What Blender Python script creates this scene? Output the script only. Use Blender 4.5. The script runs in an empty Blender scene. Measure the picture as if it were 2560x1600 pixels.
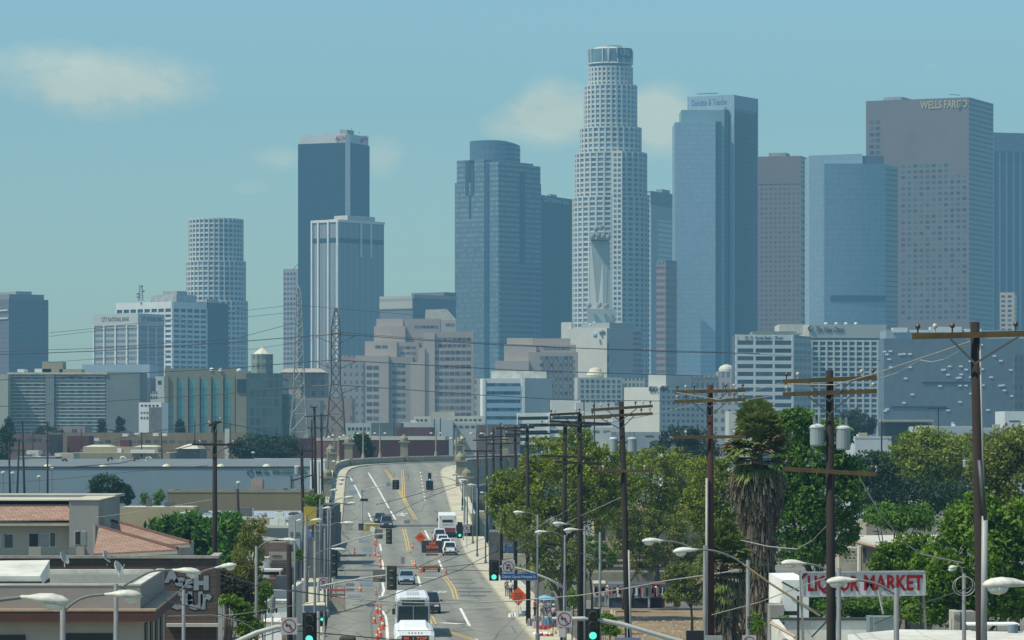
SUN_ENERGY=5.0;SKY_STRENGTH=.15;SKY_TINT=(.83,1.06,.99);CLOUD_COL=(6.2,6.9,5.5)
HAZE_K=.000185;HAZE_COL=(.10,.262,.39)
import bpy,math,random
import numpy as np
from mathutils import Vector,Matrix
sc=bpy.context.scene
COL=sc.collection
R=random.Random(7)
F=9700.0;YH=1100.0;ZC=15.1
def P(px,py,D):return Vector(((px-1280)/F*D,D,ZC-(py-YH)/F*D))
def X(px,D):return(px-1280)/F*D
def Z(py,D):return ZC-(py-YH)/F*D
# ------------------------------------------------------------------ materials
MATS={}
def _nodes(name):
 m=bpy.data.materials.new(name);m.use_nodes=True
 nt=m.node_tree;b=nt.nodes['Principled BSDF']
 return m,nt,b,nt.nodes.new,nt.links.new
def math_node(nt,op,a,b=None):
 n=nt.nodes.new('ShaderNodeMath');n.operation=op
 for i,v in enumerate((a,b)):
  if v is None:continue
  if isinstance(v,(int,float)):n.inputs[i].default_value=v
  else:nt.links.new(v,n.inputs[i])
 return n.outputs[0]
def mix_node(nt,fac,a,b,blend='MIX'):
 n=nt.nodes.new('ShaderNodeMix');n.data_type='RGBA';n.blend_type=blend
 for s,v in((n.inputs['Factor'],fac),(n.inputs['A'],a),(n.inputs['B'],b)):
  if isinstance(v,(int,float)):s.default_value=v
  elif isinstance(v,tuple):s.default_value=(*v[:3],1)
  else:nt.links.new(v,s)
 return n.outputs['Result']
def noise(nt,scale,detail=4,vec=None,stretch=None,rough=.6):
 n=nt.nodes.new('ShaderNodeTexNoise');n.inputs['Scale'].default_value=scale
 n.inputs['Detail'].default_value=detail;n.inputs['Roughness'].default_value=rough
 if vec is None:
  vec=nt.nodes.new('ShaderNodeNewGeometry').outputs['Position']
 if stretch:
  mp=nt.nodes.new('ShaderNodeMapping');mp.inputs['Scale'].default_value=stretch
  nt.links.new(vec,mp.inputs['Vector']);vec=mp.outputs[0]
 nt.links.new(vec,n.inputs['Vector'])
 return n.outputs['Fac']
def M(name,c,rough=.8,var=.25,sc_=.5,metal=0.,stretch=None,emit=None,spec=.4,c2=None,bump=0.):
 """plain weathered surface: base colour broken up by two sizes of noise"""
 if name in MATS:return MATS[name]
 m,nt,b,N,L=_nodes(name)
 n1=noise(nt,sc_,5,stretch=stretch);n2=noise(nt,sc_*9,3)
 s=math_node(nt,'ADD',math_node(nt,'MULTIPLY',n1,.75),math_node(nt,'MULTIPLY',n2,.25))
 f=math_node(nt,'MULTIPLY',math_node(nt,'SUBTRACT',s,.32),2.8);
 cl=nt.nodes.new('ShaderNodeClamp');L(f,cl.inputs[0]);f=cl.outputs[0]
 if rough>=.8 and not emit:
  st=noise(nt,1.3,4,stretch=(1,1,.07));f=math_node(nt,'MULTIPLY',f,math_node(nt,'ADD',.45,math_node(nt,'MULTIPLY',st,1.1)))
 lo=tuple(x*(1-var)for x in c)if c2 is None else c2
 hi=tuple(min(1,x*(1+var*.6))for x in c)
 L(mix_node(nt,f,lo,hi),b.inputs['Base Color'])
 b.inputs['Roughness'].default_value=rough;b.inputs['Metallic'].default_value=metal
 b.inputs['Specular IOR Level'].default_value=spec
 if bump:
  bn=N('ShaderNodeBump');bn.inputs['Strength'].default_value=bump;bn.inputs['Distance'].default_value=.05
  L(n2,bn.inputs['Height']);L(bn.outputs[0],b.inputs['Normal'])
 if emit:
  b.inputs['Emission Color'].default_value=(*emit[:3],1);b.inputs['Emission Strength'].default_value=emit[3]
 MATS[name]=m;return m
def FM(name,wall,glass,fh,bay,vf=.5,hf=.8,grough=.15,gmetal=.0,var=.35,gspec=.8,stain=.15):
 """curtain wall: bays of glass between floor bands, laid out in metres on each wall (UV)"""
 if name in MATS:return MATS[name]
 m,nt,b,N,L=_nodes(name)
 uv=N('ShaderNodeUVMap');sp=N('ShaderNodeSeparateXYZ');L(uv.outputs[0],sp.inputs[0])
 u=math_node(nt,'DIVIDE',sp.outputs[0],bay);v=math_node(nt,'DIVIDE',sp.outputs[1],fh)
 mu=math_node(nt,'LESS_THAN',math_node(nt,'FRACT',u),hf)
 mv=math_node(nt,'LESS_THAN',math_node(nt,'FRACT',v),vf)
 mask=math_node(nt,'MULTIPLY',mu,mv)
 cb=N('ShaderNodeCombineXYZ');L(math_node(nt,'FLOOR',u),cb.inputs[0]);L(math_node(nt,'FLOOR',v),cb.inputs[1])
 wn=N('ShaderNodeTexWhiteNoise');wn.noise_dimensions='2D';L(cb.outputs[0],wn.inputs['Vector'])
 g=mix_node(nt,wn.outputs['Value'],tuple(x*(1-var)for x in glass),tuple(min(1,x*(1+var))for x in glass))
 st=noise(nt,.03,4,stretch=(1,1,.3))
 wcol=mix_node(nt,st,tuple(x*(1-stain)for x in wall),tuple(min(1,x*(1+stain))for x in wall))
 L(mix_node(nt,mask,wcol,g),b.inputs['Base Color'])
 L(math_node(nt,'ADD',.75,math_node(nt,'MULTIPLY',mask,grough-.75)),b.inputs['Roughness'])
 L(math_node(nt,'MULTIPLY',mask,gmetal),b.inputs['Metallic'])
 b.inputs['Specular IOR Level'].default_value=gspec
 MATS[name]=m;return m
def brick_mat(name,c1,c2,mortar,scale=1.,bw=.5,rh=.2):
 if name in MATS:return MATS[name]
 m,nt,b,N,L=_nodes(name)
 uv=N('ShaderNodeUVMap');bt=N('ShaderNodeTexBrick');L(uv.outputs[0],bt.inputs['Vector'])
 bt.inputs['Color1'].default_value=(*c1,1);bt.inputs['Color2'].default_value=(*c2,1);bt.inputs['Mortar'].default_value=(*mortar,1)
 bt.inputs['Scale'].default_value=scale;bt.inputs['Brick Width'].default_value=bw;bt.inputs['Row Height'].default_value=rh;bt.inputs['Mortar Size'].default_value=.02
 n=noise(nt,.8,5)
 L(mix_node(nt,math_node(nt,'MULTIPLY',n,.6),bt.outputs['Color'],tuple(x*.45 for x in c1)),b.inputs['Base Color'])
 b.inputs['Roughness'].default_value=.9
 MATS[name]=m;return m
def leaf_mat(name,a,b_,c,sc_=.6,trans=.3):
 if name in MATS:return MATS[name]
 m,nt,b,N,L=_nodes(name)
 n1=noise(nt,sc_,3);
 geo=N('ShaderNodeNewGeometry')
 n2=N('ShaderNodeTexWhiteNoise');n2.noise_dimensions='1D';L(geo.outputs['Random Per Island'],n2.inputs['W'])
 f=math_node(nt,'MULTIPLY',math_node(nt,'SUBTRACT',n1,.3),2.2)
 cl=N('ShaderNodeClamp');L(f,cl.inputs[0])
 base=mix_node(nt,cl.outputs[0],a,b_)
 base=mix_node(nt,math_node(nt,'MULTIPLY',n2.outputs['Value'],.55),base,c)
 L(base,b.inputs['Base Color']);b.inputs['Roughness'].default_value=.6;b.inputs['Specular IOR Level'].default_value=.12
 tr=N('ShaderNodeBsdfTranslucent');L(base,tr.inputs[0]);mx=N('ShaderNodeMixShader');mx.inputs[0].default_value=trans
 L(b.outputs[0],mx.inputs[1]);L(tr.outputs[0],mx.inputs[2]);L(mx.outputs[0],nt.nodes['Material Output'].inputs[0])
 MATS[name]=m;return m
 # ------------------------------------------------------------------ objects
BASE={}
def tag(o,label=None,cat=None,group=None,kind=None):
 if label:o['label']=label
 if cat:o['category']=cat
 if group:o['group']=group
 if kind:o['kind']=kind
 return o
def thing(name,label,cat,loc=(0,0,0),group=None,rz=0):
 o=bpy.data.objects.new(name,None);COL.objects.link(o);o.empty_display_size=.2
 o.location=loc;o.rotation_euler=(0,0,rz);BASE[o.name]=Vector(loc)
 return tag(o,label,cat,group)
def copy_tree(o,parent=None):
 c=o.copy();COL.objects.link(c)
 if parent is not None:c.parent=parent
 for ch in[x for x in KIDS.get(o.name,[])]:
  k=copy_tree(ch,c);KIDS.setdefault(c.name,[]).append(k)
 return c
KIDS={}
class MB:
 def __init__(s):s.v=[];s.f=[];s.m=[];s.cm=0
 def face(s,pts):
  i=len(s.v);s.v+=[tuple(p)for p in pts];s.f.append(tuple(range(i,i+len(pts))));s.m.append(s.cm);return s
 def hexa(s,b,t):
  i=len(s.v);s.v+=[tuple(p)for p in b]+[tuple(p)for p in t];n=len(b)
  fs=[tuple(range(i+n-1,i-1,-1)),tuple(range(i+n,i+2*n))]+[(i+k,i+(k+1)%n,i+n+(k+1)%n,i+n+k)for k in range(n)]
  s.f+=fs;s.m+=[s.cm]*len(fs);return s
 def box(s,x0,x1,y0,y1,z0,z1):
  return s.hexa([(x0,y0,z0),(x1,y0,z0),(x1,y1,z0),(x0,y1,z0)],[(x0,y0,z1),(x1,y0,z1),(x1,y1,z1),(x0,y1,z1)])
 def prism(s,poly,z0,z1,sx=1,c=None):
  """poly counter-clockwise list of (x,y)"""
  if c is None:c=(sum(p[0]for p in poly)/len(poly),sum(p[1]for p in poly)/len(poly))
  return s.hexa([(x,y,z0)for x,y in poly],[(c[0]+(x-c[0])*sx,c[1]+(y-c[1])*sx,z1)for x,y in poly])
 def tube(s,pts,r,n=6):
  pts=[Vector(p)for p in pts];k=len(pts)
  rs=r if isinstance(r,(list,tuple))else[r]*k
  i0=len(s.v);prev=None
  for j,p in enumerate(pts):
   d=(pts[min(j+1,k-1)]-pts[max(j-1,0)]).normalized()
   up=Vector((0,0,1))if abs(d.z)<.9 else Vector((0,1,0))
   a=d.cross(up).normalized();b=d.cross(a).normalized()
   for q in range(n):
    t=2*math.pi*q/n;s.v.append(tuple(p+(a*math.cos(t)+b*math.sin(t))*rs[j]))
  for j in range(k-1):
   for q in range(n):
    s.f.append((i0+j*n+q,i0+(j+1)*n+q,i0+(j+1)*n+(q+1)%n,i0+j*n+(q+1)%n));s.m.append(s.cm)
  s.f.append(tuple(i0+q for q in range(n)));s.f.append(tuple(i0+(k-1)*n+q for q in range(n-1,-1,-1)));s.m+=[s.cm]*2
  return s
 def lathe(s,prof,c,n=16):
  i0=len(s.v)
  for r,z in prof:
   for q in range(n):
    t=2*math.pi*q/n;s.v.append((c[0]+r*math.cos(t),c[1]+r*math.sin(t),c[2]+z))
  for j in range(len(prof)-1):
   for q in range(n):
    s.f.append((i0+j*n+q,i0+j*n+(q+1)%n,i0+(j+1)*n+(q+1)%n,i0+(j+1)*n+q));s.m.append(s.cm)
  s.f.append(tuple(i0+q for q in range(n-1,-1,-1)));s.f.append(tuple(i0+(len(prof)-1)*n+q for q in range(n)));s.m+=[s.cm]*2
  return s
 def loft(s,rings):
  i0=len(s.v);n=len(rings[0])
  for r in rings:s.v+=[tuple(p)for p in r]
  for j in range(len(rings)-1):
   for q in range(n):
    s.f.append((i0+j*n+q,i0+j*n+(q+1)%n,i0+(j+1)*n+(q+1)%n,i0+(j+1)*n+q));s.m.append(s.cm)
  s.f.append(tuple(i0+q for q in range(n-1,-1,-1)));s.f.append(tuple(i0+(len(rings)-1)*n+q for q in range(n)));s.m+=[s.cm]*2
  return s
 def bar(s,p,q,w,h):
  """box beam from p to q, w wide (horizontal), h high"""
  p,q=Vector(p),Vector(q);d=(q-p).normalized()
  up=Vector((0,0,1))if abs(d.z)<.95 else Vector((0,1,0))
  a=d.cross(up).normalized()*w/2;b=a.cross(d).normalized()*h/2
  return s.hexa([p-a-b,p+a-b,p+a+b,p-a+b],[q-a-b,q+a-b,q+a+b,q-a+b])
 def build(s,name,mat,parent=None,base=None,smooth=False,kind=None,bevel=0):
  if base is None:base=BASE[parent.name]if parent is not None else(Vector(s.v[0])if s.v else Vector((0,0,0)))
  base=Vector(base)
  v=np.array(s.v,dtype=np.float64).reshape(-1,3)-np.array(base)
  me=bpy.data.meshes.new(name);me.from_pydata(v.tolist(),[],s.f)
  for x in(mat if isinstance(mat,(list,tuple))else[mat]):me.materials.append(x)
  if any(s.m):me.polygons.foreach_set('material_index',s.m)
  # UVs in metres, unwrapped wall by wall
  nl=len(me.loops);lv=np.zeros(nl,np.int32);me.loops.foreach_get('vertex_index',lv)
  npoly=len(me.polygons);nm=np.zeros(npoly*3);me.polygons.foreach_get('normal',nm);nm=nm.reshape(-1,3)
  tot=np.zeros(npoly,np.int32);me.polygons.foreach_get('loop_total',tot)
  ln=np.repeat(nm,tot,axis=0);co=v[lv]
  h=np.hypot(ln[:,0],ln[:,1])+1e-9;wall=np.abs(ln[:,2])<.75
  u=np.where(wall,(-ln[:,1]*co[:,0]+ln[:,0]*co[:,1])/h,co[:,0]);w=np.where(wall,co[:,2],co[:,1])
  me.uv_layers.new(name='UVMap').data.foreach_set('uv',np.stack([u,w],1).ravel())
  if smooth:me.polygons.foreach_set('use_smooth',[True]*npoly)
  o=bpy.data.objects.new(name,me);COL.objects.link(o)
  if parent is not None:o.parent=parent;KIDS.setdefault(parent.name,[]).append(o);BASE[o.name]=BASE.get(parent.name,base)
  else:o.location=base;BASE[o.name]=base
  if bevel:
   bm=o.modifiers.new('bevel','BEVEL');bm.width=bevel;bm.segments=2;bm.limit_method='ANGLE'
  if kind:o['kind']=kind
  return o
def text(parent,body,pos,xdir,size,mat,name='lettering',up=(0,0,1),ext=.02,width=None,shear=0,off=None,height=None):
 """flat lettering turned into a mesh: xdir is the reading direction"""
 cu=bpy.data.curves.new(name,'FONT');cu.body=body;cu.align_x='CENTER';cu.align_y='CENTER'
 cu.size=size;cu.extrude=ext;cu.shear=shear;cu.resolution_u=2;cu.offset=size*.012 if off is None else off
 tmp=bpy.data.objects.new('tmp',cu);COL.objects.link(tmp)
 me=bpy.data.meshes.new_from_object(tmp.evaluated_get(bpy.context.evaluated_depsgraph_get()));bpy.data.objects.remove(tmp);bpy.data.curves.remove(cu)
 me.materials.clear();me.materials.append(mat);me.name=name
 n=len(me.vertices);v=np.zeros(n*3);me.vertices.foreach_get('co',v);v=v.reshape(-1,3)
 if width:v[:,0]*=width/max(1e-6,np.ptp(v[:,0]))
 if height:v[:,1]*=height/max(1e-6,np.ptp(v[:,1]))
 x=Vector(xdir).normalized();u=Vector(up).normalized();nn=x.cross(u).normalized();u=nn.cross(x)
 base=BASE[parent.name]if parent is not None else Vector(pos)
 v=np.array(Vector(pos)-base)+v[:,:1]*np.array(x)+v[:,1:2]*np.array(u)+v[:,2:]*np.array(nn)
 me.vertices.foreach_set('co',v.ravel());me.update()
 o=bpy.data.objects.new(name,me);COL.objects.link(o)
 if parent is not None:o.parent=parent;KIDS.setdefault(parent.name,[]).append(o)
 else:o.location=base
 return o
def panes(root,quads,mat,name='window',cap=100):
 """each window its own part; past the cap the rest becomes one part"""
 vs=pane_variants(mat)
 for q in quads[:cap]:MB().face(q).build(name,R.choice(vs),root)
 if len(quads)>cap:
  b=MB()
  for q in quads[cap:]:b.cm=R.randrange(len(vs));b.face(q)
  b.build(name,vs,root,kind='stuff')
def pane_variants(mat):
 """the same glass plain, darker, and paler as with blinds drawn or sky mirrored"""
 if mat.name not in VARI:
  out=[mat,mat]
  for k,(f,add)in enumerate(((.6,0),(1.25,.01),(1.4,.03))):  # mirrored sky of the paler panes is put into base colour
   m=mat.copy();nt=m.node_tree
   b=nt.nodes['Principled BSDF'];lk=b.inputs['Base Color'].links
   if lk:
    src=lk[0].from_socket;mx=nt.nodes.new('ShaderNodeMix');mx.data_type='RGBA';mx.blend_type='MULTIPLY';mx.inputs['Factor'].default_value=1
    nt.links.new(src,mx.inputs['A']);mx.inputs['B'].default_value=(f,f,f,1);ad=nt.nodes.new('ShaderNodeMix');ad.data_type='RGBA';ad.blend_type='ADD';ad.inputs['Factor'].default_value=1
    nt.links.new(mx.outputs['Result'],ad.inputs['A']);ad.inputs['B'].default_value=(add,add,add*.9,1);nt.links.new(ad.outputs['Result'],b.inputs['Base Color'])
   out.append(m)
  VARI[mat.name]=out
 return VARI[mat.name]
VARI={}
cam=bpy.data.cameras.new('camera');co=bpy.data.objects.new('camera',cam);COL.objects.link(co)
co.location=(0,0,ZC);co.rotation_euler=(math.pi/2,0,0)
cam.sensor_width=36;cam.lens=F/2560*36;cam.shift_y=(YH-800)/2560;cam.clip_start=1;cam.clip_end=30000
sc.camera=co
sc.view_settings.view_transform='Standard';sc.view_settings.look='None';sc.view_settings.exposure=0
sc.cycles.use_denoising=True;sc.cycles.max_bounces=5;sc.cycles.diffuse_bounces=2;sc.cycles.glossy_bounces=2
sc.cycles.transmission_bounces=2;sc.cycles.transparent_max_bounces=6;sc.cycles.volume_bounces=0
sd=Vector((-0.92,-0.38,0)).normalized()*math.cos(math.radians(57));sd.z=math.sin(math.radians(57))
w=bpy.data.worlds.new('World');sc.world=w;w.use_nodes=True
nt=w.node_tree;bg=nt.nodes['Background']
sky=nt.nodes.new('ShaderNodeTexSky');sky.sky_type='NISHITA';sky.sun_disc=False
sky.sun_elevation=math.radians(57);sky.sun_rotation=math.atan2(sd.x,sd.y);sky.dust_density=.8;sky.ozone_density=2.0
tc=nt.nodes.new('ShaderNodeTexCoord');sp=nt.nodes.new('ShaderNodeSeparateXYZ');nt.links.new(tc.outputs['Generated'],sp.inputs[0])
yy=math_node(nt,'MAXIMUM',sp.outputs[1],.05)
u=math_node(nt,'DIVIDE',sp.outputs[0],yy);v=math_node(nt,'DIVIDE',sp.outputs[2],yy)
cbn=nt.nodes.new('ShaderNodeCombineXYZ');nt.links.new(u,cbn.inputs[0]);nt.links.new(v,cbn.inputs[1])
warp=noise(nt,90,5,vec=cbn.outputs[0],stretch=(1,1.6,1));fine=noise(nt,28,6,vec=cbn.outputs[0],stretch=(1,1.8,1),rough=.62)
tot=None
for cx,cy,rx,ry,amp in((330,205,190,60,.8),(110,165,190,60,.55),(240,250,170,50,.5),(1390,285,85,72,1.3),(1300,300,90,40,.5),(1640,300,100,80,1.2),(950,395,65,55,.5),(690,395,90,38,.32),(620,470,110,30,.2),(1240,320,60,30,.3),(2330,165,70,25,.16),(60,650,150,60,.15)):
 a=math_node(nt,'DIVIDE',math_node(nt,'SUBTRACT',u,(cx-1280)/F),rx/F);b=math_node(nt,'DIVIDE',math_node(nt,'SUBTRACT',v,(YH-cy)/F),ry/F)
 d=math_node(nt,'ADD',math_node(nt,'MULTIPLY',a,a),math_node(nt,'MULTIPLY',b,b))
 g=math_node(nt,'MULTIPLY',math_node(nt,'EXPONENT',math_node(nt,'MULTIPLY',d,-1.0)),amp)
 tot=g if tot is None else math_node(nt,'ADD',tot,g)
cm=math_node(nt,'MULTIPLY',tot,math_node(nt,'MAXIMUM',.05,math_node(nt,'ADD',-.75,math_node(nt,'MULTIPLY',math_node(nt,'ADD',warp,fine),1.85))))
clc=nt.nodes.new('ShaderNodeClamp');nt.links.new(math_node(nt,'MULTIPLY',math_node(nt,'SUBTRACT',cm,.16),1.25),clc.inputs[0]);clc.inputs[2].default_value=.9
tint=mix_node(nt,1.0,sky.outputs[0],SKY_TINT,'MULTIPLY')
skyc=mix_node(nt,clc.outputs[0],tint,mix_node(nt,fine,tuple(q*.78 for q in CLOUD_COL),tuple(q*1.2 for q in CLOUD_COL)))
nt.links.new(skyc,bg.inputs[0]);bg.inputs[1].default_value=SKY_STRENGTH
sl=bpy.data.lights.new('sun','SUN');sl.energy=SUN_ENERGY;sl.angle=math.radians(.5);sl.color=(1,.93,.77)
so=bpy.data.objects.new('sun',sl);COL.objects.link(so);so.rotation_euler=sd.to_track_quat('Z','Y').to_euler();so.location=(0,0,500)
def haze():
 m=bpy.data.materials.new('haze');m.use_nodes=True;t=m.node_tree;t.nodes.clear()
 out=t.nodes.new('ShaderNodeOutputMaterial');em=t.nodes.new('ShaderNodeEmission');ab=t.nodes.new('ShaderNodeVolumeAbsorption');ad=t.nodes.new('ShaderNodeAddShader')
 em.inputs[0].default_value=(*HAZE_COL,1);em.inputs[1].default_value=HAZE_K
 ab.inputs['Color'].default_value=(0,0,0,1);ab.inputs['Density'].default_value=HAZE_K
 t.links.new(em.outputs[0],ad.inputs[0]);t.links.new(ab.outputs[0],ad.inputs[1]);t.links.new(ad.outputs[0],out.inputs['Volume'])
 o=MB().box(-5000,5000,-300,4800,-8,430).build('haze',m,base=(0,0,0));o['kind']='structure'
haze()
PROF=[(20,0),(495,0),(512,.12),(525,.5),(548,1.35),(573,2.6),(603,4.2),(650,6.9),(694,9.2),(715,9.85),(740,10.2),(800,10.4),(970,10.5)]
CEN=[(20,3.8),(302,-6.74),(694,-21.3),(715,-21.4),(740,-19.8),(775,-14.8),(815,-7.5),(865,3.5),(970,28)]
HALF=[(20,7.2),(302,7.86),(452,8.3),(970,8.4)]
def lerp(t,x):
 for(a,b),(c,d)in zip(t,t[1:]):
  if x<=c:return b+(d-b)*(x-a)/(c-a)
 return t[-1][1]
def zr(D):return lerp(PROF,D)
def ground_D(py):
 lo,hi=60.,760.
 for _ in range(50):
  m=(lo+hi)/2
  if YH+(ZC-zr(m))*F/m>py:lo=m
  else:hi=m
 return lo
def G(px,py):
 """the point of the road surface seen at a photo pixel"""
 D=ground_D(py);return Vector((X(px,D),D,zr(D)))
DS=[20]+list(range(60,500,20))+list(range(500,968,6))
cen=[Vector((lerp(CEN,d),d,zr(d)))for d in DS]
# soften the plan curve of the bridge
for _ in range(6):
 cen=[cen[0]]+[(cen[i-1]+cen[i]*2+cen[i+1])/4 if DS[i]>600 else cen[i]for i in range(1,len(cen)-1)]+[cen[-1]]
tan=[(cen[min(i+1,len(cen)-1)]-cen[max(i-1,0)])for i in range(len(cen))]
nor=[Vector((t.y,-t.x,0)).normalized()for t in tan]
half=[lerp(HALF,d)for d in DS]
def strip(o0,o1,h0,h1,i0,i1,name,mat,closed=True):
 """band along the road between two offsets (o from the road edge outwards: negative = left side)"""
 b=MB();A=[]
 for i in range(i0,i1+1):
  off=lambda o:cen[i]+nor[i]*((half[i]+o)if o>=0 else-(half[i]-o))
  A.append((off(o0),off(o1)))
 for(p,q),(r,s)in zip(A,A[1:]):
  up0,up1=Vector((0,0,h0)),Vector((0,0,h1))
  if closed:b.hexa([p+up0,q+up0,s+up0,r+up0],[p+up1,q+up1,s+up1,r+up1])
  else:b.face([p+up1,q+up1,s+up1,r+up1])
 return b.build(name,mat)
def asphalt():
 m,nt,b,N,L=_nodes('asphalt')
 n1=noise(nt,.35,6,stretch=(3,.35,1));n2=noise(nt,.06,4);n3=noise(nt,8,2);n4=noise(nt,.9,3,stretch=(.25,2.2,1))
 s=math_node(nt,'ADD',math_node(nt,'MULTIPLY',n1,.5),math_node(nt,'ADD',math_node(nt,'MULTIPLY',n2,.3),math_node(nt,'MULTIPLY',n3,.2)))
 c=mix_node(nt,s,(.12,.12,.105),(.34,.33,.265))
 seal=math_node(nt,'LESS_THAN',n4,.36)
 c=mix_node(nt,math_node(nt,'MULTIPLY',seal,.4),c,(.06,.065,.07))
 # oil darkened wheel paths along the lanes, tar lines over old cracks
 ps=N('ShaderNodeSeparateXYZ');L(N('ShaderNodeNewGeometry').outputs['Position'],ps.inputs[0])
 lane=math_node(nt,'ADD',ps.outputs[0],math_node(nt,'MULTIPLY',ps.outputs[1],.0375))
 wv=math_node(nt,'SINE',math_node(nt,'MULTIPLY',math_node(nt,'ADD',lane,math_node(nt,'MULTIPLY',n2,1.2)),1.84))
 c=mix_node(nt,math_node(nt,'MULTIPLY',math_node(nt,'MULTIPLY',math_node(nt,'ADD',wv,1),n1),.34),c,(.09,.09,.085))
 mp=N('ShaderNodeMapping');mp.inputs['Scale'].default_value=(.3,.07,.3);L(N('ShaderNodeNewGeometry').outputs['Position'],mp.inputs[0])
 vo=N('ShaderNodeTexVoronoi');vo.feature='DISTANCE_TO_EDGE';vo.inputs['Scale'].default_value=1;L(mp.outputs[0],vo.inputs['Vector'])
 crk=math_node(nt,'LESS_THAN',vo.outputs['Distance'],math_node(nt,'MULTIPLY',n1,.03))
 c=mix_node(nt,math_node(nt,'MULTIPLY',crk,.55),c,(.05,.05,.05))
 L(c,b.inputs['Base Color']);b.inputs['Roughness'].default_value=.85
 return m
ASPH=asphalt()
CONC=M('concrete',(.50,.465,.345),.9,.3,.4)
KERB=M('kerb_concrete',(.40,.37,.27),.9,.35,.6)
PARA=M('bridge_concrete',(.30,.28,.22),.9,.35,.5)
DIRT=M('bare_soil',(.26,.18,.10),.95,.5,.4,c2=(.12,.09,.05))
GROUND=M('urban_ground',(.17,.16,.135),.95,.5,.05)
g=MB().face([(-6000,-400,-.03),(6000,-400,-.03),(6000,9000,-.03),(-6000,9000,-.03)]).build('ground',GROUND,base=(0,0,0));g['kind']='structure'
nI=len(DS)-1
b=MB()
for i in range(nI):
 b.face([cen[i]-nor[i]*half[i],cen[i]+nor[i]*half[i],cen[i+1]+nor[i+1]*half[i+1],cen[i+1]-nor[i+1]*half[i+1]])
b.build('road',ASPH)['kind']='structure'
iX0=next(i for i,d in enumerate(DS)if d>=546);iX1=next(i for i,d in enumerate(DS)if d>=572)
iB=next(i for i,d in enumerate(DS)if d>=578)
for nm,o0,o1,a,z in(('pavement',.2,3.6,0,iX0),('pavement',-.2,-5.5,0,iX0),('pavement',.2,2.6,iX1,nI),('pavement',-.2,-2.3,iX1,nI)):
 strip(o0,o1,-.05,.14,a,z,nm,CONC)['kind']='structure'
for o0,o1,a,z in((0,.2,0,iX0),(-.001,-.2,0,iX0),(0,.2,iX1,nI),(-.001,-.2,iX1,nI)):
 strip(o0,o1,-.05,.15,a,z,'kerb',KERB)['kind']='structure'
 # bridge: side walls (deck fascia + parapet) left and right, one thing
br=thing('bridge','concrete road bridge with solid parapets rising past the junction and curving right','bridge',tuple(cen[iB]))
def along(o_in,o_out,h0f,h1,i0,i1):
 b=MB();A=[]
 for i in range(i0,i1+1):
  f=lambda o:cen[i]+nor[i]*((half[i]+o)if o>=0 else-(half[i]-o))
  p,q=f(o_in),f(o_out);lo=h0f if h0f is not None else-cen[i].z-1
  A.append((p+Vector((0,0,lo)),q+Vector((0,0,lo)),p+Vector((0,0,h1)),q+Vector((0,0,h1))))
 for p,q in zip(A,A[1:]):b.hexa([p[0],p[1],q[1],q[0]],[p[2],p[3],q[3],q[2]])
 return b
along(2.6,3.05,None,1.15,iB,nI).build('parapet',PARA,br)
along(-2.3,-2.75,None,1.15,iB,nI).build('parapet',PARA,br)
along(2.5,3.2,1.152,1.34,iB,nI).build('parapet_cap',M('parapet_cap',(.5,.48,.4),.9),br)
along(-2.2,-2.9,1.152,1.34,iB,nI).build('parapet_cap',M('parapet_cap',(.5,.48,.4),.9),br)
# bridge pylons and twin lamp standards along both parapets
PYL=M('pylon_concrete',(.27,.25,.18),.9,.3,.4)
def pylon(i,side,label):
 o=2.85 if side>0 else-2.6
 p=cen[i]+nor[i]*((half[i]+o)if side>0 else-(half[i]-o))
 t=thing('bridge_pylon',label,'pylon',tuple(p),'concrete pylons along the bridge parapets')
 z=p.z
 MB().prism([(p.x-0.85,p.y-0.85),(p.x+0.85,p.y-0.85),(p.x+0.85,p.y+0.85),(p.x-0.85,p.y+0.85)],z-2,z+4.2,.86).build('shaft',PYL,t)
 MB().prism([(p.x-1.15,p.y-1.0),(p.x+1.15,p.y-1.0),(p.x+1.15,p.y+1.0),(p.x-1.15,p.y+1.15)],z+4.2,z+4.5).build('ledge',PYL,t)
 MB().lathe([(.8,4.5),(.8,5.1),(.6,5.4),(.35,5.6),(.3,5.9)],p,8).build('crown',PYL,t)
def bidx(D):return min(range(len(DS)),key=lambda i:abs(DS[i]-D))
for D,s,lb in((600,-1,'nearest bridge pylon on the left parapet, half hidden by poles'),(662,-1,'octagonal pylon where the left parapet starts to bend'),(716,-1,'bridge pylon standing right of the dark tree behind the parapet'),(776,-1,'bridge pylon near the middle of the curved parapet, before the brick wall'),(834,-1,'farthest bridge pylon on the curving left parapet'),(640,1,'concrete pylon on the right parapet beside the kerb of the bridge'),(596,1,'nearest concrete pylon on the right parapet behind street lamps'),(700,1,'third concrete pylon along the right parapet'),(770,1,'concrete pylon on the right parapet behind the utility poles')):
 pylon(bidx(D+17),s,lb)
LAMPG=M('lamp_white',(.60,.59,.52),.55,.4,5)
def bridge_lamp(i,side,label):
 o=2.85 if side>0 else-2.6
 p=cen[i]+nor[i]*((half[i]+o)if side>0 else-(half[i]-o));z=p.z+1.3
 t=thing('bridge_lamp',label,'street lamp',tuple(p),'concrete lamp standards on the bridge')
 MB().lathe([(.42,1.2),(.3,1.9),(.17,2.4),(.12,6.8),(.05,8.2)],p,8).build('post',PYL,t)
 MB().bar(p+Vector((-1.0,0,6.0)),p+Vector((1.0,0,6.0)),.08,.08).build('bracket',PYL,t)
 for q in(-1,1):MB().lathe([(.1,-.1),(.34,0),(.28,.12),(.08,.2)],p+Vector((q,0,6.1)),8).build('lamp_head',LAMPG,t)
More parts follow.
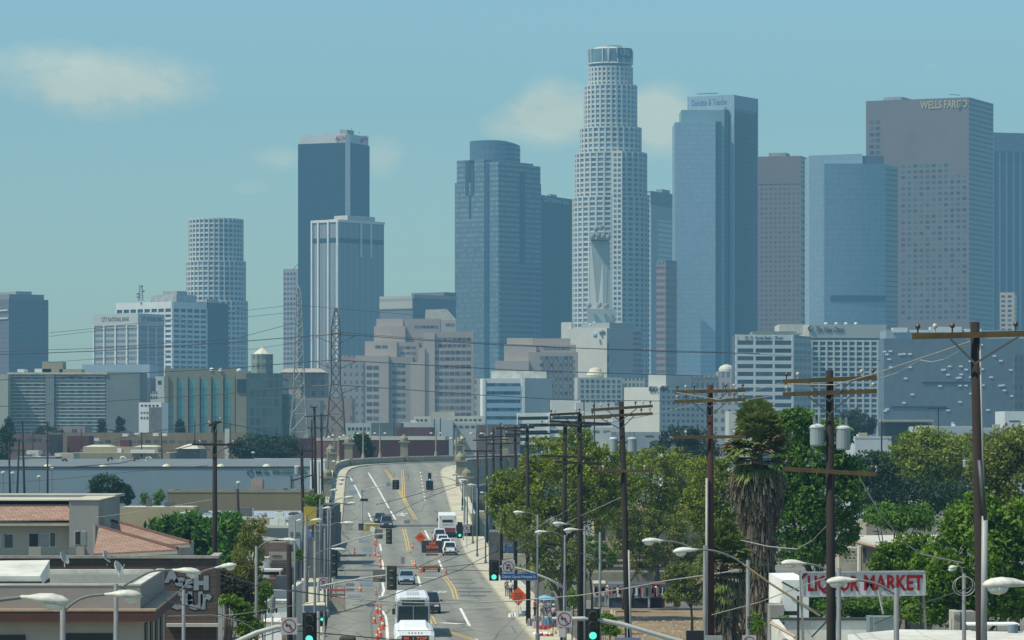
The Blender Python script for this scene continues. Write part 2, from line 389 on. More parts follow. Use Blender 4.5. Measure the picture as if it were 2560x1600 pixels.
for k,(D,s,lb)in enumerate(((690,-1,'slim lamp standard just left of the dark tree on the bridge'),(700,-1,'slim lamp standard in front of the dark tree on the bridge'),(735,-1,'slim lamp standard right of the second pylon on the curved parapet'),(755,-1,'slim lamp standard before the dark brick wall at mid curve'),(805,-1,'slim lamp standard right of the middle pylon on the curve'),(858,-1,'last slim lamp standard seen along the curved parapet'),(680,1,'slim lamp standard on the right parapet near the far pylons'),(735,1,'slim lamp standard among pylons at the right of the bridge'),(610,-1,'slim lamp standard on the left parapet by the nearest pylon'))):
 bridge_lamp(bidx(D+17),s,lb)
 # ------------------------------------------------------------------ painted markings
WHITE=M('road_white',(.72,.72,.66),.8,.35,1.2);YEL=M('road_yellow',(.62,.42,.10),.8,.3,1.2)
def stripe(px,wid,mat,h=.012):
 pts=[]
 g=[G(*p)for p in px]
 for a,b_ in zip(g,g[1:]):
  n=max(1,int((b_-a).length/5))
  for k in range(n):
   q=a.lerp(b_,k/n);q.z=zr(q.y);pts.append(q)
 pts.append(g[-1])
 b=MB()
 def nrm(i):
  t=pts[min(i+1,len(pts)-1)]-pts[max(i-1,0)];return Vector((t.y,-t.x,0)).normalized()*wid/2
 for i in range(len(pts)-1):
  a,c=nrm(i),nrm(i+1);u_=Vector((0,0,h))
  b.face([pts[i]-a+u_,pts[i]+a+u_,pts[i+1]+c+u_,pts[i+1]-c+u_])
 o=b.build('road_marking',mat);o['kind']='structure';return o
def clampy(pts):return pts
W_,Y_=.20,.14
for p in([(875,1192),(903,1246)],[(913,1262),(929,1302)],[(921,1182),(989,1299)],[(1062,1326),(1074,1349)],[(1096,1399),(1107,1426)],[(1045,1441),(1051,1466)],[(1151,1521),(1174,1565)],[(1190,1597),(1212,1640)],[(950,1360),(953,1378)],[(953,1396),(957,1408),(958,1424)],[(956,1456),(960,1476),(955,1490),(948,1493)],[(955,1527),(964,1541),(967,1560),(969,1600),(972,1660)]):
 stripe(p,.24,WHITE)
for k in range(9):
 y=1180+k*8.6;x=1050+12*(y-1175)/74
 stripe([(x,y),(x+.5,y+3)],.2,WHITE)
for p in([(1058,1444),(1096,1445)],[(1103,1557),(1153,1560)],[(990,1276.5),(1010,1276.5)]):
 stripe(p,1.0,WHITE)
for p in([(1070,1497),(1245,1500)],[(1085,1517),(1255,1521)],[(935,1320),(1120,1321)],[(1042,1392),(1064,1392)],[(840,1302),(900,1302)]):stripe(p,.45,M('worn_white',(.42,.42,.38),.85,.5,2))
for p in([(962,1174),(978,1196),(1013,1254),(1040,1299)],[(1006,1174),(1009,1238),(1014,1256)],[(1009,1322),(1016,1346),(1022,1378)],[(1027,1392),(1036,1412)],[(1110,1441),(1123,1456),(1134,1475),(1140,1498)],[(1076,1541),(1085,1560)],[(1098,1572),(1182,1599),(1215,1610)]):
 for off in(-.17,.17):
  q=[(x+off*F/ground_D(y),y)for x,y in p];stripe(q,.13,YEL)
def road_text(s,px,py,w,hgt):
 D=ground_D(py);sl=(zr(D+3)-zr(D-3))/6
 text(None,s,G(px,py)+Vector((0,0,.014)),(-1,.0375,0),1,WHITE,'road_lettering',up=(-.0375,-1,-sl),ext=0,width=w,height=hgt)['kind']='structure'
road_text('AHEAD',1097,1480,1.55,5.5);road_text('ONLY',1005,1286,1.5,7.5)
# stains, patches and trench plates on the closed lanes
PATCH=M('asphalt_patch',(.09,.09,.085),.9,.3,1);PLATE=M('steel_plate',(.17,.21,.24),.55,.3,1.5,metal=.3)
def pad(px0,px1,py0,py1,mat,name,h=.016,cut=0):
 a,b_,c,d=G(px0,py1),G(px1,py1),G(px1,py0),G(px0,py0)
 up=Vector((0,0,h))
 pts=[a,b_,c,d]if not cut else[a.lerp(b_,.2),a.lerp(b_,.8),b_.lerp(c,.5),c.lerp(d,.2),c.lerp(d,.8),d.lerp(a,.5)]
 return MB().hexa([p+Vector((0,0,.006))for p in pts],[p+up for p in pts]).build(name,mat)
for k,(x0,x1,y0,y1)in enumerate(((897,921,1349,1357),(905,930,1369,1378),(905,932,1408,1416),(899,930,1455,1465),(868,902,1487,1494),(870,887,1205,1212),(872,893,1226,1236))):
 tag(pad(x0,x1,y0,y1,PLATE,'trench_plate',.03),('steel trench plate on the closed lane level with the message board','steel trench plate just below the one level with the message board','steel trench plate on the closed lane left of the orange barrier trailer','steel trench plate beside the grey back of the traffic sign','low steel trench plate in front of the red barricade','steel trench plate high on the bridge ramp','steel trench plate on the lower part of the bridge ramp')[k],'steel plate','steel plates lying on the closed lanes')
for x0,x1,y0,y1,cut in((868,882,1352,1360,1),(862,876,1364,1369,1),(846,862,1415,1422,1),(846,860,1425,1428,1),(862,888,1458,1466,1),(862,888,1471,1478,1),(915,938,1509,1518,1),(840,960,1424,1428,0),(1010,1025,1300,1309,0),(1002,1012,1392,1410,0),(1110,1180,1449,1450.5,0),(1125,1190,1457,1458.5,0),(1140,1210,1469,1471,0),(1145,1230,1478,1481,0),(1150,1215,1488,1491,0),(1120,1150,1376,1379,0),(1108,1120,1393,1397,0),(945,1110,1312,1317,0),(820,1000,1440,1441,0),(880,975,1512,1513.5,0)):
 pad(x0,x1,y0,y1,PATCH,'road_patch',.009,cut)['kind']='structure'
 # ------------------------------------------------------------------ skyline towers
class Tower:
 """building seen on its corner: 'L' wall runs left and back, 'R' wall right and back (photo pixel columns xl, xc, xr)"""
 def __init__(s,label,D,xl,xc,xr,ytop,mat,theta=25,cat='tower',name='office_tower',zb=0,roof=None,group=None,wallname='wall',top=True):
  th=math.radians(theta);s.C=Vector((X(xc,D),D,0));s.D=D;s.zt=Z(ytop,D);s.zb=zb
  s.a=Vector((-math.cos(th),math.sin(th),0));s.b=Vector((math.sin(th),math.cos(th),0))
  k=xl-1280;s.A=(F*s.C.x-k*D)/(k*math.sin(th)+F*math.cos(th))
  k=xr-1280;s.B=(k*D-F*s.C.x)/(F*math.sin(th)-k*math.cos(th))if th>.001 else 20
  if s.B<.2 or s.B>250:s.B=30
  if s.A<.2 or s.A>250:s.A=30
  s.nL=Vector((-math.sin(th),-math.cos(th),0));s.nR=Vector((math.cos(th),-math.sin(th),0))
  s.root=thing(name,label,cat,(s.C.x,s.C.y,zb),group)
  if mat is not None and top:s.body(mat,zb,s.zt,wallname)
 def pt(s,f,u,z,off=0.):
  """u in metres from the corner along wall f"""
  d,n=(s.a,s.nL)if f=='L' else(s.b,s.nR)
  p=s.C+d*u+n*off;return Vector((p.x,p.y,z))
 def body(s,mat,z0,z1,name='wall',ins=0.,c=(0,0,0,0)):
  """c = trim from corner-left-end, etc: (left end of L, corner along a, corner along b, right end of R)"""
  A0,A1=c[1],s.A-c[0];B0,B1=c[2],s.B-c[3]
  q=[s.C+s.a*A0+s.b*B0,s.C+s.a*A0+s.b*B1,s.C+s.a*A1+s.b*B1,s.C+s.a*A1+s.b*B0]
  b=MB();b.hexa([(p.x,p.y,z0)for p in q],[(p.x,p.y,z1)for p in q])
  return b.build(name,mat,s.root)
 def quad(s,f,u0,u1,z0,z1,off=.06):
  p=[s.pt(f,u0,z0,off),s.pt(f,u1,z0,off),s.pt(f,u1,z1,off),s.pt(f,u0,z1,off)]
  return p if f=='R' else p[::-1]
 def slab(s,b,f,u0,u1,z0,z1,o0=0.,o1=.5):
  q=[s.pt(f,u0,z0,o0),s.pt(f,u1,z0,o0),s.pt(f,u1,z0,o1),s.pt(f,u0,z0,o1)]
  if f=='R':q=q[::-1]
  b.hexa(q,[Vector((p.x,p.y,z1))for p in q]);return b
 def grid(s,f,u0,u1,z0,z1,cols,rows,fu=.7,fz=.6,off=.06):
  out=[];du=(u1-u0)/cols;dz=(z1-z0)/rows
  for r in range(rows-1,-1,-1):
   for c in range(cols):
    out.append(s.quad(f,u0+du*(c+.5-fu/2),u0+du*(c+.5+fu/2),z0+dz*(r+.5-fz/2),z0+dz*(r+.5+fz/2),off))
  return out
 def ux(s,f,px):
  """distance along wall f at a photo column"""
  d=s.a if f=='L' else s.b;k=px-1280
  return(k*s.C.y-F*s.C.x)/(F*d.x-k*d.y)
 def zy(s,py,f='L',u=0):return Z(py,s.pt(f,u,0).y)
 def sign(s,f,txt,px0,px1,py,size,mat,name='lettering',**k):
  u0,u1=sorted((s.ux(f,px0),s.ux(f,px1)));um=(u0+u1)/2
  x=-s.a if f=='L' else s.b
  return text(s.root,txt,s.pt(f,um,s.zy(py,f,um),.5),x,size,mat,name,width=abs(u1-u0),ext=.1,**k)
 def roofbox(s,name,mat,fu0,fu1,fv0,fv1,h,z0=None):
  z0=s.zt if z0 is None else z0;o=s.C
  q=[o+s.a*(s.A*fu0)+s.b*(s.B*fv0),o+s.a*(s.A*fu0)+s.b*(s.B*fv1),o+s.a*(s.A*fu1)+s.b*(s.B*fv1),o+s.a*(s.A*fu1)+s.b*(s.B*fv0)]
  return MB().hexa([(p.x,p.y,z0)for p in q],[(p.x,p.y,z0+h)for p in q]).build(name,mat,s.root)
 def ribs(s,name,mat,f,us,z0,z1,w=1.,o=.8):
  for u in us:s.slab(MB(),f,u-w/2,u+w/2,z0,z1,0,o).build(name,mat,s.root)
CREAM=M('cream_stone',(.62,.60,.52),.8,.12,.05)
WHITEC=M('white_concrete',(.74,.74,.70),.8,.12,.06)
DGLASS=M('dark_glass',(.035,.055,.075),.25,.4,.3,spec=.5)
BGLASS=M('blue_glass',(.06,.10,.15),.2,.4,.3,spec=.6)
SIGND=M('sign_dark',(.03,.04,.05),.6)
ROOFM=M('roof_plant',(.33,.33,.31),.9,.3,.1)
# far left brown tower
t=Tower('brown stone tower cut off by the left edge of the picture',3300,-60,22,121,748,FM('brown_tower_wall',(.13,.10,.10),(.05,.055,.07),4.2,3.0,.55,.6,.3,var=.3),theta=60)
t.zt=Z(748,3300);q=t.roofbox('roof',M('brown_roof',(.24,.20,.17),.9),.06,.94,.06,.94,4.5);t.roofbox('roof_plant_room',ROOFM,.2,.8,.35,.75,5.5,t.zt+2)
for yy_ in(775,795):t.slab(MB(),'L',0,t.A,t.zy(yy_)-.6,t.zy(yy_)+.6,0,1.2).build('ledge',CREAM,t.root)
# city bank block with white fins
t=Tower('pale bank block with four white fins and sign band, left of the grid building',2900,234,346,410,786,FM('bank_wall',(.36,.37,.34),(.09,.11,.12),4.4,1.15,.5,.72,.3),theta=30,zb=0)
t.slab(MB(),'L',-.1,t.A,t.zy(813),t.zt+.8,0,.5).build('sign_band',M('sign_band',(.52,.52,.46),.8,.1,.05),t.root)
t.slab(MB(),'R',0,t.B,t.zy(813),t.zt+.8,0,.5).build('sign_band',M('sign_band',(.52,.52,.46),.8,.1,.05),t.root)
t.ribs('fin',WHITEC,'L',[t.ux('L',x)for x in(235,261,289.5,318,345.5)],0,t.zy(813),1.2,.9)
t.ribs('fin',WHITEC,'R',[t.ux('R',x)for x in(368,389)],0,t.zy(813),.8,.9)
t.sign('L','CITY NATIONAL BANK',255,324,799,4.6,SIGND);t.sign('R','CITY NATIONAL BANK',353,404,798,4.6,SIGND)
# white grid block with rooftop mast
t=Tower('white gridded block with large lettering and antenna mast on its roof',3000,292,431,515,755,M('grid_block_wall',(.05,.07,.09),.4,.3,.1),theta=38,zb=0)
zt=t.zt;z1=t.zy(771);step=(t.zy(783)-t.zy(924))/11
for f,L_ in(('L',t.A),('R',t.B)):
 t.slab(MB(),f,0,L_,z1,zt+.5,0,.8).build('sign_band',WHITEC,t.root)
 b=MB()
 for k in range(13):t.slab(b,f,0,L_,t.zy(783)-k*step-.9,t.zy(783)-k*step+.9,0,.7)
 n=8 if f=='L' else 5
 for k in range(n+1):t.slab(b,f,max(-.3,L_*k/n-.7),L_*k/n+.7,0,z1,0,.9)
 b.build('facade_grid',WHITEC,t.root)
wq=t.grid('L',0,t.A,t.zy(783)-11*step,t.zy(783),8,11,.78,.56)+t.grid('R',0,t.B,t.zy(783)-11*step,t.zy(783),5,11,.78,.56)
panes(t.root,wq,BGLASS,cap=100)
t.sign('L','ONE WILSHIRE',312,412,764,7.2,SIGND);t.sign('R','ONE WILSHIRE',438,509,763,7.2,SIGND)
t.roofbox('plant_room',M('plant_white',(.5,.5,.46),.9,.4,.3),.05,.5,.2,.8,6);t.roofbox('plant_room',ROOFM,.1,.35,.3,.6,9)
mp=P(352,752,3020)
for k,(x,y0,y1,wd)in enumerate(((352,752,712,2.4),)):
 b=MB()
 for dx,dy in((-1,-1),(1,-1),(1,1),(-1,1)):b.tube([(mp.x+dx*1.6,mp.y+dy*1.6,Z(752,3020)),(mp.x+dx*.9,mp.y+dy*.9,Z(712,3020))],.22,5)
 for q in range(7):
  zz=Z(750-q*5.5,3020);b.box(mp.x-1.5,mp.x+1.5,mp.y-1.4,mp.y-1.2,zz-.2,zz+.2);b.box(mp.x-1.5,mp.x+1.5,mp.y+1.2,mp.y+1.4,zz-.2,zz+.2)
 b.build('antenna_mast',ROOFM,t.root)
 for q,(dx,yy_)in enumerate(((-2,735),(1.6,728),(.5,716),(-1.8,743))):
  MB().lathe([(.5,-.8),(1.5,-.3),(1.5,.5),(.6,.8)],(mp.x+dx,mp.y-1.5,Z(yy_,3020)),8).build('dish',ROOFM,t.root)
Tower('plain dark blue slab beside the white gridded block',3080,506,512,571,756,FM('dark_slab_wall',(.028,.045,.08),(.02,.035,.07),4,3,.6,.9,.2),theta=30).roofbox('plant_room',M('plant_white',(.5,.5,.46),.9,.4,.3),.2,.8,.1,.6,3)
# round cream tower
def poly_round(cx,cy,rx,ry,n,rot=0):return[(cx+rx*math.cos(2*math.pi*k/n+rot),cy+ry*math.sin(2*math.pi*k/n+rot))for k in range(n)]
def round_tower(label,D,tiers,mat,n,ribmat,glass,fh,cap,top=None,ribw=1.2,skip=()):
 """tiers: (px0, px1, ytop, ybottom) stacked, widest at the bottom; facets carry recessed panes behind projecting ribs"""
 cx=X((tiers[-1][0]+tiers[-1][1])/2,D);R0=(X(tiers[-1][1],D)-X(tiers[-1][0],D))/2
 root=thing('office_tower',label,'tower',(cx,D+R0,0));wq=[];floors=MB();piers=MB()
 for px0,px1,y0,y1 in tiers:
  r=(X(px1,D)-X(px0,D))/2;c=(X((px0+px1)/2,D),D+R0);z0,z1=max(0,Z(y1,D)),Z(y0,D)
  pl=poly_round(c[0],c[1],r,r,n,math.pi/n)
  MB().prism(pl,z0,z1).build('wall',mat,root)
  rows=max(1,round((z1-z0)/fh));dz=(z1-z0)/rows
  for k in range(n):
   a,b_=Vector(pl[k]).to_3d(),Vector(pl[(k+1)%n]).to_3d();mid=(a+b_)/2-Vector((c[0],c[1],0));nn=mid.normalized()
   if nn.y>.25:continue
   for q in range(rows):
    p,s_=a.lerp(b_,.19)+nn*.05,a.lerp(b_,.81)+nn*.05;zz=z0+dz*q
    wq.append([(p.x,p.y,zz+dz*.24),(s_.x,s_.y,zz+dz*.24),(s_.x,s_.y,zz+dz*.76),(p.x,p.y,zz+dz*.76)])
   for q in range(rows+1):
    zz=z0+dz*q;o=nn*.55
    floors.hexa([(a.x,a.y,zz-dz*.17),(b_.x,b_.y,zz-dz*.17),(b_+o).to_tuple()[:2]+(zz-dz*.17,),(a+o).to_tuple()[:2]+(zz-dz*.17,)][::-1],[(a.x,a.y,zz+dz*.16),(b_.x,b_.y,zz+dz*.16),(b_+o).to_tuple()[:2]+(zz+dz*.16,),(a+o).to_tuple()[:2]+(zz+dz*.16,)][::-1])
   d=(b_-a).normalized()*ribw/2;o=nn*.9
   q_=[a-d,a-d+o,a+d+o,a+d];piers.hexa([(p.x,p.y,z0)for p in q_][::-1],[(p.x,p.y,z1+.6)for p in q_][::-1])
 floors.build('facade_grid',ribmat,root);piers.build('facade_grid',ribmat,root)
 wq.sort(key=lambda q:(-q[0][2],q[0][0]));panes(root,wq,glass,cap=cap)
 return root,cx,D+R0
TW=M('tower_cream',(.66,.66,.60),.8,.1,.05)
r,cx,cy=round_tower('round cream tower with white window grid on the far left skyline',3250,[(467,601,546,652),(461,607,652,752),(463,612,752,1100)],M('round_wall',(.40,.43,.42),.6,.1,.05),34,TW,M('round_glass',(.12,.16,.19),.25,.4,.2),4.1,100,ribw=.9)
MB().box(cx-2,cx+17,cy-4,cy+4,Z(546,3250),Z(542,3250)).build('roof_plant',ROOFM,r)
# black tower with white crown band
t=Tower('tall dark blue tower with pale crown band carrying red emblems',3600,745,869,924,356,M('dark_tower_wall',(.022,.044,.066),.45,.2,.05,spec=.25,stretch=(1,1,3)),theta=24)
t.body(M('crown_band',(.60,.60,.56),.7,.08,.05),t.zt,Z(334,3600),'crown',c=(1.5,.5,.5,1.5))
b=MB();
c0=t.C-(t.a+t.b)*.8
b.hexa([(c0.x-2.4,c0.y-.6,0),(c0.x+2,c0.y-.6,0),(c0.x+2.2,c0.y+1.5,0),(c0.x-2.6,c0.y+1.5,0)],[(c0.x-2.4,c0.y-.6,Z(336,3600)),(c0.x+2,c0.y-.6,Z(336,3600)),(c0.x+2.2,c0.y+1.5,Z(336,3600)),(c0.x-2.6,c0.y+1.5,Z(336,3600))]).build('corner_pier',M('pier_grey',(.35,.42,.46),.6),t.root)
RED=M('sign_red',(.42,.06,.07),.6)
for f,p0,p1 in(('L',838,864),('R',901,919)):
 t.sign(f,'AON',p0+4,p1,345,6.2,RED,shear=.25)
 u0,u1=t.ux(f,p0),t.ux(f,p0+7);MB().face([t.pt(f,u0,t.zy(350),.4),t.pt(f,u1,t.zy(350),.4),t.pt(f,(u0+u1*2)/3,t.zy(338),.4)]).build('emblem',RED,t.root)
for x,y in((855,322),(878,320),(898,327),(817,332)):
 q=P(x,336,3620);MB().tube([q,P(x,y,3620)],.25,4).build('antenna',ROOFM,t.root)
t.roofbox('plant_room',ROOFM,.05,.2,.1,.4,4,Z(334,3600))
# striped tower with bays
t=Tower('stepped tower with white vertical fins between narrow stripes',3100,779,846,960,551,FM('striped_wall',(.42,.44,.42),(.055,.075,.10),200,1.45,.99,.5,.3,var=.2,stain=.05),theta=40)
t.ribs('fin',WHITEC,'L',[t.ux('L',x)for x in(781,797,822,845)],0,t.zt+.5,1.5,1.3)
t.ribs('fin',WHITEC,'R',[t.ux('R',x)for x in(901,926)],Z(640,3100),t.zt+.5,1.3,1.3)
for f,L_ in(('L',t.A),('R',t.B)):
 t.slab(MB(),f,0,L_,t.zt-1.2,t.zt+.8,0,.9).build('cornice',WHITEC,t.root)
 t.slab(MB(),f,.6,L_-.4,t.zy(606),t.zy(594),0,.15).build('plant_band',DGLASS,t.root)
t.roofbox('penthouse',M('penthouse_cream',(.62,.59,.48),.8),.0,.5,.2,.8,4.5)
t.roofbox('plant_room',ROOFM,.6,.9,.3,.6,2.5)
# grid tower behind the mast
t=Tower('slim pinkish grey grid tower tucked behind the tall dark tower',3680,708,748,756,672,M('pinkgrey',(.40,.36,.35),.8,.1,.05),theta=18)
panes(t.root,t.grid('L',3,t.A,t.zy(915),t.zy(678),4,19,.6,.5),BGLASS,cap=100)
MB().tube([t.pt('L',6,t.zt),t.pt('L',1,t.zt+5)],.4,4).build('roof_crane',ROOFM,t.root)
# glass tower with curved crown
D_=3300
t=Tower('bluish glass tower with rounded crown and stepped shoulders in mid skyline',D_,1137,1246,1353,452,FM('crown_tower_wall',(.085,.125,.15),(.20,.27,.30),4.3,2.9,.55,.86,.22,gmetal=.35,var=.22),theta=38)
gl2=FM('crown_tower_dark',(.07,.12,.17),(.10,.17,.23),4.2,2.2,.6,.9,.12,gmetal=.5,var=.2)
def ellipse_block(name,px0,px1,y0,y1,D,mat,root,squash=.55,n=28):
 cx=X((px0+px1)/2,D);r=(X(px1,D)-X(px0,D))/2
 return MB().prism(poly_round(cx,D+r*.9,r,r*squash,n),Z(y1,D),Z(y0,D)).build(name,mat,root)
 # crown leans down to the right
cx=X(1237,D_);rr=(X(1301,D_)-X(1173,D_))/2;pl=poly_round(cx,D_+34,rr,rr*.75,28)
b=MB();b.hexa([(x,y,Z(470,D_))for x,y in pl],[(x,y,Z(353 if x<cx else 353+12*((x-cx)/rr)**2,D_+30))for x,y in pl]);b.build('crown',gl2,t.root)
shoulder=FM('crown_tower_wall',0,0,0,0)
for k,(x0,x1,y,dd)in enumerate(((1142,1173,400,14),(1186,1210,398,-3),(1222,1246,406,-7),(1246,1302,404,6),(1302,1333,407,16),(1333,1351,415,26))):
 f='L' if x1<1247 else 'R';ua,ub=sorted((t.ux(f,max(x0,1247)if f=='R' else x0),t.ux(f,x1)));t.slab(MB(),f,ua,ub,t.zt-.2,t.zy(y,f,ua),-14,.05).build('shoulder',shoulder,t.root)
DK=M('slot_dark',(.03,.06,.10),.2,.2,.1,spec=.6)
for f,x0,x1,y0,y1 in(('L',1211,1223,408,1000),('L',1164,1171,402,488),('L',1177,1185,410,488),('L',1173,1177,488,545)):
 u0,u1=sorted((t.ux(f,x0),t.ux(f,x1)));t.slab(MB(),f,u0,u1,max(0,t.zy(y1,f,u0)),t.zy(y0,f,u0),0,.5).build('recess_strip',DK,t.root)
u0,u1=t.ux('R',1300),t.ux('R',1312);t.slab(MB(),'R',u0,u1,t.zy(660,'R',u0),t.zy(430,'R',u0),0,.5).build('recess_strip',DK,t.root)
t.slab(MB(),'R',.3,t.B-.2,0,t.zy(662,'R',30),0,.8).build('lower_wall',FM('crown_lower',(.17,.22,.25),(.05,.075,.11),4.6,50,.62,.98,.2,var=.2),t.root)
t=Tower('plain dark blue slab with pale lettering right of the glass tower',3560,1340,1352,1431,487,M('plain_slab',(.016,.036,.06),.5,.15,.05,spec=.15),theta=24)
t.sign('R','City National Bank',1357,1422,502,6.4,M('sign_pale',(.5,.55,.55),.6))
t.roofbox('plant_room',ROOFM,.0,.6,.3,.5,2)
# the tallest tower
TALL_D=3500
r,cx,cy=round_tower('tallest tower of the skyline, stepped cream shaft with round ribbed crown',TALL_D,[(1474,1583,162,210),(1463,1594,208,317),(1453,1605,315,381),(1440,1619,379,492),(1434,1624,490,1110)],M('tall_wall',(.42,.46,.46),.6,.1,.05),30,M('tall_rib',(.66,.65,.58),.8,.1,.05),M('tall_glass',(.11,.16,.19),.25,.4,.2),4.6,100,ribw=1.7)
rr=(X(1583,TALL_D)-X(1474,TALL_D))/2;ccx=X(1528.5,TALL_D)
CRG=M('crown_glass',(.14,.22,.24),.3,.2,.1)
MB().prism(poly_round(ccx,cy,rr*.98,rr*.98,32),Z(162,TALL_D),Z(152,TALL_D)).build('recessed_band',DGLASS,r)
MB().prism(poly_round(ccx,cy,rr*1.01,rr*1.01,32),Z(153,TALL_D),Z(116,TALL_D)).build('crown',CRG,r)
MB().prism(poly_round(ccx,cy,rr*.86,rr*.86,32),Z(116,TALL_D),Z(111,TALL_D),.85).build('crown_roof',TW,r)
MB().prism(poly_round(ccx,cy,rr*.55,rr*.55,32),Z(111,TALL_D),Z(106,TALL_D)).build('helipad',M('helipad',(.42,.44,.42),.8),r)
MB().lathe([(rr*1.02,0),(rr*1.05,.6),(rr*1.02,1.3)],(ccx,cy,Z(154,TALL_D)),32).build('crown_ledge',TW,r)
for ang in(-172,-150,-112,-97,-72,-55,-25,-8):
 a=math.radians(ang);p=Vector((ccx+math.cos(a)*rr*1.02,cy+math.sin(a)*rr*1.02,0));tt=Vector((-math.sin(a),math.cos(a),0));nn=Vector((math.cos(a),math.sin(a),0))
 wtop,wbot=(2.6,.5)if ang in(-97,-72)else(.9,.9)
 q=lambda w_,z,o:[(p+tt*s_*w_/2+nn*o2).to_tuple()[:2]+(z,)for s_,o2 in((-1,-.5),(1,-.5),(1,o),(-1,o))]
 MB().hexa(q(wbot,Z(153,TALL_D),.5)[::-1],q(wtop,Z(115,TALL_D),.9)[::-1]).build('crown_fin',TW,r)
a=math.radians(-52);nn=Vector((math.cos(a),math.sin(a),0))
pz=Z(127,TALL_D);pc=Vector((ccx,cy,pz))+nn*(rr*1.04)
tt=Vector((-nn.y,nn.x,0))
MB().hexa([pc-tt*8-nn*1.5+Vector((0,0,-4.5)),pc+tt*8-nn*1.5+Vector((0,0,-4.5)),pc+tt*8+nn*.3+Vector((0,0,-4.5)),pc-tt*8+nn*.3+Vector((0,0,-4.5))],[pc-tt*8-nn*1.5+Vector((0,0,4.5)),pc+tt*8-nn*1.5+Vector((0,0,4.5)),pc+tt*8+nn*.3+Vector((0,0,4.5)),pc-tt*8+nn*.3+Vector((0,0,4.5))]).build('sign_panel',M('sign_navy',(.05,.08,.14),.6),r)
text(r,'US',pc+nn*.5,tt,7.5,M('sign_pale',0),'lettering',ext=.05,width=11)
# bright projecting bay
bx0,bx1=X(1531,TALL_D),X(1555,TALL_D);by=cy-math.sqrt(max(0,(X(1619,TALL_D)-X(1440,TALL_D))**2/4-(bx0-cx)**2))
ang=math.radians(-25)
bay=MB();bd=TALL_D-1.0
bay.hexa([(bx0,bd,0),(bx1,bd-2.5,0),(bx1+1,bd+8,0),(bx0,bd+8,0)],[(bx0,bd,Z(377,TALL_D)),(bx1,bd-2.5,Z(377,TALL_D)),(bx1+1,bd+8,Z(377,TALL_D)),(bx0,bd+8,Z(377,TALL_D))])
bay.build('corner_bay',M('bay_cream',(.72,.70,.62),.8,.1,.05),r)
bw=[]
for k in range(33):
 z=Z(377,TALL_D)-3.6-k*4.63
 for f in(.12,.56):
  xa,xb=bx0+(bx1-bx0)*f,bx0+(bx1-bx0)*(f+.3);ya,yb=bd-2.5*f-.08,bd-2.5*(f+.3)-.08
  bw.append([(xa,ya,z-1.4),(xb,yb,z-1.4),(xb,yb,z+1.3),(xa,ya,z+1.3)])
panes(r,bw,M('tall_glass',0),cap=0)
# towers half hidden right of the tallest one
t=Tower('grey striped tower with dark top band beside the tallest tower',3750,1600,1626,1690,478,FM('banded',(.62,.64,.58),(.02,.035,.05),4.8,60,.45,.99,.3),theta=24)
t.slab(MB(),'R',-.2,t.B,t.zy(512),t.zt+.4,0,.5).build('top_band',M('topband',(.06,.08,.11),.5),t.root);t.slab(MB(),'R',-.1,t.B,t.zy(545),t.zy(512),0,.4).build('blank_band',M('blankband',(.36,.38,.36),.8),t.root)
t.roofbox('plant_room',ROOFM,.1,.7,.5,.8,4)
t.slab(MB(),'R',-.4,t.ux('R',1642),0,t.zy(512),0,.9).build('corner_pier',M('cornerpier',(.36,.43,.43),.8),t.root)
MB().lathe([(.7,-1.4),(.9,0),(.3,1.4)],t.pt('R',t.ux('R',1669),t.zy(503),1),8).build('emblem',RED,t.root)
t=Tower('reddish banded building squeezed between two taller towers',3350,1641,1664,1692,650,FM('redband',(.31,.165,.115),(.11,.095,.095),5.6,60,.5,.99,.4,var=.2),theta=28)
t.sign('L','BANK',1643,1660,655,4,M('sign_teal',(.2,.4,.4),.6))
# pale blue stepped glass tower
D_=3400
PB=FM('pale_blue_wall',(.26,.35,.42),(.34,.44,.52),4.2,1.6,.8,.9,.35,gmetal=.3,var=.08,stain=.06);PG=FM('pale_green_wall',(.22,.33,.36),(.27,.39,.42),4.2,1.6,.8,.9,.35,gmetal=.3,var=.08)  # sky reflected in the left faces is put into the pale colour
PD=FM('deep_blue_wall',(.016,.036,.058),(.012,.03,.05),4.2,1.6,.8,.9,.15,var=.2)
t=Tower('tall pale blue glass tower with stepped left side and lettering at the top',D_,1719,1834,1894,237,None,theta=30,top=False)
t.body(PD,0,t.zt)
t.slab(MB(),'L',-.3,t.A,Z(290,D_),t.zt+.1,0,.5).build('top_wall',PB,t.root)
t.slab(MB(),'R',.4,t.B-.2,t.zy(272),t.zt-.4,0,.4).build('top_wall',M('pale_top',(.13,.20,.26),.3),t.root)
for x in(1834,1893):
 u_=t.ux('R',x);t.slab(MB(),'R',u_-.5,u_+.5,0,t.zt+.5,0,.7).build('edge_trim',M('edgetrim',(.4,.5,.55),.5),t.root)
t.slab(MB(),'L',-.5,t.ux('L',1825),0,Z(290,D_),0,.6).build('edge_trim',PB,t.root)
MB().box(X(1704,D_-6),X(1812,D_-6),D_-1,D_+45,0,Z(274,D_-4)).build('step_wall',PG,t.root)
MB().box(X(1809,D_-6),X(1822,D_-6),D_-.6,D_+45,0,Z(273,D_-4)).build('step_wall',PD,t.root)
MB().box(X(1687,D_-12),X(1788.5,D_-12),D_-14,D_+40,0,Z(306,D_-12)).build('step_wall',PB,t.root)
MB().box(X(1788.5,D_-12),X(1803,D_-12),D_-13,D_+40,0,Z(304,D_-12)).build('step_wall',PD,t.root)
t.sign('L','Deloitte & Touche',1730,1817,257,8,M('sign_blue',(.07,.14,.25),.6))
MB().bar(P(1742,235,D_),P(1795,233,D_),1,.8).build('roof_gantry',ROOFM,t.root)
GRIDB=M('brown_granite',(.22,.15,.12),.6,.12,.05)
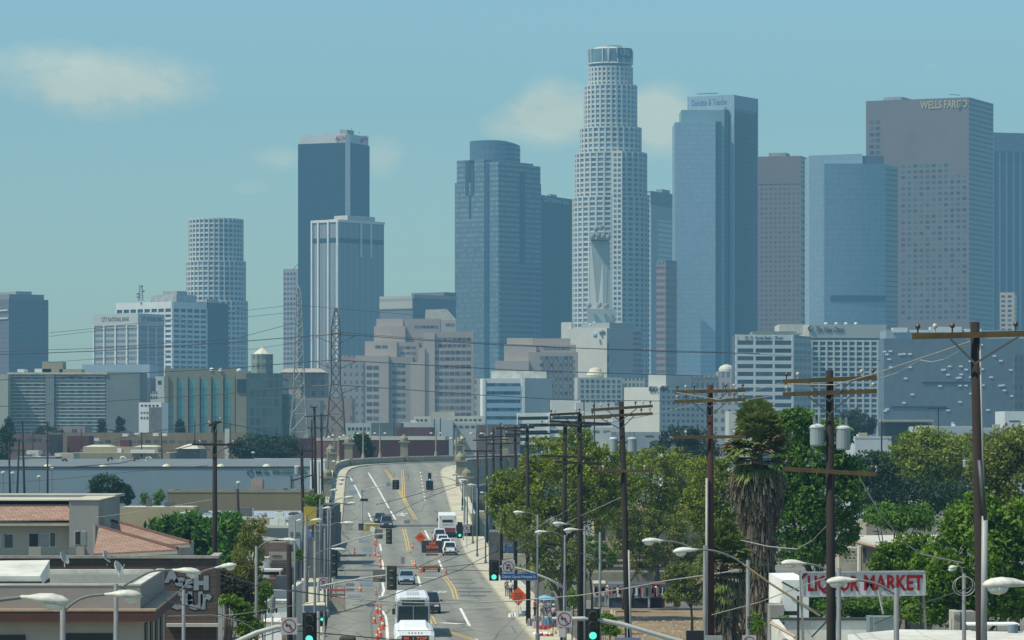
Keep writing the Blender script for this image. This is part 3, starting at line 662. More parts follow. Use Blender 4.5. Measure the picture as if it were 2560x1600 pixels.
t=Tower('brown grid tower between pale blue tower and curved glass tower',3520,1880,2003,2027,390,FM('brown_grid',(.215,.15,.12),(.13,.115,.12),4.4,4.2,.55,.6,.3,var=.25),theta=16)
t.slab(MB(),'R',.3,t.B,0,t.zt-24,0,.3).build('side_windows',FM('brown_side',(.12,.10,.11),(.05,.065,.10),6.5,9,.6,.55,.3),t.root);t.slab(MB(),'L',0,t.A,t.zt-25,t.zt+.2,0,.3).build('top_band',GRIDB,t.root)
t.roofbox('plant_room',ROOFM,.35,.7,.2,.6,4)
D_=3200
root=thing('office_tower','curved pale blue glass tower with dark horizontal slot low on its front','tower',(X(2140,D_),D_,0))
CG=FM('curved_glass',(.12,.20,.26),(.17,.26,.33),4.2,1.6,.82,.9,.3,gmetal=.3,var=.1);CG2=FM('curved_light',(.34,.46,.50),(.40,.52,.55),4.2,1.6,.8,.9,.4,gmetal=.2,var=.06)
MB().hexa([(X(2026,D_),D_+14,0),(X(2172,D_),D_+14,0),(X(2172,D_),D_+60,0),(X(2026,D_),D_+60,0)],[(X(2026,D_),D_+14,Z(386,D_)),(X(2160,D_),D_+14,Z(381,D_)),(X(2160,D_),D_+60,Z(381,D_)),(X(2026,D_),D_+60,Z(386,D_))]).build('back_wall',CG2,root)
fr=[(X(2062,D_)+(X(2217,D_)-X(2062,D_))*k/10,D_+4-2.5*math.sin(math.pi*k/10)+k*.5)for k in range(11)]
pl=fr+[(X(2217,D_),D_+50),(X(2062,D_),D_+50)]
MB().prism(pl,0,Z(408,D_)).build('front_wall',CG,root)
MB().prism([(x,y-.5)for x,y in fr[1:]]+[(x,y+.5)for x,y in fr[:0:-1]],Z(753,D_),Z(738,D_)).build('slot',M('slot_navy',(.035,.06,.10),.4),root)
MB().hexa([(X(2217,D_),D_+8.8,0),(X(2254,D_),D_+30,0),(X(2254,D_),D_+50,0),(X(2217,D_),D_+50,0)],[(X(2217,D_),D_+8.8,Z(410,D_)),(X(2254,D_),D_+30,Z(412,D_)),(X(2254,D_),D_+50,Z(412,D_)),(X(2217,D_),D_+50,Z(410,D_))]).build('side_wall',PD,root)
MB().box(X(2161,D_),X(2214,D_),D_+15,D_+45,Z(410,D_),Z(386,D_)).build('roof_plant',M('plant_navy',(.08,.10,.13),.6),root)
D_=3420
GBR=FM('great_brown',(.185,.150,.135),(.165,.14,.13),4.4,4.3,.5,.6,.3,var=.12)
t=Tower('big brown granite tower with gold lettering at its top right',D_,2165,2422,2483,243,M('granite_brown',(.19,.142,.12),.6,.12,.04),theta=24)
wq=[]
rows=28;z0,z1=Z(800,D_),Z(404,D_)
for q in t.grid('L',t.ux('L',2419),t.ux('L',2250),z0,z1,11,rows,.62,.55):
 if q[0][2]>Z(430,D_)and q[0][0]>X(2385,D_):continue
 wq.append(q)
wq+=t.grid('L',t.ux('L',2202),t.ux('L',2172),Z(382,D_),Z(290,D_),2,6,.75,.6)
panes(t.root,wq,M('granite_glass',(.07,.085,.105),.25,.35,.2),cap=100)
t.slab(MB(),'R',0,t.B,0,t.zt-.3,0,.2).build('side_wall',FM('granite_side',(.12,.115,.13),(.10,.10,.12),4.4,4.3,.5,.6,.3,var=.1),t.root)
t.sign('L','WELLS FARGO',2302,2419,262,9.5,M('gold',(.58,.46,.20),.4,.1,1))
MB().bar(P(2375,236,D_),P(2400,238,D_),1,.6).build('roof_crane',ROOFM,t.root);t.roofbox('plant_room',ROOFM,.7,.88,.2,.6,4)
t=Tower('dark tower with pale vertical stripes at the right edge of the skyline',3650,2475,2484,2640,332,FM('right_stripe',(.30,.33,.36),(.04,.06,.09),400,7.2,.998,.72,.2,var=.15),theta=72)
t.slab(MB(),'R',-.2,t.B,t.zy(378),t.zt+.3,0,.6).build('top_band',M('striptop',(.22,.25,.28),.7),t.root)
t=Tower('small beige block with square windows at the far right edge',2500,2500,2536,2590,731,M('beige_block',(.50,.42,.34),.8,.1,.05),theta=10,name='apartment_building',cat='building')
panes(t.root,t.grid('R',.5,min(t.B,40),t.zy(830),t.zy(735),6,8,.6,.5)+t.grid('L',1,t.A,t.zy(830),t.zy(735),2,8,.6,.5),BGLASS,cap=60)
def side_windows(t,f,u0,u1,z0,z1,cols,rows,mat=None,fu=.65,fz=.55,cap=100,off=.06):
 panes(t.root,t.grid(f,u0,u1,z0,z1,cols,rows,fu,fz,off),mat or BGLASS,cap=cap)
 # hotel with script sign
t=Tower('grid fronted hotel with script lettering and round logo on its top band',2000,1990,2024,2214,830,M('hotel_wall',(.50,.50,.45),.8,.12,.08),theta=82,name='hotel',cat='hotel')
# front wall is R here
zt=Z(811,2000)
t.body(M('hotel_band',(.50,.49,.43),.8,.1,.08),t.zt-3,zt,'top_band',c=(0,-.3,-.3,-.3))
L_=t.B;zg1,zg0=Z(852,2000),Z(1060,2000);rows=16;cols=10
b=MB()
for k in range(rows+1):z=zg0+(zg1-zg0)*k/rows;t.slab(b,'R',0,L_,z-.45,z+.45,0,.6)
for k in range(cols+1):u_=1+(L_-1.4)*k/cols;t.slab(b,'R',u_-.5,u_+.5,0,zg1+.5,0,.75)
b.build('facade_grid',M('hotel_grid',(.66,.66,.60),.8,.1,.1),t.root)
t.slab(MB(),'R',.5,L_-.5,Z(858,2000),Z(845,2000),0,.2).build('dark_band',DGLASS,t.root)
side_windows(t,'R',1,L_-.4,zg0,zg1,cols,rows,M('hotel_glass',(.07,.085,.11),.3,.5,.3),.72,.6)
SIGNG=M('sign_bluegrey',(.06,.10,.14),.6)
text(t.root,'The New Otani',t.pt('R',t.ux('R',2073),Z(824,2000),.5),t.b,4.4,SIGNG,width=abs(t.ux('R',2108)-t.ux('R',2038)),shear=.35,ext=.05)
q=t.pt('R',t.ux('R',2025.5),Z(821.5,2000),.45);MB().prism([(q.x+1.35*math.cos(a*math.pi/8),q.z+1.35*math.sin(a*math.pi/8))for a in range(16)],0,.2).f
rg=[(q.x+1.4*math.cos(-a*math.pi/8),q.y,q.z+1.4*math.sin(-a*math.pi/8))for a in range(16)]
MB().hexa(rg,[(x,y-.3,z)for x,y,z in rg]).build('logo_disc',SIGNG,t.root)
q2=[(q.x+.45+.55*math.cos(-a*math.pi/5),q.y-.32,q.z+.3+.55*math.sin(-a*math.pi/5))for a in range(10)];MB().face(q2).build('logo_dot',M('logo_light',(.4,.5,.5)),t.root)
MB().box(X(1945,1985),X(2004,1985),1975,2010,Z(836,1985),Z(812,1985)).build('roof_room',M('roof_cream',(.62,.60,.48),.8),t.root)
for k,x in enumerate((2066,2092,2116,2141)):MB().lathe([(.3,0),(.9,.4),(.9,1.0),(.3,1.3)],(X(x,2005),2008,Z(811,2000)),8).build('roof_vent',WHITEC,t.root)
# banded office with lettering
t=Tower('white banded office block with bank lettering, left of the hotel',1900,1830,1838,1983,838,M('banded_office',(.10,.12,.14),.4,.3,.1),theta=80,name='office_building',cat='office building')
rows=12;zt=t.zt;st=(Z(855,1900)-Z(1064,1900))/10.7
b=MB();t.slab(b,'R',0,t.B,Z(851,1900),zt+.3,0,.5)
for k in range(rows):z=Z(862,1900)-k*st;t.slab(b,'R',0,t.B,max(0,z-st*.46),z,0,.7)
b.build('facade_grid',WHITEC,t.root)
t.ribs('pier',WHITEC,'R',[.5,t.B*.33,t.B*.66,t.B-.5],0,zt,1.0,.72)
wq=[]
for k in range(rows):
 z=Z(862,1900)-k*st
 for c in range(3):wq.append(t.quad('R',t.B*c/3+.8,t.B*(c+1)/3-.8,z-st+.05,z-st*.46-.05,.1))
panes(t.root,wq,M('band_glass',(.06,.085,.11),.25,.5,.25))
t.sign('R','California Bank & Trust',1875,1956,845,2.2,SIGND)
q=t.pt('R',t.ux('R',1866),Z(844.5,1900),.55);rg=[(q.x+1.0*math.cos(-a*math.pi/6),q.y,q.z+1.0*math.sin(-a*math.pi/6))for a in range(12)];MB().hexa(rg,[(x,y-.15,z)for x,y,z in rg]).build('logo_disc',M('logo_brown',(.28,.22,.17)),t.root)
MB().hexa([(t.pt('R',t.B,0).x,t.pt('R',t.B,0).y+.5,0),(X(2028,1925),1925,0),(X(2028,1925),1960,0),(t.pt('R',t.B,0).x,1960,0)],[(t.pt('R',t.B,0).x,t.pt('R',t.B,0).y+.5,Z(838,1910)),(X(2028,1925),1925,Z(840,1910)),(X(2028,1925),1960,Z(840,1910)),(t.pt('R',t.B,0).x,1960,Z(838,1910))]).build('side_wing',FM('side_wing',(.38,.40,.38),(.06,.085,.11),st,5.2,.48,.86,.3),t.root)
MB().box(X(1880,1930),X(1990,1930),1925,1950,Z(838,1930),Z(829,1930)).build('roof_plant',M('roof_olive',(.28,.28,.22),.8),t.root)
# dark perforated government block
t=Tower('huge blue grey block with scattered bright open panels at right',1800,2196,2210,2640,846,FM('perforated',(.13,.165,.19),(.12,.155,.18),4.2,2.4,.9,.96,.5,var=.08,stain=.06),theta=86,name='office_building',cat='office building')
PANEL=M('open_panel',(.85,.87,.85),.4,.05)
lst=[(2211,879),(2226,878),(2217,886),(2250,886),(2260,885),(2275,885),(2223,898),(2227,918),(2275,918),(2360,924),(2357,925),(2374,916),(2402,916),(2415,924),(2370,937),(2403,936),(2264,946),(2394,945),(2400,944),(2427,943),(2350,965),(2400,964),(2415,964),(2457,963),(2500,964),(2508,963),(2511,976),(2281,986),(2427,984),(2260,1007),(2400,1005),(2370,1026),(2470,1025),(2218,1023),(2213,1027),(2453,862),(2502,902),(2456,923),(2478,943),(2426,903),(2527,925),(2486,890),(2530,990)]
for k,(x,y)in enumerate(lst):
 u_=t.ux('R',x);z=Z(y,t.pt('R',u_,0).y);t.slab(MB(),'R',u_-.8,u_+.8,z-.35,z+.35,.0,.3).build('open_panel',PANEL,t.root)
for x0,x1,y in((2305,2430,957),(2228,2366,1018)):t.slab(MB(),'R',t.ux('R',x0),t.ux('R',x1),Z(y+2,1810),Z(y-2,1810),0,.3).build('slot',SIGND,t.root)
RW=M('roof_white',(.62,.64,.62),.7,.15,.2)
MB().box(X(2213,1815),X(2640,1815),1812,1840,t.zt,Z(826,1815)).build('roof_screen',M('roof_screen',(.30,.36,.40),.7),t.root)
for x0,x1,y in((2228,2265,820),(2322,2400,818),(2410,2450,823),(2270,2318,826)):MB().box(X(x0,1818),X(x1,1818),1811,1818,Z(832,1818),Z(y,1818)).build('roof_plant',RW,t.root)
Tower('dark grey wing at the far right edge behind the tall utility pole',1760,2533,2536,2640,886,FM('perf_dark',(.08,.10,.10),(.05,.06,.065),4.2,2.4,.6,.6,.5),theta=84,name='office_building',cat='office building')
# telephone exchange with microwave tower
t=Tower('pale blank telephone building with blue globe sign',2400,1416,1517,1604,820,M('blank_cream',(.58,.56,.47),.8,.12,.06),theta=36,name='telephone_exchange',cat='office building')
t.slab(MB(),'R',0,t.B,0,t.zt-.2,0,.15).build('side_wall',M('blank_side',(.36,.37,.36),.8,.12,.06),t.root)  # darker slab paints the right face in shade
q=[t.pt('L',t.A+d,0,-2)for d in(0,5)]
MB().hexa([(q[1].x,q[1].y,0),(q[0].x+2,q[0].y-1,0),(q[0].x+3,q[0].y+25,0),(q[1].x,q[1].y+25,0)],[(q[1].x,q[1].y,Z(803,2400)),(q[0].x+2,q[0].y-1,Z(803,2400)),(q[0].x+3,q[0].y+25,Z(803,2400)),(q[1].x,q[1].y+25,Z(803,2400))]).build('stair_tower',M('blank_cream',0),t.root)
t.roofbox('roof_room',M('blank_side',0),.02,.72,.1,.8,Z(806,2400)-t.zt)
for x,y,r_ in((1486,808,1.5),(1476,813,.8)):MB().lathe([(.3,-.3),(1,0),(1,.5),(.3,.9)],(X(x,2400),2400,Z(y,2400)),10).build('dish',WHITEC,t.root)
t.sign('L','at&t',1499,1514,831,3.6,SIGND)
q=t.pt('L',t.ux('L',1488),t.zy(836),.5);rg=[]
MB().lathe([(.35,-2.4),(1.6,-1.8),(2.3,-.6),(2.3,.6),(1.6,1.8),(.35,2.4)],q+t.b*1.9,12).build('logo_globe',M('logo_blue',(.30,.47,.60),.5),t.root)
b=MB()
for r0 in range(6):z=t.zt-14-r0*7.4;t.slab(b,'R',.5,1.6,z,z+4.6,0,.4)
b.build('slit_window',SIGND,t.root)
side_windows(t,'R',t.ux('R',1582),t.B-.5,Z(935,2440),Z(828,2440),3,8,None,.8,.5,off=.3)
b_=t.root
mt=thing('microwave_tower','tapering concrete microwave tower with dishes rising behind the telephone building','tower',(X(1500,2440),2440,0))
DM=2440;MC=M('mast_cream_lit',(.72,.71,.62),.8,.1,.1);MC2=M('mast_grey',(.36,.41,.40),.8,.1,.1)
def quadpost(x0,x1,y0,x2,x3,y1,dd,mat,nm,dep=4):
 MB().hexa([(X(x0,DM),DM+dd,Z(y0,DM)),(X(x1,DM),DM+dd,Z(y0,DM)),(X(x1,DM),DM+dd+dep,Z(y0,DM)),(X(x0,DM),DM+dd+dep,Z(y0,DM))],[(X(x2,DM),DM+dd,Z(y1,DM)),(X(x3,DM),DM+dd,Z(y1,DM)),(X(x3,DM),DM+dd+dep,Z(y1,DM)),(X(x2,DM),DM+dd+dep,Z(y1,DM))]).build(nm,mat,mt)
quadpost(1470,1538,820,1468,1540,772,0,MC2,'base_block',14)
quadpost(1484,1516,772,1478,1522,602,2,MC2,'core',8);quadpost(1475,1493,772,1476,1479,612,1.9,MC,'leg',2)  # cream strip paints the sunlit left face of the core
quadpost(1495,1508,772,1505.5,1507.5,662,1.9,MC,'leg',2);quadpost(1514,1527,772,1520,1524,602,2.2,MC2,'leg',2)  # cream strip here is another painted sunlit face
for k,y in enumerate((600,585)):quadpost(1476,1524,y,1476,1524,y-3,-2,MC2,'platform',14)
for k,(x,y)in enumerate(((1472,765),(1498,764),(1515,766),(1482,592),(1495,590),(1508,591),(1520,594),(1490,574),(1503,571))):
 MB().lathe([(.3,-1.6),(1.5,-.8),(1.7,.6),(1.4,1.6),(.3,1.8)],(X(x,DM),DM-3,Z(y,DM)),10).build('dish',ROOFM,mt)
 # stepped pinkish state building: two wings each
PINK=M('pink_granite',(.48,.40,.335),.8,.1,.06);PINKS=M('pink_shade',(.40,.335,.285),.8,.1,.06)  # second one is the granite darkened to paint right-hand faces in shade
PGL=M('pink_glass',(.10,.11,.12),.35,.4,.3)
def stepped(label,parts,bands,D):
 rt=thing('office_building',label,'office building',(X(parts[0][0],D),D,0),'stepped pinkish office wings')
 for x0,x1,y,dd,m in parts:MB().box(X(x0,D+dd),X(x1,D+dd),D+dd,D+dd+30,0,Z(y,D+dd)).build('wall',m,rt)
 wq=[]
 for x0,x1,y0,y1,rows,cols,dd,fz in bands:
  for r_ in range(rows):
   for c in range(cols):
    ya=y0+(y1-y0)*(r_+.5-fz/2)/rows;yb=y0+(y1-y0)*(r_+.5+fz/2)/rows;xa=x0+(x1-x0)*(c+.08)/cols;xb=x0+(x1-x0)*(c+.92)/cols;d=D+dd-.1
    wq.append([(X(xa,d),d,Z(yb,d)),(X(xb,d),d,Z(yb,d)),(X(xb,d),d,Z(ya,d)),(X(xa,d),d,Z(ya,d))])
 panes(rt,wq,PGL);return rt
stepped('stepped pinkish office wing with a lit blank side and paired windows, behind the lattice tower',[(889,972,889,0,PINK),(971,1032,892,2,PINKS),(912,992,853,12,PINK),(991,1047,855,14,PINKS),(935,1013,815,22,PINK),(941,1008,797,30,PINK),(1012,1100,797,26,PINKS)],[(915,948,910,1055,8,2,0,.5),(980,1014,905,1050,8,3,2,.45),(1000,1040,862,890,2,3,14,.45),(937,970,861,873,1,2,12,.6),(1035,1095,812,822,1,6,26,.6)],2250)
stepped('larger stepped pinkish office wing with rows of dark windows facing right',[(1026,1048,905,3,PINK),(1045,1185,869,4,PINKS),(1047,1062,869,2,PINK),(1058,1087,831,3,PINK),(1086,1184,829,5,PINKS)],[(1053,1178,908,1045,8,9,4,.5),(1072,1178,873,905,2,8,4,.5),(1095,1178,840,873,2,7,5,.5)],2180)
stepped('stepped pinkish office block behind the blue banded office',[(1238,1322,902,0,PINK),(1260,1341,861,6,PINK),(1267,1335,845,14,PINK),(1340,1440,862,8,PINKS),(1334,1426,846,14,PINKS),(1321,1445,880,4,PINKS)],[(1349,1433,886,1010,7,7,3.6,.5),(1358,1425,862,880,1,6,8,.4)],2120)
g_=thing('office_building','gabled stone block peeping out left of the glass tower','office building',(X(1100,2700),2700,0))
MB().box(X(1060,2700),X(1141,2700),2700,2740,0,Z(800,2700)).build('wall',PINK,g_)
MB().hexa([(X(1062,2700),2700,Z(800,2700)),(X(1141,2700),2700,Z(800,2700)),(X(1141,2700),2740,Z(800,2700)),(X(1062,2700),2740,Z(800,2700))],[(X(1064,2700),2702,Z(774,2700)),(X(1117,2700),2702,Z(772,2700)),(X(1117,2700),2738,Z(772,2700)),(X(1064,2700),2738,Z(774,2700))]).build('roof',M('gable_roof',(.40,.36,.29),.8),g_)
panes(g_,[[(X(x,2699.8),2699.8,Z(y+7,2699.8)),(X(x+4,2699.8),2699.8,Z(y+7,2699.8)),(X(x+4,2699.8),2699.8,Z(y,2699.8)),(X(x,2699.8),2699.8,Z(y,2699.8))]for x in(1114,1120,1126,1132)for y in(808,)],PGL)
t=Tower('flat dark slab with lit tan end between striped tower and glass tower',2900,950,1032,1140,740,M('flat_slab',(.15,.17,.19),.7,.15,.05),theta=38,name='office_building',cat='office building')
t.slab(MB(),'L',0,t.A,t.zy(772),t.zt+.3,0,.6).build('lit_end',FM('lit_end',(.42,.40,.32),(.22,.22,.2),7,80,.3,1,.7),t.root)
t.slab(MB(),'R',0,t.B,t.zt-1.5,t.zt+1.2,0,.8).build('cornice',M('cornice_tan',(.36,.34,.28)),t.root)
t.roofbox('plant_room',M('flat_slab',0),0,1,.72,1,4)
# blue banded white office
t=Tower('white office with bright blue window bands and blank right side',1700,1200,1208,1310,946,M('blueband_wall',(.70,.72,.70),.7,.08,.1),theta=84,name='office_building',cat='office building')
wq=[];zt=Z(957,1700);st=(Z(957,1700)-Z(1040,1700))/4.0
b=MB()
for k in range(6):
 z=zt-k*st
 wq+=[t.quad('R',1.5+(t.B-3)*c/12,1.5+(t.B-3)*(c+.94)/12,z-st*.42,z-st*.04,.1)for c in range(12)]
 t.slab(b,'R',.8,t.B-.6,z-st,z-st*.45,0,.5)
b.build('blue_spandrel',M('spandrel_blue',(.30,.45,.56),.4,.12,.3),t.root)
panes(t.root,wq,M('spandrel_glass',(.08,.11,.16),.3,.4,.4))
t.ribs('corner_pier',WHITEC,'R',[.3,t.B-.3],0,t.zt,1.2,.7)
e=t.pt('R',t.B,0)
MB().hexa([(e.x+.2,e.y+.3,0),(X(1380,1712),1712,0),(X(1380,1712),1745,0),(e.x+.2,1745,0)],[(e.x+.2,e.y+.3,Z(945,1700)),(X(1380,1712),1712,Z(946,1712)),(X(1380,1712),1745,Z(946,1712)),(e.x+.2,1745,Z(945,1700))]).build('blank_wall',M('blank_grey',(.44,.48,.47),.8,.08,.1),t.root)
MB().box(X(1227,1715),X(1366,1715),1712,1735,t.zt,Z(928,1715)).build('penthouse',M('penthouse_pale',(.60,.59,.50),.8,.3,.3),t.root)
# gridded grey block, white hotel, parking deck, domed block
t=Tower('grey block with a regular grid of square windows behind the white walls',1950,1436,1444,1556,944,M('grey_block',(.42,.43,.39),.8,.1,.1),theta=84,name='office_building',cat='office building')
side_windows(t,'R',1,t.B-.5,Z(1010,1950),Z(947,1950),8,5,M('grey_glass',(.09,.12,.13),.3),.6,.6)
e=t.pt('R',t.B,0);MB().box(e.x,X(1612,1965),1962,1990,0,Z(946,1960)).build('side_wing',FM('grey_wing',(.42,.43,.39),(.1,.13,.14),3.0,2.0,.6,.55,.4),t.root)
MB().lathe([(4,0),(4.6,1.4),(4.2,2.4),(3.4,3.0),(2.6,4.6),(.6,5.2)],(X(1489,1960),1965,Z(944,1960)),14).build('roof_dome',M('cream_dome',(.70,.66,.48),.7),t.root)
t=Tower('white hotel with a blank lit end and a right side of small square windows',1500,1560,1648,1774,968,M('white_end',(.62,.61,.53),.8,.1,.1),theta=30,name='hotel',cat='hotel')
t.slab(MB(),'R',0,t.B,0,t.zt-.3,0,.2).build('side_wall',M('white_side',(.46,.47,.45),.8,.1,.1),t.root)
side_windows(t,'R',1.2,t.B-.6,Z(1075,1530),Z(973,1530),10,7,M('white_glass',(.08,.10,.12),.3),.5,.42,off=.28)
t.sign('R','MIYAKO',1650,1668,971,2.6,SIGND);t.sign('L','MIYAKO',1624,1645,973,3,SIGND)
t.roofbox('roof_room',M('white_side',0),.1,.6,.2,.7,5)
rt=thing('parking_structure','white open parking deck with dark horizontal openings','parking structure',(X(1292,1250),1250,0))
MB().box(X(1294,1252),X(1530,1252),1252,1290,0,Z(1040,1252)).build('core',M('deck_dark',(.045,.05,.055),.8),rt)
for k in range(5):
 y0=1033+k*17.5
 MB().hexa([(X(1292,1250),1249.5,Z(y0+9,1250)),(X(1530,1250),1250,Z(y0+7-2,1250)),(X(1530,1250),1290,Z(y0+7-2,1250)),(X(1292,1250),1290,Z(y0+9,1250))],[(X(1292,1250),1249.5,Z(y0,1250)),(X(1530,1250),1250,Z(y0-4,1250)),(X(1530,1250),1290,Z(y0-4,1250)),(X(1292,1250),1290,Z(y0,1250))]).build('deck_slab',M('deck_white',(.72,.72,.64),.8,.12,.2),rt)
for x in(1292,1371,1450,1529):MB().box(X(x,1249),X(x+3,1249),1249,1250,0,Z(1036,1249)).build('column',M('deck_white',0),rt)
rt=thing('office_building','long ornate stone block with a small domed turret on its right corner','office building',(X(1690,2300),2300,0))
MB().box(X(1683,2300),X(1800,2300),2300,2330,0,Z(942,2300)).build('wall',FM('ornate',(.40,.36,.29),(.13,.13,.13),6.5,3.0,.55,.5,.5,var=.3),rt)
MB().box(X(1680,2299),X(1802,2299),2298.5,2331,Z(944,2299),Z(939,2299)).build('cornice',M('cornice_tan',0),rt);
MB().box(X(1797,2296),X(1838,2296),2296,2330,0,Z(928,2296)).build('turret',FM('ornate',0,0,0,0),rt)
MB().lathe([(4.6,0),(4.6,1.5),(4.0,2.6),(2.6,3.6),(.8,4.2)],(X(1817,2300),2303,Z(928,2296)),14).build('dome',M('dome_cream',(.66,.62,.54),.7),rt)
for k in range(9):MB().box(X(1690+k*12,2298),X(1692+k*12,2298),2298,2299,Z(939,2298),Z(934,2298)).build('finial',M('cornice_tan',0),rt)
# boxes of the middle distance, one thing each
def block(label,px0,px1,ytop,D,depth,mat,name='building',cat='building',roof=None,rcol=None,group=None,wins=None,wmat=None,par=.0,rot=0,yb=None,z0=0):
 rt=thing(name,label,cat,(X((px0+px1)/2,D),D,z0),group)
 x0,x1,z1=X(px0,D),X(px1,D),Z(ytop,D)
 MB().box(x0,x1,D,D+depth,z0 if yb is None else Z(yb,D),z1).build('wall',mat,rt)
 if par:
  b=MB();b.box(x0-.05,x1+.05,D-.06,D+.22,z1,z1+par);b.box(x0-.05,x0+.25,D+.22,D+depth,z1,z1+par);b.box(x1-.25,x1+.05,D+.22,D+depth,z1,z1+par);b.box(x0+.25,x1-.25,D+depth-.3,D+depth,z1,z1+par)
  b.build('parapet',rcol or mat,rt)
 if roof:MB().box(x0+.26,x1-.26,D+.23,D+depth-.31,z1-.02,z1+.05+par*.3).build('roof',roof,rt)
 if roof and x1-x0>5 and name in('warehouse','shed','building','shop'):
  for k in range(R.randint(2,5)):
   ux_=R.uniform(x0+1,x1-2);uy=D+depth*R.uniform(.15,.6);s_=R.uniform(.5,1.6);MB().box(ux_,ux_+s_,uy,uy+s_,z1,z1+R.uniform(.3,1.1)).build('roof_unit',R.choice((RW,GREY,ROOFD,TAN)),rt)
 if wins:
  wq=[]
  for wx0,wx1,wy0,wy1,cols,rows in wins:
   for r_ in range(rows):
    for c in range(cols):
     xa=wx0+(wx1-wx0)*(c+.18)/cols;xb=wx0+(wx1-wx0)*(c+.82)/cols;ya=wy0+(wy1-wy0)*(r_+.2)/rows;yb_=wy0+(wy1-wy0)*(r_+.8)/rows;d=D-.05
     wq.append([(X(xa,d),d,Z(yb_,d)),(X(xb,d),d,Z(yb_,d)),(X(xb,d),d,Z(ya,d)),(X(xa,d),d,Z(ya,d))])
  panes(rt,wq,wmat or BGLASS)
 return rt
GREY=M('grey_stucco',(.34,.36,.35),.85,.15,.2);LGREY=M('light_grey',(.46,.47,.44),.85,.15,.2);OFFW=M('off_white',(.60,.59,.50),.85,.15,.2);BRN=M('brown_stucco',(.26,.20,.13),.9,.2,.2)
TAN=M('tan_stucco',(.32,.28,.19),.9,.15,.2);REDB=M('red_brick_far',(.085,.032,.032),.9,.25,.3);SALM=M('salmon',(.24,.13,.105),.85,.2,.2);ROOFL=M('roof_light',(.56,.54,.44),.85,.2,.2);ROOFD=M('roof_dark',(.12,.12,.12),.9,.3,.2);ROOFG=M('roof_grey',(.15,.175,.18),.85,.2,.15)
# apartments with balconies, left
rt=thing('apartment_building','long apartment slab with stacked balcony rails on the left','apartment building',(X(20,1500),1500,0))
AW=M('apt_grey',(.20,.23,.22),.8,.15,.1);
MB().box(X(20,1500),X(265,1500),1500,1530,0,Z(936,1500)).build('wall',FM('apt_wall',(.30,.32,.29),(.06,.075,.08),2.95,3.4,.55,.5,.4,var=.5),rt)
MB().box(X(113,1498),X(135,1498),1498.4,1500,0,Z(938,1498)).build('stair_wall',AW,rt)
MB().box(X(265,1499),X(349,1499),1499,1530,0,Z(930,1499)).build('blank_wall',AW,rt)
MB().box(X(18,1498),X(268,1498),1498.5,1531,Z(936,1500),Z(931,1500)).build('roof_edge',M('apt_edge',(.55,.53,.40),.8),rt)
for k in range(17):
 z=Z(941,1500)-k*(Z(941,1500)-Z(1078,1500))/16
 for x0,x1 in((21,112),(138,263)):MB().box(X(x0,1498),X(x1,1498),1499.1,1500,z-.18,z+.2).build('balcony',M('balcony_pale',(.48,.53,.50),.7,.2,.2),rt)
for x0,x1,y0,y1,m_ in((107,158,931,904,TAN),(45,62,931,923,RW),(88,130,931,922,RW),(150,205,931,923,TAN)):MB().box(X(x0,1510),X(x1,1510),1508,1520,Z(y0,1510),Z(y1,1510)).build('roof_room',m_,rt)
block('pale flat slab at the very left edge beside the balcony apartments',-60,20,936,1490,30,M('slab_tan',(.40,.41,.34),.8,.1,.1),'apartment_building','apartment building')
block('low pale blue roof storey above the balcony apartments',205,374,911,2300,60,M('pale_blue_low',(.42,.50,.54),.8,.1,.1))
# tan pillared building with teal glass
t=Tower('tan stone building with tall teal glass strips between pillars',1420,405,412,592,921,M('tan_pillar',(.25,.245,.175),.8,.12,.1),theta=85,name='office_building',cat='office building')
TEAL=FM('teal_glass',(.07,.19,.19),(.10,.28,.28),3.4,60,.88,.99,.25,var=.15)
for k,x in enumerate((442,472,501,530,560)):
 t.slab(MB(),'R',t.ux('R',x),t.ux('R',x+20),0,Z(949,1420),0,.12).build('window',TEAL,t.root)
 MB().tube([t.pt('R',t.ux('R',x),0,.25),t.pt('R',t.ux('R',x),Z(949,1420),.25)],.18,4).build('mullion',SIGND,t.root)
t.slab(MB(),'R',t.ux('R',412.5),t.ux('R',432),0,Z(1005,1420),0,.12).build('window',TEAL,t.root)
for x in(412,433,461,490,519,549,578):t.slab(MB(),'R',max(-.2,t.ux('R',x)),t.ux('R',x+9),0,Z(940,1420),0,.7).build('pillar',M('tan_pillar',0),t.root)
for x,y in((525,928),(594,930),(548,929)):MB().lathe([(.2,0),(.9,.3),(.9,1.0),(.2,1.4)],(X(x,1415),1422,Z(y,1415)),8).build('dish',WHITEC,t.root)
rt=thing('office_building','dark green glass block with a pyramid capped octagonal turret','office building',(X(640,1400),1400,0))
DGR=FM('dark_green',(.055,.09,.09),(.035,.08,.085),3.4,2.2,.8,.75,.25,var=.3)
MB().box(X(590,1404),X(626,1404),1404,1440,0,Z(928,1404)).build('wall',M('tan_pillar',0),rt);MB().box(X(592,1403),X(625,1403),1403.6,1404,Z(980,1404),Z(948,1404)).build('window',M('navy_glass',(.02,.05,.09),.2),rt)
MB().box(X(616,1400),X(706,1400),1400,1440,0,Z(933,1400)).build('wall',DGR,rt);MB().box(X(706,1402),X(724,1402),1402,1440,0,Z(985,1402)).build('wall',DGR,rt)
cx=X(653.5,1400);MB().prism(poly_round(cx,1404,4.2,4.2,8,math.pi/8),Z(935,1400),Z(885,1400)).build('turret',FM('turret',(.20,.24,.20),(.10,.14,.13),3.4,2.2,.6,.6,.3),rt)
MB().lathe([(3.4,0),(.1,2.6)],(cx,1404,Z(885,1400)),8).build('pyramid_cap',M('cap_cream',(.66,.63,.47),.7),rt)
rt=thing('office_building','pinkish old office block with pediment left of the lattice tower','office building',(X(755,1750),1750,0))
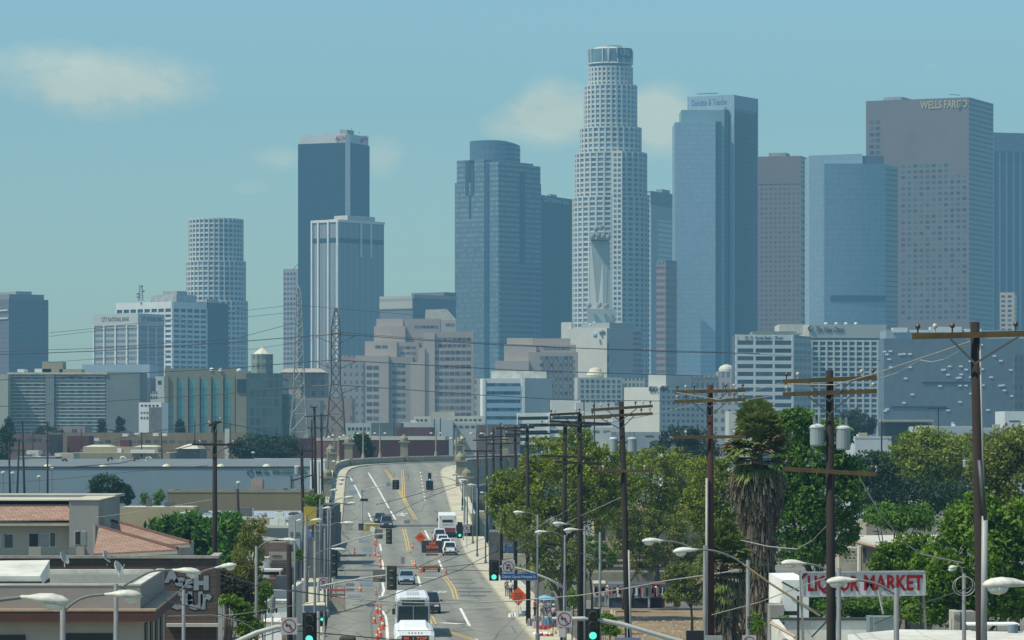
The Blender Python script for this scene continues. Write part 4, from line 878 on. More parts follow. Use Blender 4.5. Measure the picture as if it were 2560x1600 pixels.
MB().box(X(702,1750),X(752,1750),1750,1790,0,Z(930,1750)).build('wall',FM('pink_old',(.46,.34,.26),(.14,.13,.12),5,4.2,.45,.4,.5),rt);MB().box(X(752,1753),X(812,1753),1753,1790,0,Z(932,1750)).build('wall',FM('pink_shaded',(.22,.19,.18),(.08,.09,.10),5,4.2,.45,.4,.5),rt)  # right-hand wall has its shade mixed into a darker pink
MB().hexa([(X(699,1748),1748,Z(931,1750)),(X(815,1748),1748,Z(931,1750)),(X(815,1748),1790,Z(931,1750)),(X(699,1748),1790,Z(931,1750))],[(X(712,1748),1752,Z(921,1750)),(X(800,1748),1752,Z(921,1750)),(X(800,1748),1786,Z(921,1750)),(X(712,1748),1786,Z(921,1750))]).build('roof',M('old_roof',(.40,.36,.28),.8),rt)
block('pinkish brick flats with small windows left of the stepped office wing',850,892,888,2300,30,FM('pink_flats',(.36,.25,.22),(.16,.14,.13),4,2.6,.5,.5,.5),'apartment_building','apartment building')
block('grey narrow block standing behind the lattice tower',812,908,905,2000,30,FM('narrow_grey',(.30,.29,.28),(.14,.14,.14),4,3,.45,.4,.5))
block('low pink ruinous brick block at the foot of the lattice tower',730,880,995,1500,30,FM('ruin',(.32,.25,.21),(.17,.16,.15),4.5,3.6,.4,.4,.7))
block('low grey block between dark glass block and lattice tower',735,800,1000,1450,30,M('lowgrey',(.27,.29,.28),.8))
rt=block('bright white three storey house left of the teal glass building',347,403,1006,1250,25,M('bright_white',(.80,.80,.76),.7,.08,.2),wins=[(350,398,1010,1018,5,1),(350,372,1028,1036,3,1),(350,372,1040,1050,3,1)])
MB().box(X(372,1249),X(404,1249),1249.4,1250,0,Z(1018,1250)).build('shaded_wing',M('shaded_wing',(.20,.18,.19),.8),rt)  # dark box paints the shaded half of the house
block('cream office block peeping above the bright white house',374,411,978,1650,25,OFFW,wins=[(376,394,975,1000,3,2)]);block('small cream tower piece at the left of the teal glass building',388,410,941,1700,25,OFFW,wins=[(392,406,948,965,1,1)])
block('shaded brown block right of the blank apartment end wall',346,376,944,1650,25,M('shade_brown',(.17,.16,.18),.8))
block('slim grey flats left of the blue banded office',1186,1212,946,2000,20,FM('slim_flats',(.40,.40,.34),(.2,.2,.19),4,3,.5,.5,.5))
block('broad white wall behind the parking deck',1378,1452,1000,1450,30,M('broad_white',(.60,.61,.55),.8,.1,.1));block('pale storey right of the broad white wall',1440,1560,1006,1420,30,M('pale_storey',(.50,.52,.49),.8,.1,.1),wins=[(1532,1556,1004,1016,1,1)])
block('grey wing with window rows right of the white hotel',1760,1845,975,1700,30,FM('grey_wing2',(.36,.36,.34),(.14,.16,.17),3.8,3,.5,.5,.4));block('cream plain wall behind the tall fan palm',1822,1880,1028,1250,20,M('cream_plain',(.50,.51,.46),.8,.1,.1))
# low town between river and skyline
block('long dark red brick building with pale roof edge behind the bridge curve',848,1112,1100,905,60,REDB,'warehouse','warehouse',roof=ROOFL,rcol=ROOFL,par=.9)
block('red brick store with salmon end wall left of the bridge pylons',724,806,1096,940,30,REDB,'warehouse','warehouse',roof=ROOFD,wins=[(730,790,1112,1124,5,1)])
block('salmon coloured end wall beside the bridge pylons',786,850,1102,925,20,SALM,'warehouse','warehouse',roof=ROOFL,rcol=ROOFL,par=.7,wins=[(812,840,1112,1122,1,1)])
block('pale teal building with a row of dark doors behind the bridge',862,930,1058,1100,30,M('pale_teal',(.42,.48,.45),.8,.1,.2),wins=[(868,926,1066,1078,6,1)]);block('dark teal low building right of the pale teal one',928,1002,1057,1090,30,M('dark_teal',(.12,.17,.19),.8,.2,.3))
block('long pale grey building behind the right bridge pylons',1000,1122,1056,1180,30,LGREY,roof=ROOFL);block('cream rooftop rooms on the long pale grey skyline',1034,1078,1041,1230,20,OFFW,wins=[(1038,1070,1046,1055,3,1)])
block('tall blank grey block with cream top above the bridge',1078,1136,1030,1260,30,M('cream_top',(.48,.46,.39),.8,.1,.1));block('pale blank wall in front of the cream topped block',1080,1132,1050,1150,25,M('pale_blank',(.42,.47,.47),.8,.1,.1))
block('cream shop row left of the blue banded office',1130,1212,1040,1240,20,OFFW,wins=[(1135,1205,1046,1054,6,1)]);block('pinkish grey low row under the cream shop row',1124,1210,1058,1160,20,LGREY,wins=[(1130,1205,1062,1072,5,1)])
block('maroon roofed long shed below the blue banded office',1192,1300,1062,1050,40,M('maroon',(.16,.13,.12),.8,.2,.2),'shed','shed',wins=[(1200,1290,1074,1090,7,1)])
block('dark low roof mass behind the pylon by the dark tree',990,1080,1068,1010,30,M('dark_maroon',(.14,.08,.09),.85,.3,.3))
block('blue grey shed with flat dark roof line above the plane trees',1532,1760,1080,760,50,M('bluegrey_shed',(.24,.29,.32),.8,.1,.1),'shed','shed',wins=[(1546,1566,1088,1093,1,1),(1608,1640,1088,1093,1,1)],wmat=SIGND)
block('cream doorway block at the end of the blue grey shed',1652,1664,1101,755,5,M('bright_white',0),'shed','shed');block('low grey shed with dark openings right of the transformers',1440,1545,1068,900,30,LGREY,'shed','shed',wins=[(1450,1530,1074,1084,3,1)])
block('flat roofed white shed right of the near transformers',2138,2228,1096,720,30,M('shed_white',(.46,.50,.52),.8,.15,.2),'shed','shed',roof=RW,par=.4);block('long pale shed with dark doors under the government block',2306,2440,1066,860,30,M('shed_pale',(.38,.43,.45),.8,.12,.2),'shed','shed',wins=[(2378,2394,1078,1098,1,1),(2396,2402,1086,1096,1,1),(2408,2418,1078,1098,1,1)],roof=RW)
block('cream shed end with roof lip right of the tree tops',2306,2336,1064,850,10,OFFW,'shed','shed');block('pale long shed behind the tall pole at right',2450,2640,1070,870,30,M('shed_pale2',(.42,.46,.47),.8,.12,.2),'shed','shed',wins=[(2530,2560,1078,1100,3,1)],roof=RW);block('white cube with dark lower strip at the right edge',2512,2600,1028,1000,20,M('white_cube',(.56,.60,.60),.8,.1,.2),'shed','shed',wins=[(2515,2560,1050,1056,1,1)])
block('flat tan canopy roof seen between poles at right',2208,2334,1049,1100,30,M('canopy_tan',(.40,.37,.29),.8),'shed','shed',yb=1054);block('dark shed interior under the flat tan canopy',2212,2330,1056,1120,20,M('canopy_dark',(.06,.08,.09),.8),'shed','shed')  # solid dark box stands in for the shade under the canopy
block('brownish long market hall across the left middle distance',120,615,1082,1010,30,BRN,'warehouse','warehouse',roof=ROOFD,wins=[(160,600,1098,1108,22,1)],wmat=M('dusty_glass',(.13,.14,.13),.5));block('dull red shop fronts at the far left',14,122,1086,960,30,M('dull_red',(.17,.12,.11),.85,.25,.3),wins=[(20,118,1094,1106,8,1)])
block('small red roofed hut in front of the brown market hall',168,222,1090,985,12,M('hut_red',(.14,.05,.05),.8));block('grey brick block rising behind the red roofed hut',142,212,1066,1100,20,M('grey_brick',(.30,.27,.26),.85));block('red van like kiosk in front of the market hall',300,322,1100,990,8,M('kiosk_red',(.20,.05,.055),.8),'kiosk','kiosk')
for k,(x,y,lb)in enumerate(((312,1087,'bright white roof vent box above the conifers, largest of the row'),(342,1085,'thin white roof vent box right of the largest one'),(388,1086,'white roof vent box left of a matching pair on the market hall'),(410,1086,'white roof vent box in front of the teal glass building'),(240,1098,'white roof vent box low on the market hall roof'))):
 o=MB().box(X(x-6,1000),X(x+7,1000),1000,1003,Z(y+4,1000),Z(y-3,1000)).build('roof_vent',M('bright_white',0));tag(o,lb,'roof vent','white vent boxes on the market roof')
rt=block('olive tan rooftop hall behind the big blue grey warehouse',183,424,1132,880,25,TAN,'warehouse','warehouse',roof=ROOFL)
MB().box(X(207,885),X(395,885),885,900,Z(1133,885),Z(1117,885)).build('upper_storey',TAN,rt);MB().box(X(326,879),X(387,879),879,879.9,Z(1133,879),Z(1124,879)).build('white_louvre',M('bright_white',0),rt)
for x0,x1,y in((206,280,1112),(330,396,1113)):
 MB().hexa([(X(x0,886),886,Z(1117.5,886)),(X(x1,886),886,Z(1117.5,886)),(X(x1,886),898,Z(1117.5,886)),(X(x0,886),898,Z(1117.5,886))],[(X(x0+22,886),888,Z(y,886)),(X(x1-14,886),888,Z(y,886)),(X(x1-14,886),896,Z(y,886)),(X(x0+22,886),896,Z(y,886))]).build('roof_hump',ROOFL,rt)
block('small cream shed left of the olive tan hall',136,184,1133,860,12,M('cream_shed',(.50,.47,.34),.85),'shed','shed',roof=ROOFL);block('grey roofed low shed at far left behind three poles',40,140,1142,850,20,ROOFG,'shed','shed',roof=RW);block('dark open topped shed beside the left poles',102,120,1136,858,6,SIGND,'shed','shed');block('white trailer roof beside the left poles',66,96,1126,890,8,RW,'trailer','trailer')
rt=block('cream humped roof shed left of the wooden pole',432,500,1122,900,20,M('hump_wall',(.20,.20,.18),.85),'shed','shed');MB().hexa([(X(438,899),899,Z(1122,900)),(X(498,899),899,Z(1122,900)),(X(498,899),918,Z(1122,900)),(X(438,899),918,Z(1122,900))],[(X(468,899),902,Z(1110,900)),(X(486,899),902,Z(1109,900)),(X(486,899),916,Z(1109,900)),(X(468,899),916,Z(1110,900))]).build('roof',ROOFL,rt)
o=MB().box(X(562,870),X(576,870),870,871.3,0,Z(1072,870)).build('chimney_stack',OFFW);tag(o,'tall cream chimney stack behind the blue grey warehouse','chimney')
for k,(x0,x1,lb)in enumerate(((775,784,'narrow white trailer beside three dark poles'),(787,797,'middle white trailer between dark poles'),(799,812,'white trailer nearest the bridge pylon'))):
 o=MB().box(X(x0,770),X(x1,770),770,782,3.0,Z(1151,770)).build('trailer',M('bright_white',0));tag(o,lb,'trailer','white trailers parked by the bridge')
 # blue grey produce warehouse
D_=780;rt=thing('warehouse','long blue grey produce warehouse with dark lettering and dome skylights','warehouse',(X(350,D_),D_,0))
WB=M('ware_wall',(.20,.27,.31),.8,.08,.15)
MB().box(X(-80,D_),X(776,D_),D_,D_+45,-.5,Z(1169,D_)).build('wall',WB,rt)
b=MB();b.hexa([(X(-80,D_),D_-.06,Z(1169,D_)),(X(777,D_),D_-.06,Z(1169,D_)),(X(777,D_),D_+45,Z(1169,D_)),(X(-80,D_),D_+45,Z(1169,D_))],[(X(-80,D_),D_-.06,Z(1167,D_)),(X(777,D_),D_-.06,Z(1167,D_)),(X(777,D_),D_+45,Z(1147,D_+45)),(X(-80,D_),D_+45,Z(1147,D_+45))]);b.build('roof',ROOFG,rt)
MB().box(X(-80,D_),X(777,D_),D_-.12,D_-.07,Z(1170,D_),Z(1166,D_)).build('roof_edge',SIGND,rt);MB().box(X(600,D_),X(790,D_),D_+44,D_+45.5,Z(1152,D_+45),Z(1146,D_+45)).build('roof_ridge',RW,rt)
DOME=M('dome_white',(.60,.58,.42),.6)
for x in(118,257,415,551,666):MB().lathe([(.95,0),(.9,.25),(.6,.6),(.15,.78)],(X(x,D_+1),D_+2,Z(1169.5,D_)),12).build('dome_skylight',DOME,rt)
text(rt,'M.G. PRODUCE',(X(703,D_),D_-.1,Z(1181,D_)),(1,0,0),1.05,M('sign_green',(.03,.09,.08),.6),width=X(768,D_)-X(640,D_),ext=.03)
MB().tube([(X(625+7*math.cos(a*math.pi/8),D_),D_-.1,Z(1181+7*math.sin(a*math.pi/8),D_))for a in range(17)],.07,4).build('logo_ring',M('sign_green',0),rt)
MB().box(X(628,D_),X(656,D_),D_-.15,D_,Z(1230,D_),Z(1197,D_)).build('shutter',M('shutter_pink',(.38,.28,.23),.8),rt);MB().box(X(727,D_),X(730,D_),D_-.2,D_,-.5,Z(1190,D_)).build('downpipe',SIGND,rt)
for k,(x,y)in enumerate(((270,1146),(302,1144),(336,1146),(366,1144),(156,1150))):MB().tube([(X(x,D_+30),D_+30,Z(1153,D_+30)),(X(x,D_+30),D_+30,Z(y,D_+30)),(X(x+7,D_+30),D_+30,Z(y-2,D_+30)),(X(x+12,D_+30),D_+30,Z(y+3,D_+30))],.25,6).build('roof_duct',RW if k%2 else REDB,rt)
# ------------------------------------------------------------------ vegetation
def quads_mesh(name,v,mat,parent=None,base=(0,0,0),kind=None):
 """v: (n,4,3) array of leaf quads"""
 v=np.asarray(v,dtype=np.float32);n=len(v);me=bpy.data.meshes.new(name)
 vv=v.reshape(-1,3)-np.array(tuple(base),dtype=np.float32)
 me.vertices.add(4*n);me.vertices.foreach_set('co',vv.ravel());me.loops.add(4*n);me.loops.foreach_set('vertex_index',np.arange(4*n,dtype=np.int32))
 me.polygons.add(n);me.polygons.foreach_set('loop_start',np.arange(0,4*n,4,dtype=np.int32));me.polygons.foreach_set('loop_total',np.full(n,4,np.int32))
 me.update(calc_edges=True);me.materials.append(mat)
 o=bpy.data.objects.new(name,me);COL.objects.link(o)
 if parent is not None:o.parent=parent;KIDS.setdefault(parent.name,[]).append(o)
 else:o.location=base
 if kind:o['kind']=kind
 return o
RG=np.random.default_rng(11)
def leaf_quads(c,size,asp=.6,up=.35,hang=0.):
 n=len(c);d=RG.normal(size=(n,3));d[:,2]-=hang;d/=np.linalg.norm(d,axis=1)[:,None]
 nn=RG.normal(size=(n,3));nn[:,2]=np.abs(nn[:,2])+up;s=np.cross(d,nn);s/=np.linalg.norm(s,axis=1)[:,None]+1e-9
 L=size*RG.uniform(.45,1.5,(n,1));a=d*L/2;b=s*L*asp/2
 return np.stack([c-a,c+b*.9-a*.1,c+a,c-b*.9-a*.1],1)
def crown_points(blobs,D,nclump,per,clump_r,depth=1.,shell=.55):
 """leaf positions gathered in clumps spread through ellipsoids given in photo pixels (x, y, rx, ry)"""
 out=[]
 area=np.array([rx*ry for _,_,rx,ry in blobs],float);area/=area.sum()
 for(px,py,rx,ry),a in zip(blobs,area):
  k=max(2,int(nclump*a));c=np.array(P(px,py,D));r=np.array([rx/F*D,rx/F*D*depth,ry/F*D])
  d=RG.normal(size=(k,3));d/=np.linalg.norm(d,axis=1)[:,None];rad=RG.uniform(shell,1,(k,1))**.6
  cc=c+d*rad*r
  for q in cc:
   m=max(4,int(per*RG.uniform(.3,1.7)));p=RG.normal(size=(m,3));p/=np.linalg.norm(p,axis=1)[:,None]
   out.append(q+p*RG.uniform(.2,1,(m,1))**.5*clump_r*RG.uniform(.45,1.55)*np.array([1,1,.75]))
 return np.concatenate(out)
BARK=M('bark',(.10,.075,.055),.95,.4,3);BARKP=M('bark_pale',(.22,.20,.16),.95,.5,3)
def tree(label,D,px,blobs,mat,nclump,per,clump_r,leaf,trunk_r=.25,group=None,name='tree',depth=1.,bark=None,z0=0,hang=0.,up=.35,limbs=6,asp=.6):
 x=X(px,D);t=thing(name,label,'tree' if 'tree' in name or 'palm' in name else 'shrub',(x,D,z0),group)
 tops=sorted(blobs,key=lambda b:-b[2]*b[3]);c0=P(tops[0][0],tops[0][1],D)
 b=MB();fork=Vector((x+(c0.x-x)*.5,D,z0+(c0.z-z0)*.55))
 b.tube([(x,D,z0-.3),(x+.1*trunk_r,D,z0+(fork.z-z0)*.5),fork],[trunk_r*1.25,trunk_r,trunk_r*.75],8)
 for k in range(limbs):
  bl=tops[k%len(tops)];q=P(bl[0]+R.uniform(-.6,.6)*bl[2],bl[1]+R.uniform(-.6,.5)*bl[3],D+R.uniform(-.5,.5)*bl[2]/F*D*depth)
  m_=fork.lerp(q,.5)+Vector((0,0,R.uniform(-.1,.4)));b.tube([fork+Vector((0,0,-.2)),m_,q],[trunk_r*.5,trunk_r*.32,trunk_r*.1],5)
 b.build('trunk',bark or BARK,t,smooth=True)
 pts=crown_points(blobs,D,nclump,per,clump_r,depth)
 pts=pts[pts[:,2]>z0+.1]
 quads_mesh('crown',leaf_quads(pts,leaf,asp,up,hang),mat,t,BASE[t.name]);return t
LF_SYC=leaf_mat('leaf_sycamore',(.055,.10,.006),(.23,.30,.018),(.36,.38,.06),.35)
LF_OLV=leaf_mat('leaf_olive',(.07,.105,.014),(.21,.26,.035),(.31,.31,.09),.3)
LF_GRN=leaf_mat('leaf_green',(.026,.085,.010),(.11,.24,.025),(.20,.31,.06),.4)
LF_BRT=leaf_mat('leaf_bright',(.05,.11,.008),(.15,.28,.015),(.22,.33,.05),.5)
LF_DRK=leaf_mat('leaf_dark',(.014,.036,.016),(.045,.085,.03),(.08,.115,.05),.3)
LF_YEL=leaf_mat('leaf_willow',(.09,.11,.018),(.22,.24,.045),(.30,.27,.09),.4)
LF_PUR=leaf_mat('leaf_purple',(.03,.022,.02),(.07,.055,.045),(.09,.09,.05),.6)
LF_BAN=leaf_mat('leaf_banana',(.03,.10,.012),(.10,.24,.03),(.17,.29,.07),.3)
LF_FAR=leaf_mat('leaf_far',(.022,.042,.026),(.05,.075,.042),(.07,.09,.05),.12)
# plane trees on the right pavement
tree('big yellow green plane tree overhanging the right pavement behind the poles',325,1415,[(1415,1215,150,95),(1300,1255,78,75),(1500,1190,85,85),(1360,1150,62,52),(1432,1110,48,38),(1260,1225,45,50),(1340,1310,100,50),(1470,1275,90,50),(1440,1160,80,50)],LF_SYC,640,46,.62,.30,.3)
tree('second plane tree, duller olive, right of the big yellow green one',365,1640,[(1640,1200,120,72),(1560,1190,70,60),(1715,1200,80,62),(1600,1270,110,60),(1700,1275,90,55),(1660,1150,70,30)],LF_SYC,520,42,.66,.30,.3)
tree('low dark plane tree under the olive one beside the beige building',345,1560,[(1575,1330,52,55),(1640,1330,75,60),(1610,1390,55,50),(1720,1340,50,60),(1545,1280,55,28),(1725,1420,45,45),(1690,1400,40,40)],LF_OLV,340,40,.5,.26,.18)
tree('drooping shaded tree in front of the pavement shops right of the street',300,1404,[(1330,1340,60,50),(1390,1400,65,50),(1290,1300,45,45),(1440,1400,40,60),(1350,1420,50,30)],LF_OLV,240,40,.45,.24,.16)
tree('round pale green tree top in the gap left of the near palm',620,1715,[(1700,1092,50,24),(1745,1098,45,24),(1690,1120,60,24),(1745,1125,60,22)],LF_FAR,220,40,.8,.4,.2)
tree('small street tree with a rounded top between transformers and white hotel',560,1440,[(1440,1090,38,26),(1465,1110,30,22)],LF_GRN,90,40,.6,.35,.15)
# right side
tree('tall dark green tree behind the second pole and its transformers',225,2030,[(2030,1150,85,75),(1990,1075,48,55),(2060,1240,100,80),(2000,1290,85,70),(2090,1330,60,60),(2010,1370,80,45),(1990,1045,35,25),(2080,1090,45,40),(2120,1180,30,40),(1960,1200,40,70)],LF_GRN,760,44,.45,.24,.28)
tree('bright green leafy tree filling the lower right corner by the sign',190,2440,[(2440,1400,130,95),(2380,1470,95,60),(2540,1420,80,120),(2450,1310,90,55),(2330,1420,40,45),(2500,1500,110,45),(2360,1530,90,30),(2440,1260,45,28),(2560,1320,60,60)],LF_BRT,700,44,.5,.26,.25)
tree('reddish olive tree at the right edge above the bright green one',280,2540,[(2540,1200,80,90),(2480,1170,60,60),(2560,1120,70,50),(2550,1290,60,50)],LF_OLV,380,42,.6,.3,.25)
tree('broad olive tree in the middle right distance behind the twin transformers',430,2330,[(2330,1150,110,60),(2260,1170,70,50),(2400,1160,70,45),(2300,1110,70,35),(2370,1210,90,35)],LF_SYC,380,42,.9,.42,.3)
tree('olive tree running behind the tall near pole at right',450,2500,[(2500,1120,75,42),(2420,1130,60,40),(2560,1110,50,50)],LF_OLV,240,42,.9,.42,.3)
tree('dark shaded thicket tree under the middle right trees',400,2280,[(2280,1240,110,45),(2200,1230,80,50),(2370,1250,90,40),(2180,1170,60,40)],LF_DRK,300,40,.8,.4,.2)
tree('fresh green bushy tree beside the flat roofed house',240,2230,[(2220,1290,60,26),(2260,1300,40,20),(2300,1290,30,26)],LF_GRN,140,40,.5,.25,.15)
tree('light green shrubby tree before the flat roofed house eaves',200,2220,[(2215,1395,35,35),(2262,1385,32,45),(2240,1415,50,22),(2300,1365,26,22)],LF_BRT,170,40,.35,.22,.12)
tree('hazy blue green tree far behind the second pole',950,2140,[(2140,1060,48,32),(2115,1075,35,26)],LF_FAR,150,40,1.4,.7,.3)
tree('hazy round tree far behind the olive tree at right',900,2240,[(2240,1130,50,24),(2290,1120,40,20)],LF_FAR,100,40,1.3,.7,.3)
tree('green leafy tree filling the gap left of the tall fan palm',320,1790,[(1770,1200,60,60),(1820,1250,55,60),(1760,1270,60,45),(1840,1180,40,50),(1800,1310,60,40)],LF_SYC,300,42,.6,.28,.2)
tree('shaded leafy shrub mass between the market stalls and the short palm',300,1730,[(1725,1450,45,40),(1700,1490,35,22),(1760,1480,40,30),(1690,1440,30,30)],LF_OLV,190,40,.4,.22,.1,name='shrub')
tree('leafy hanging tree over the rails left of the beige building',340,1480,[(1470,1370,45,30),(1510,1395,35,26),(1430,1440,35,25),(1395,1450,30,30)],LF_GRN,170,40,.4,.22,.1)
for k,(px,blobs,n_,lb)in enumerate(((2140,[(2120,1518,75,22),(2180,1520,70,20)],190,'low shrub spreading behind the sign posts'),(2060,[(2040,1515,40,24)],90,'small dark shrub at the left foot of the sign'),(2265,[(2270,1515,30,30)],90,'leafy shrub under the right end of the sign'))):
 tree(lb,185+k*4,px,blobs,LF_GRN,n_,36,.3,.18,.06,name='shrub',z0=3)
tree('young light green sapling beside the fourth pole',265,1430,[(1431,1492,13,18),(1435,1508,12,14)],LF_BRT,50,30,.18,.13,.05);tree('light green shrub behind the near traffic signal at right',170,1520,[(1520,1560,18,24),(1535,1575,20,15),(1508,1548,12,15)],LF_BRT,70,36,.16,.12,.05,name='shrub')
tree('thin leafy sapling at the foot of the tall fan palm',165,1985,[(1960,1570,20,25),(1890,1560,14,24)],LF_BRT,60,36,.2,.12,.05)
# left side
tree('broad leafy banana clump behind the tiled hip roof',310,470,[(470,1345,75,40),(420,1330,45,32),(530,1350,55,45),(560,1330,45,40),(470,1310,60,22),(560,1385,40,35)],LF_BAN,330,22,.7,.75,.2,asp=.36,hang=.3)
tree('light green banana clump right of the wooden pole',285,565,[(565,1400,30,38),(600,1340,22,30),(575,1310,25,20)],LF_BAN,110,22,.6,.6,.15,asp=.36,hang=.3)
tree('tall yellowish willow like tree beside the grey lamp post',225,615,[(630,1335,32,36),(620,1400,36,50),(600,1440,36,45),(650,1475,26,30),(615,1480,30,40),(640,1310,22,14)],LF_YEL,260,40,.32,.2,.14,hang=1.0,asp=.35)
tree('dark purplish shrubby tree behind the graffiti wall corner',215,580,[(575,1470,45,32),(610,1490,35,35),(555,1450,22,25)],LF_PUR,190,40,.3,.17,.1)
tree('yellow green shrub low beside the purplish tree',175,600,[(610,1535,22,26),(625,1570,30,28),(570,1500,22,12),(590,1510,20,14)],LF_BRT,150,36,.22,.14,.06,name='shrub');tree('small bright shrub at the foot of the grey lamp post',195,660,[(660,1480,16,22),(650,1520,10,14)],LF_BRT,60,34,.22,.14,.05,name='shrub')
tree('round dark tree in front of the blue grey warehouse',560,265,[(265,1212,36,24),(300,1232,28,22),(240,1216,18,18),(320,1245,14,14)],LF_DRK,190,40,.6,.34,.2);tree('small lime green tree right of the dark warehouse tree',560,362,[(361,1247,10,14)],LF_BRT,30,36,.45,.3,.1);tree('little lime green tree nearest the tan wall',560,398,[(398,1240,13,15),(394,1255,10,8)],LF_BRT,40,36,.45,.3,.1)
for px,y0,y1,w_,lb in((255,1045,1090,10,'dark conifer in front of the apartment balconies'),(300,1035,1092,11,'tallest dark conifer before the blank apartment end'),(450,1048,1085,9,'dark conifer before the teal glass strips'),(22,1045,1095,12,'dark conifer at the left corner of the balcony apartments')):
 tree(lb,1150,px,[(px,y0+(y1-y0)*.25,w_*.4,(y1-y0)*.25),(px,y0+(y1-y0)*.55,w_*.7,(y1-y0)*.3),(px,y1-6,w_,12)],LF_FAR,70,40,.9,.6,.25,name='conifer_tree',group=None)
tree('far green scrub right of the dark conifers',1100,280,[(285,1088,40,10),(120,1080,35,14)],LF_FAR,80,36,1,.6,.2)
tree('dark tree crossing the slim lamp standards on the bridge curve',800,912,[(908,1108,16,24),(918,1125,14,18),(900,1095,10,12)],LF_DRK,110,40,.7,.5,.2)
tree('vine covered dark green tree mass right of the wooden pole',860,650,[(640,1115,55,26),(700,1120,50,28),(600,1125,30,22)],LF_DRK,260,44,1.2,.6,.3)
tree('dark shrubby tree at the far left behind the pole trio',820,10,[(8,1110,22,45)],LF_DRK,60,40,1,.5,.2)
# fan palms
PALM_G=leaf_mat('palm_green',(.06,.105,.018),(.15,.225,.045),(.31,.32,.12),1.2);PALM_D=leaf_mat('palm_dead',(.14,.10,.055),(.26,.20,.12),(.30,.26,.18),1.5,.15);PALM_T=leaf_mat('palm_thatch',(.055,.045,.034),(.14,.118,.09),(.22,.19,.14),2.5,.1)
def fan(p,d,L,w,n,droop,out):
 """one fan frond: n pleated blades spread around direction d from the stalk end p"""
 d=d.normalized();s=d.cross(Vector((0,0,1)));
 if s.length<.1:s=Vector((1,0,0))
 s.normalize();u_=s.cross(d).normalized();hub=p+d*L*.45
 for k in range(n):
  a=(k/(n-1)-.5)*w;bd=(d*math.cos(a)+s*math.sin(a)+u_*R.uniform(-.12,.12)).normalized();Lb=L*.62*(1-.18*abs(a)/(w/2))*R.uniform(.85,1.1)
  mid=hub+bd*Lb*.6;tip=hub+bd*Lb+Vector((0,0,-droop*Lb));sd_=s*math.cos(a)-d*math.sin(a);wd=L*.062
  out.append([hub,mid+sd_*wd,tip,mid-sd_*wd])
def palm(label,D,px,py_crown,R_,py_skirt_top,skirt_r,lean=0,n=46,nd=40,z0=0,dead=.25,skirt_bot=1.6):
 x=X(px,D);zc=Z(py_crown,D);t=thing('fan_palm_tree',label,'palm tree',(x,D,z0));top=Vector((x+lean,D,zc))
 MB().tube([(x,D,z0-.3),(x+lean*.5,D,(z0+zc)/2),top],[skirt_r*.42,skirt_r*.34,skirt_r*.3],10).build('trunk',BARK,t)
 g,dd,st=[],[],MB()
 for k in range(n):
  az=k*2.39996+R.uniform(-.2,.2);el=math.radians(82-150*(k/n)**1.25+R.uniform(-12,12));d=Vector((math.cos(az)*math.cos(el),math.sin(az)*math.cos(el),math.sin(el)))
  L=R_*R.uniform(.85,1.1)*(1 if k<n*.55 else .74);p0=top+Vector((0,0,.25-1.0*R_*(k/n)))
  fan(p0,d,L,2.5,21,.22 if el>0 else .38,dd if(k>n*.45 and R.random()<dead)else g);st.tube([p0,p0+d*L*.46],[.035,.02],4)
 quads_mesh('crown',[[tuple(q)for q in f]for f in g],PALM_G,t,BASE[t.name]);quads_mesh('dead_frond',[[tuple(q)for q in f]for f in dd],PALM_D,t,BASE[t.name],kind='stuff')if dd else None
 st.build('frond_stalk',M('frond_stalk',(.22,.22,.08),.7),t,kind='stuff')
 # skirt of old thatch hanging against the trunk
 zs=Z(py_skirt_top,D);q=[]
 for k in range(int(nd*60)):
  f=R.random();z=zs-(zs-z0-skirt_bot)*f;az=R.uniform(0,2*math.pi);rr=skirt_r*(1.05-.35*f)*R.uniform(.55,1.0)+(.25*R_*max(0,1-f*6));c=Vector((x+lean*(1-f*.7)+rr*math.cos(az),D+rr*math.sin(az),z));L=R.uniform(.35,1.0);tv=Vector((-math.sin(az),math.cos(az),0))*R.uniform(.012,.035)
  o=Vector((math.cos(az),math.sin(az),0))*R.uniform(-.05,.22);q.append([tuple(c-tv),tuple(c+tv),tuple(c+tv*.3+o+Vector((R.uniform(-.1,.1),0,-L))),tuple(c-tv*.3+o+Vector((R.uniform(-.1,.1),0,-L)))])
 quads_mesh('thatch_skirt',q,PALM_T,t,BASE[t.name]);return t
palm('tall fan palm with shaggy grey thatch hanging down its trunk',186,1893,1105,1.95,1175,.86,n=84,nd=120,dead=.42,skirt_bot=.5)
palm('short fan palm with drooping fronds left of the tall one',176,1810,1395,1.65,1440,.62,n=70,nd=40,dead=.25,skirt_bot=0)
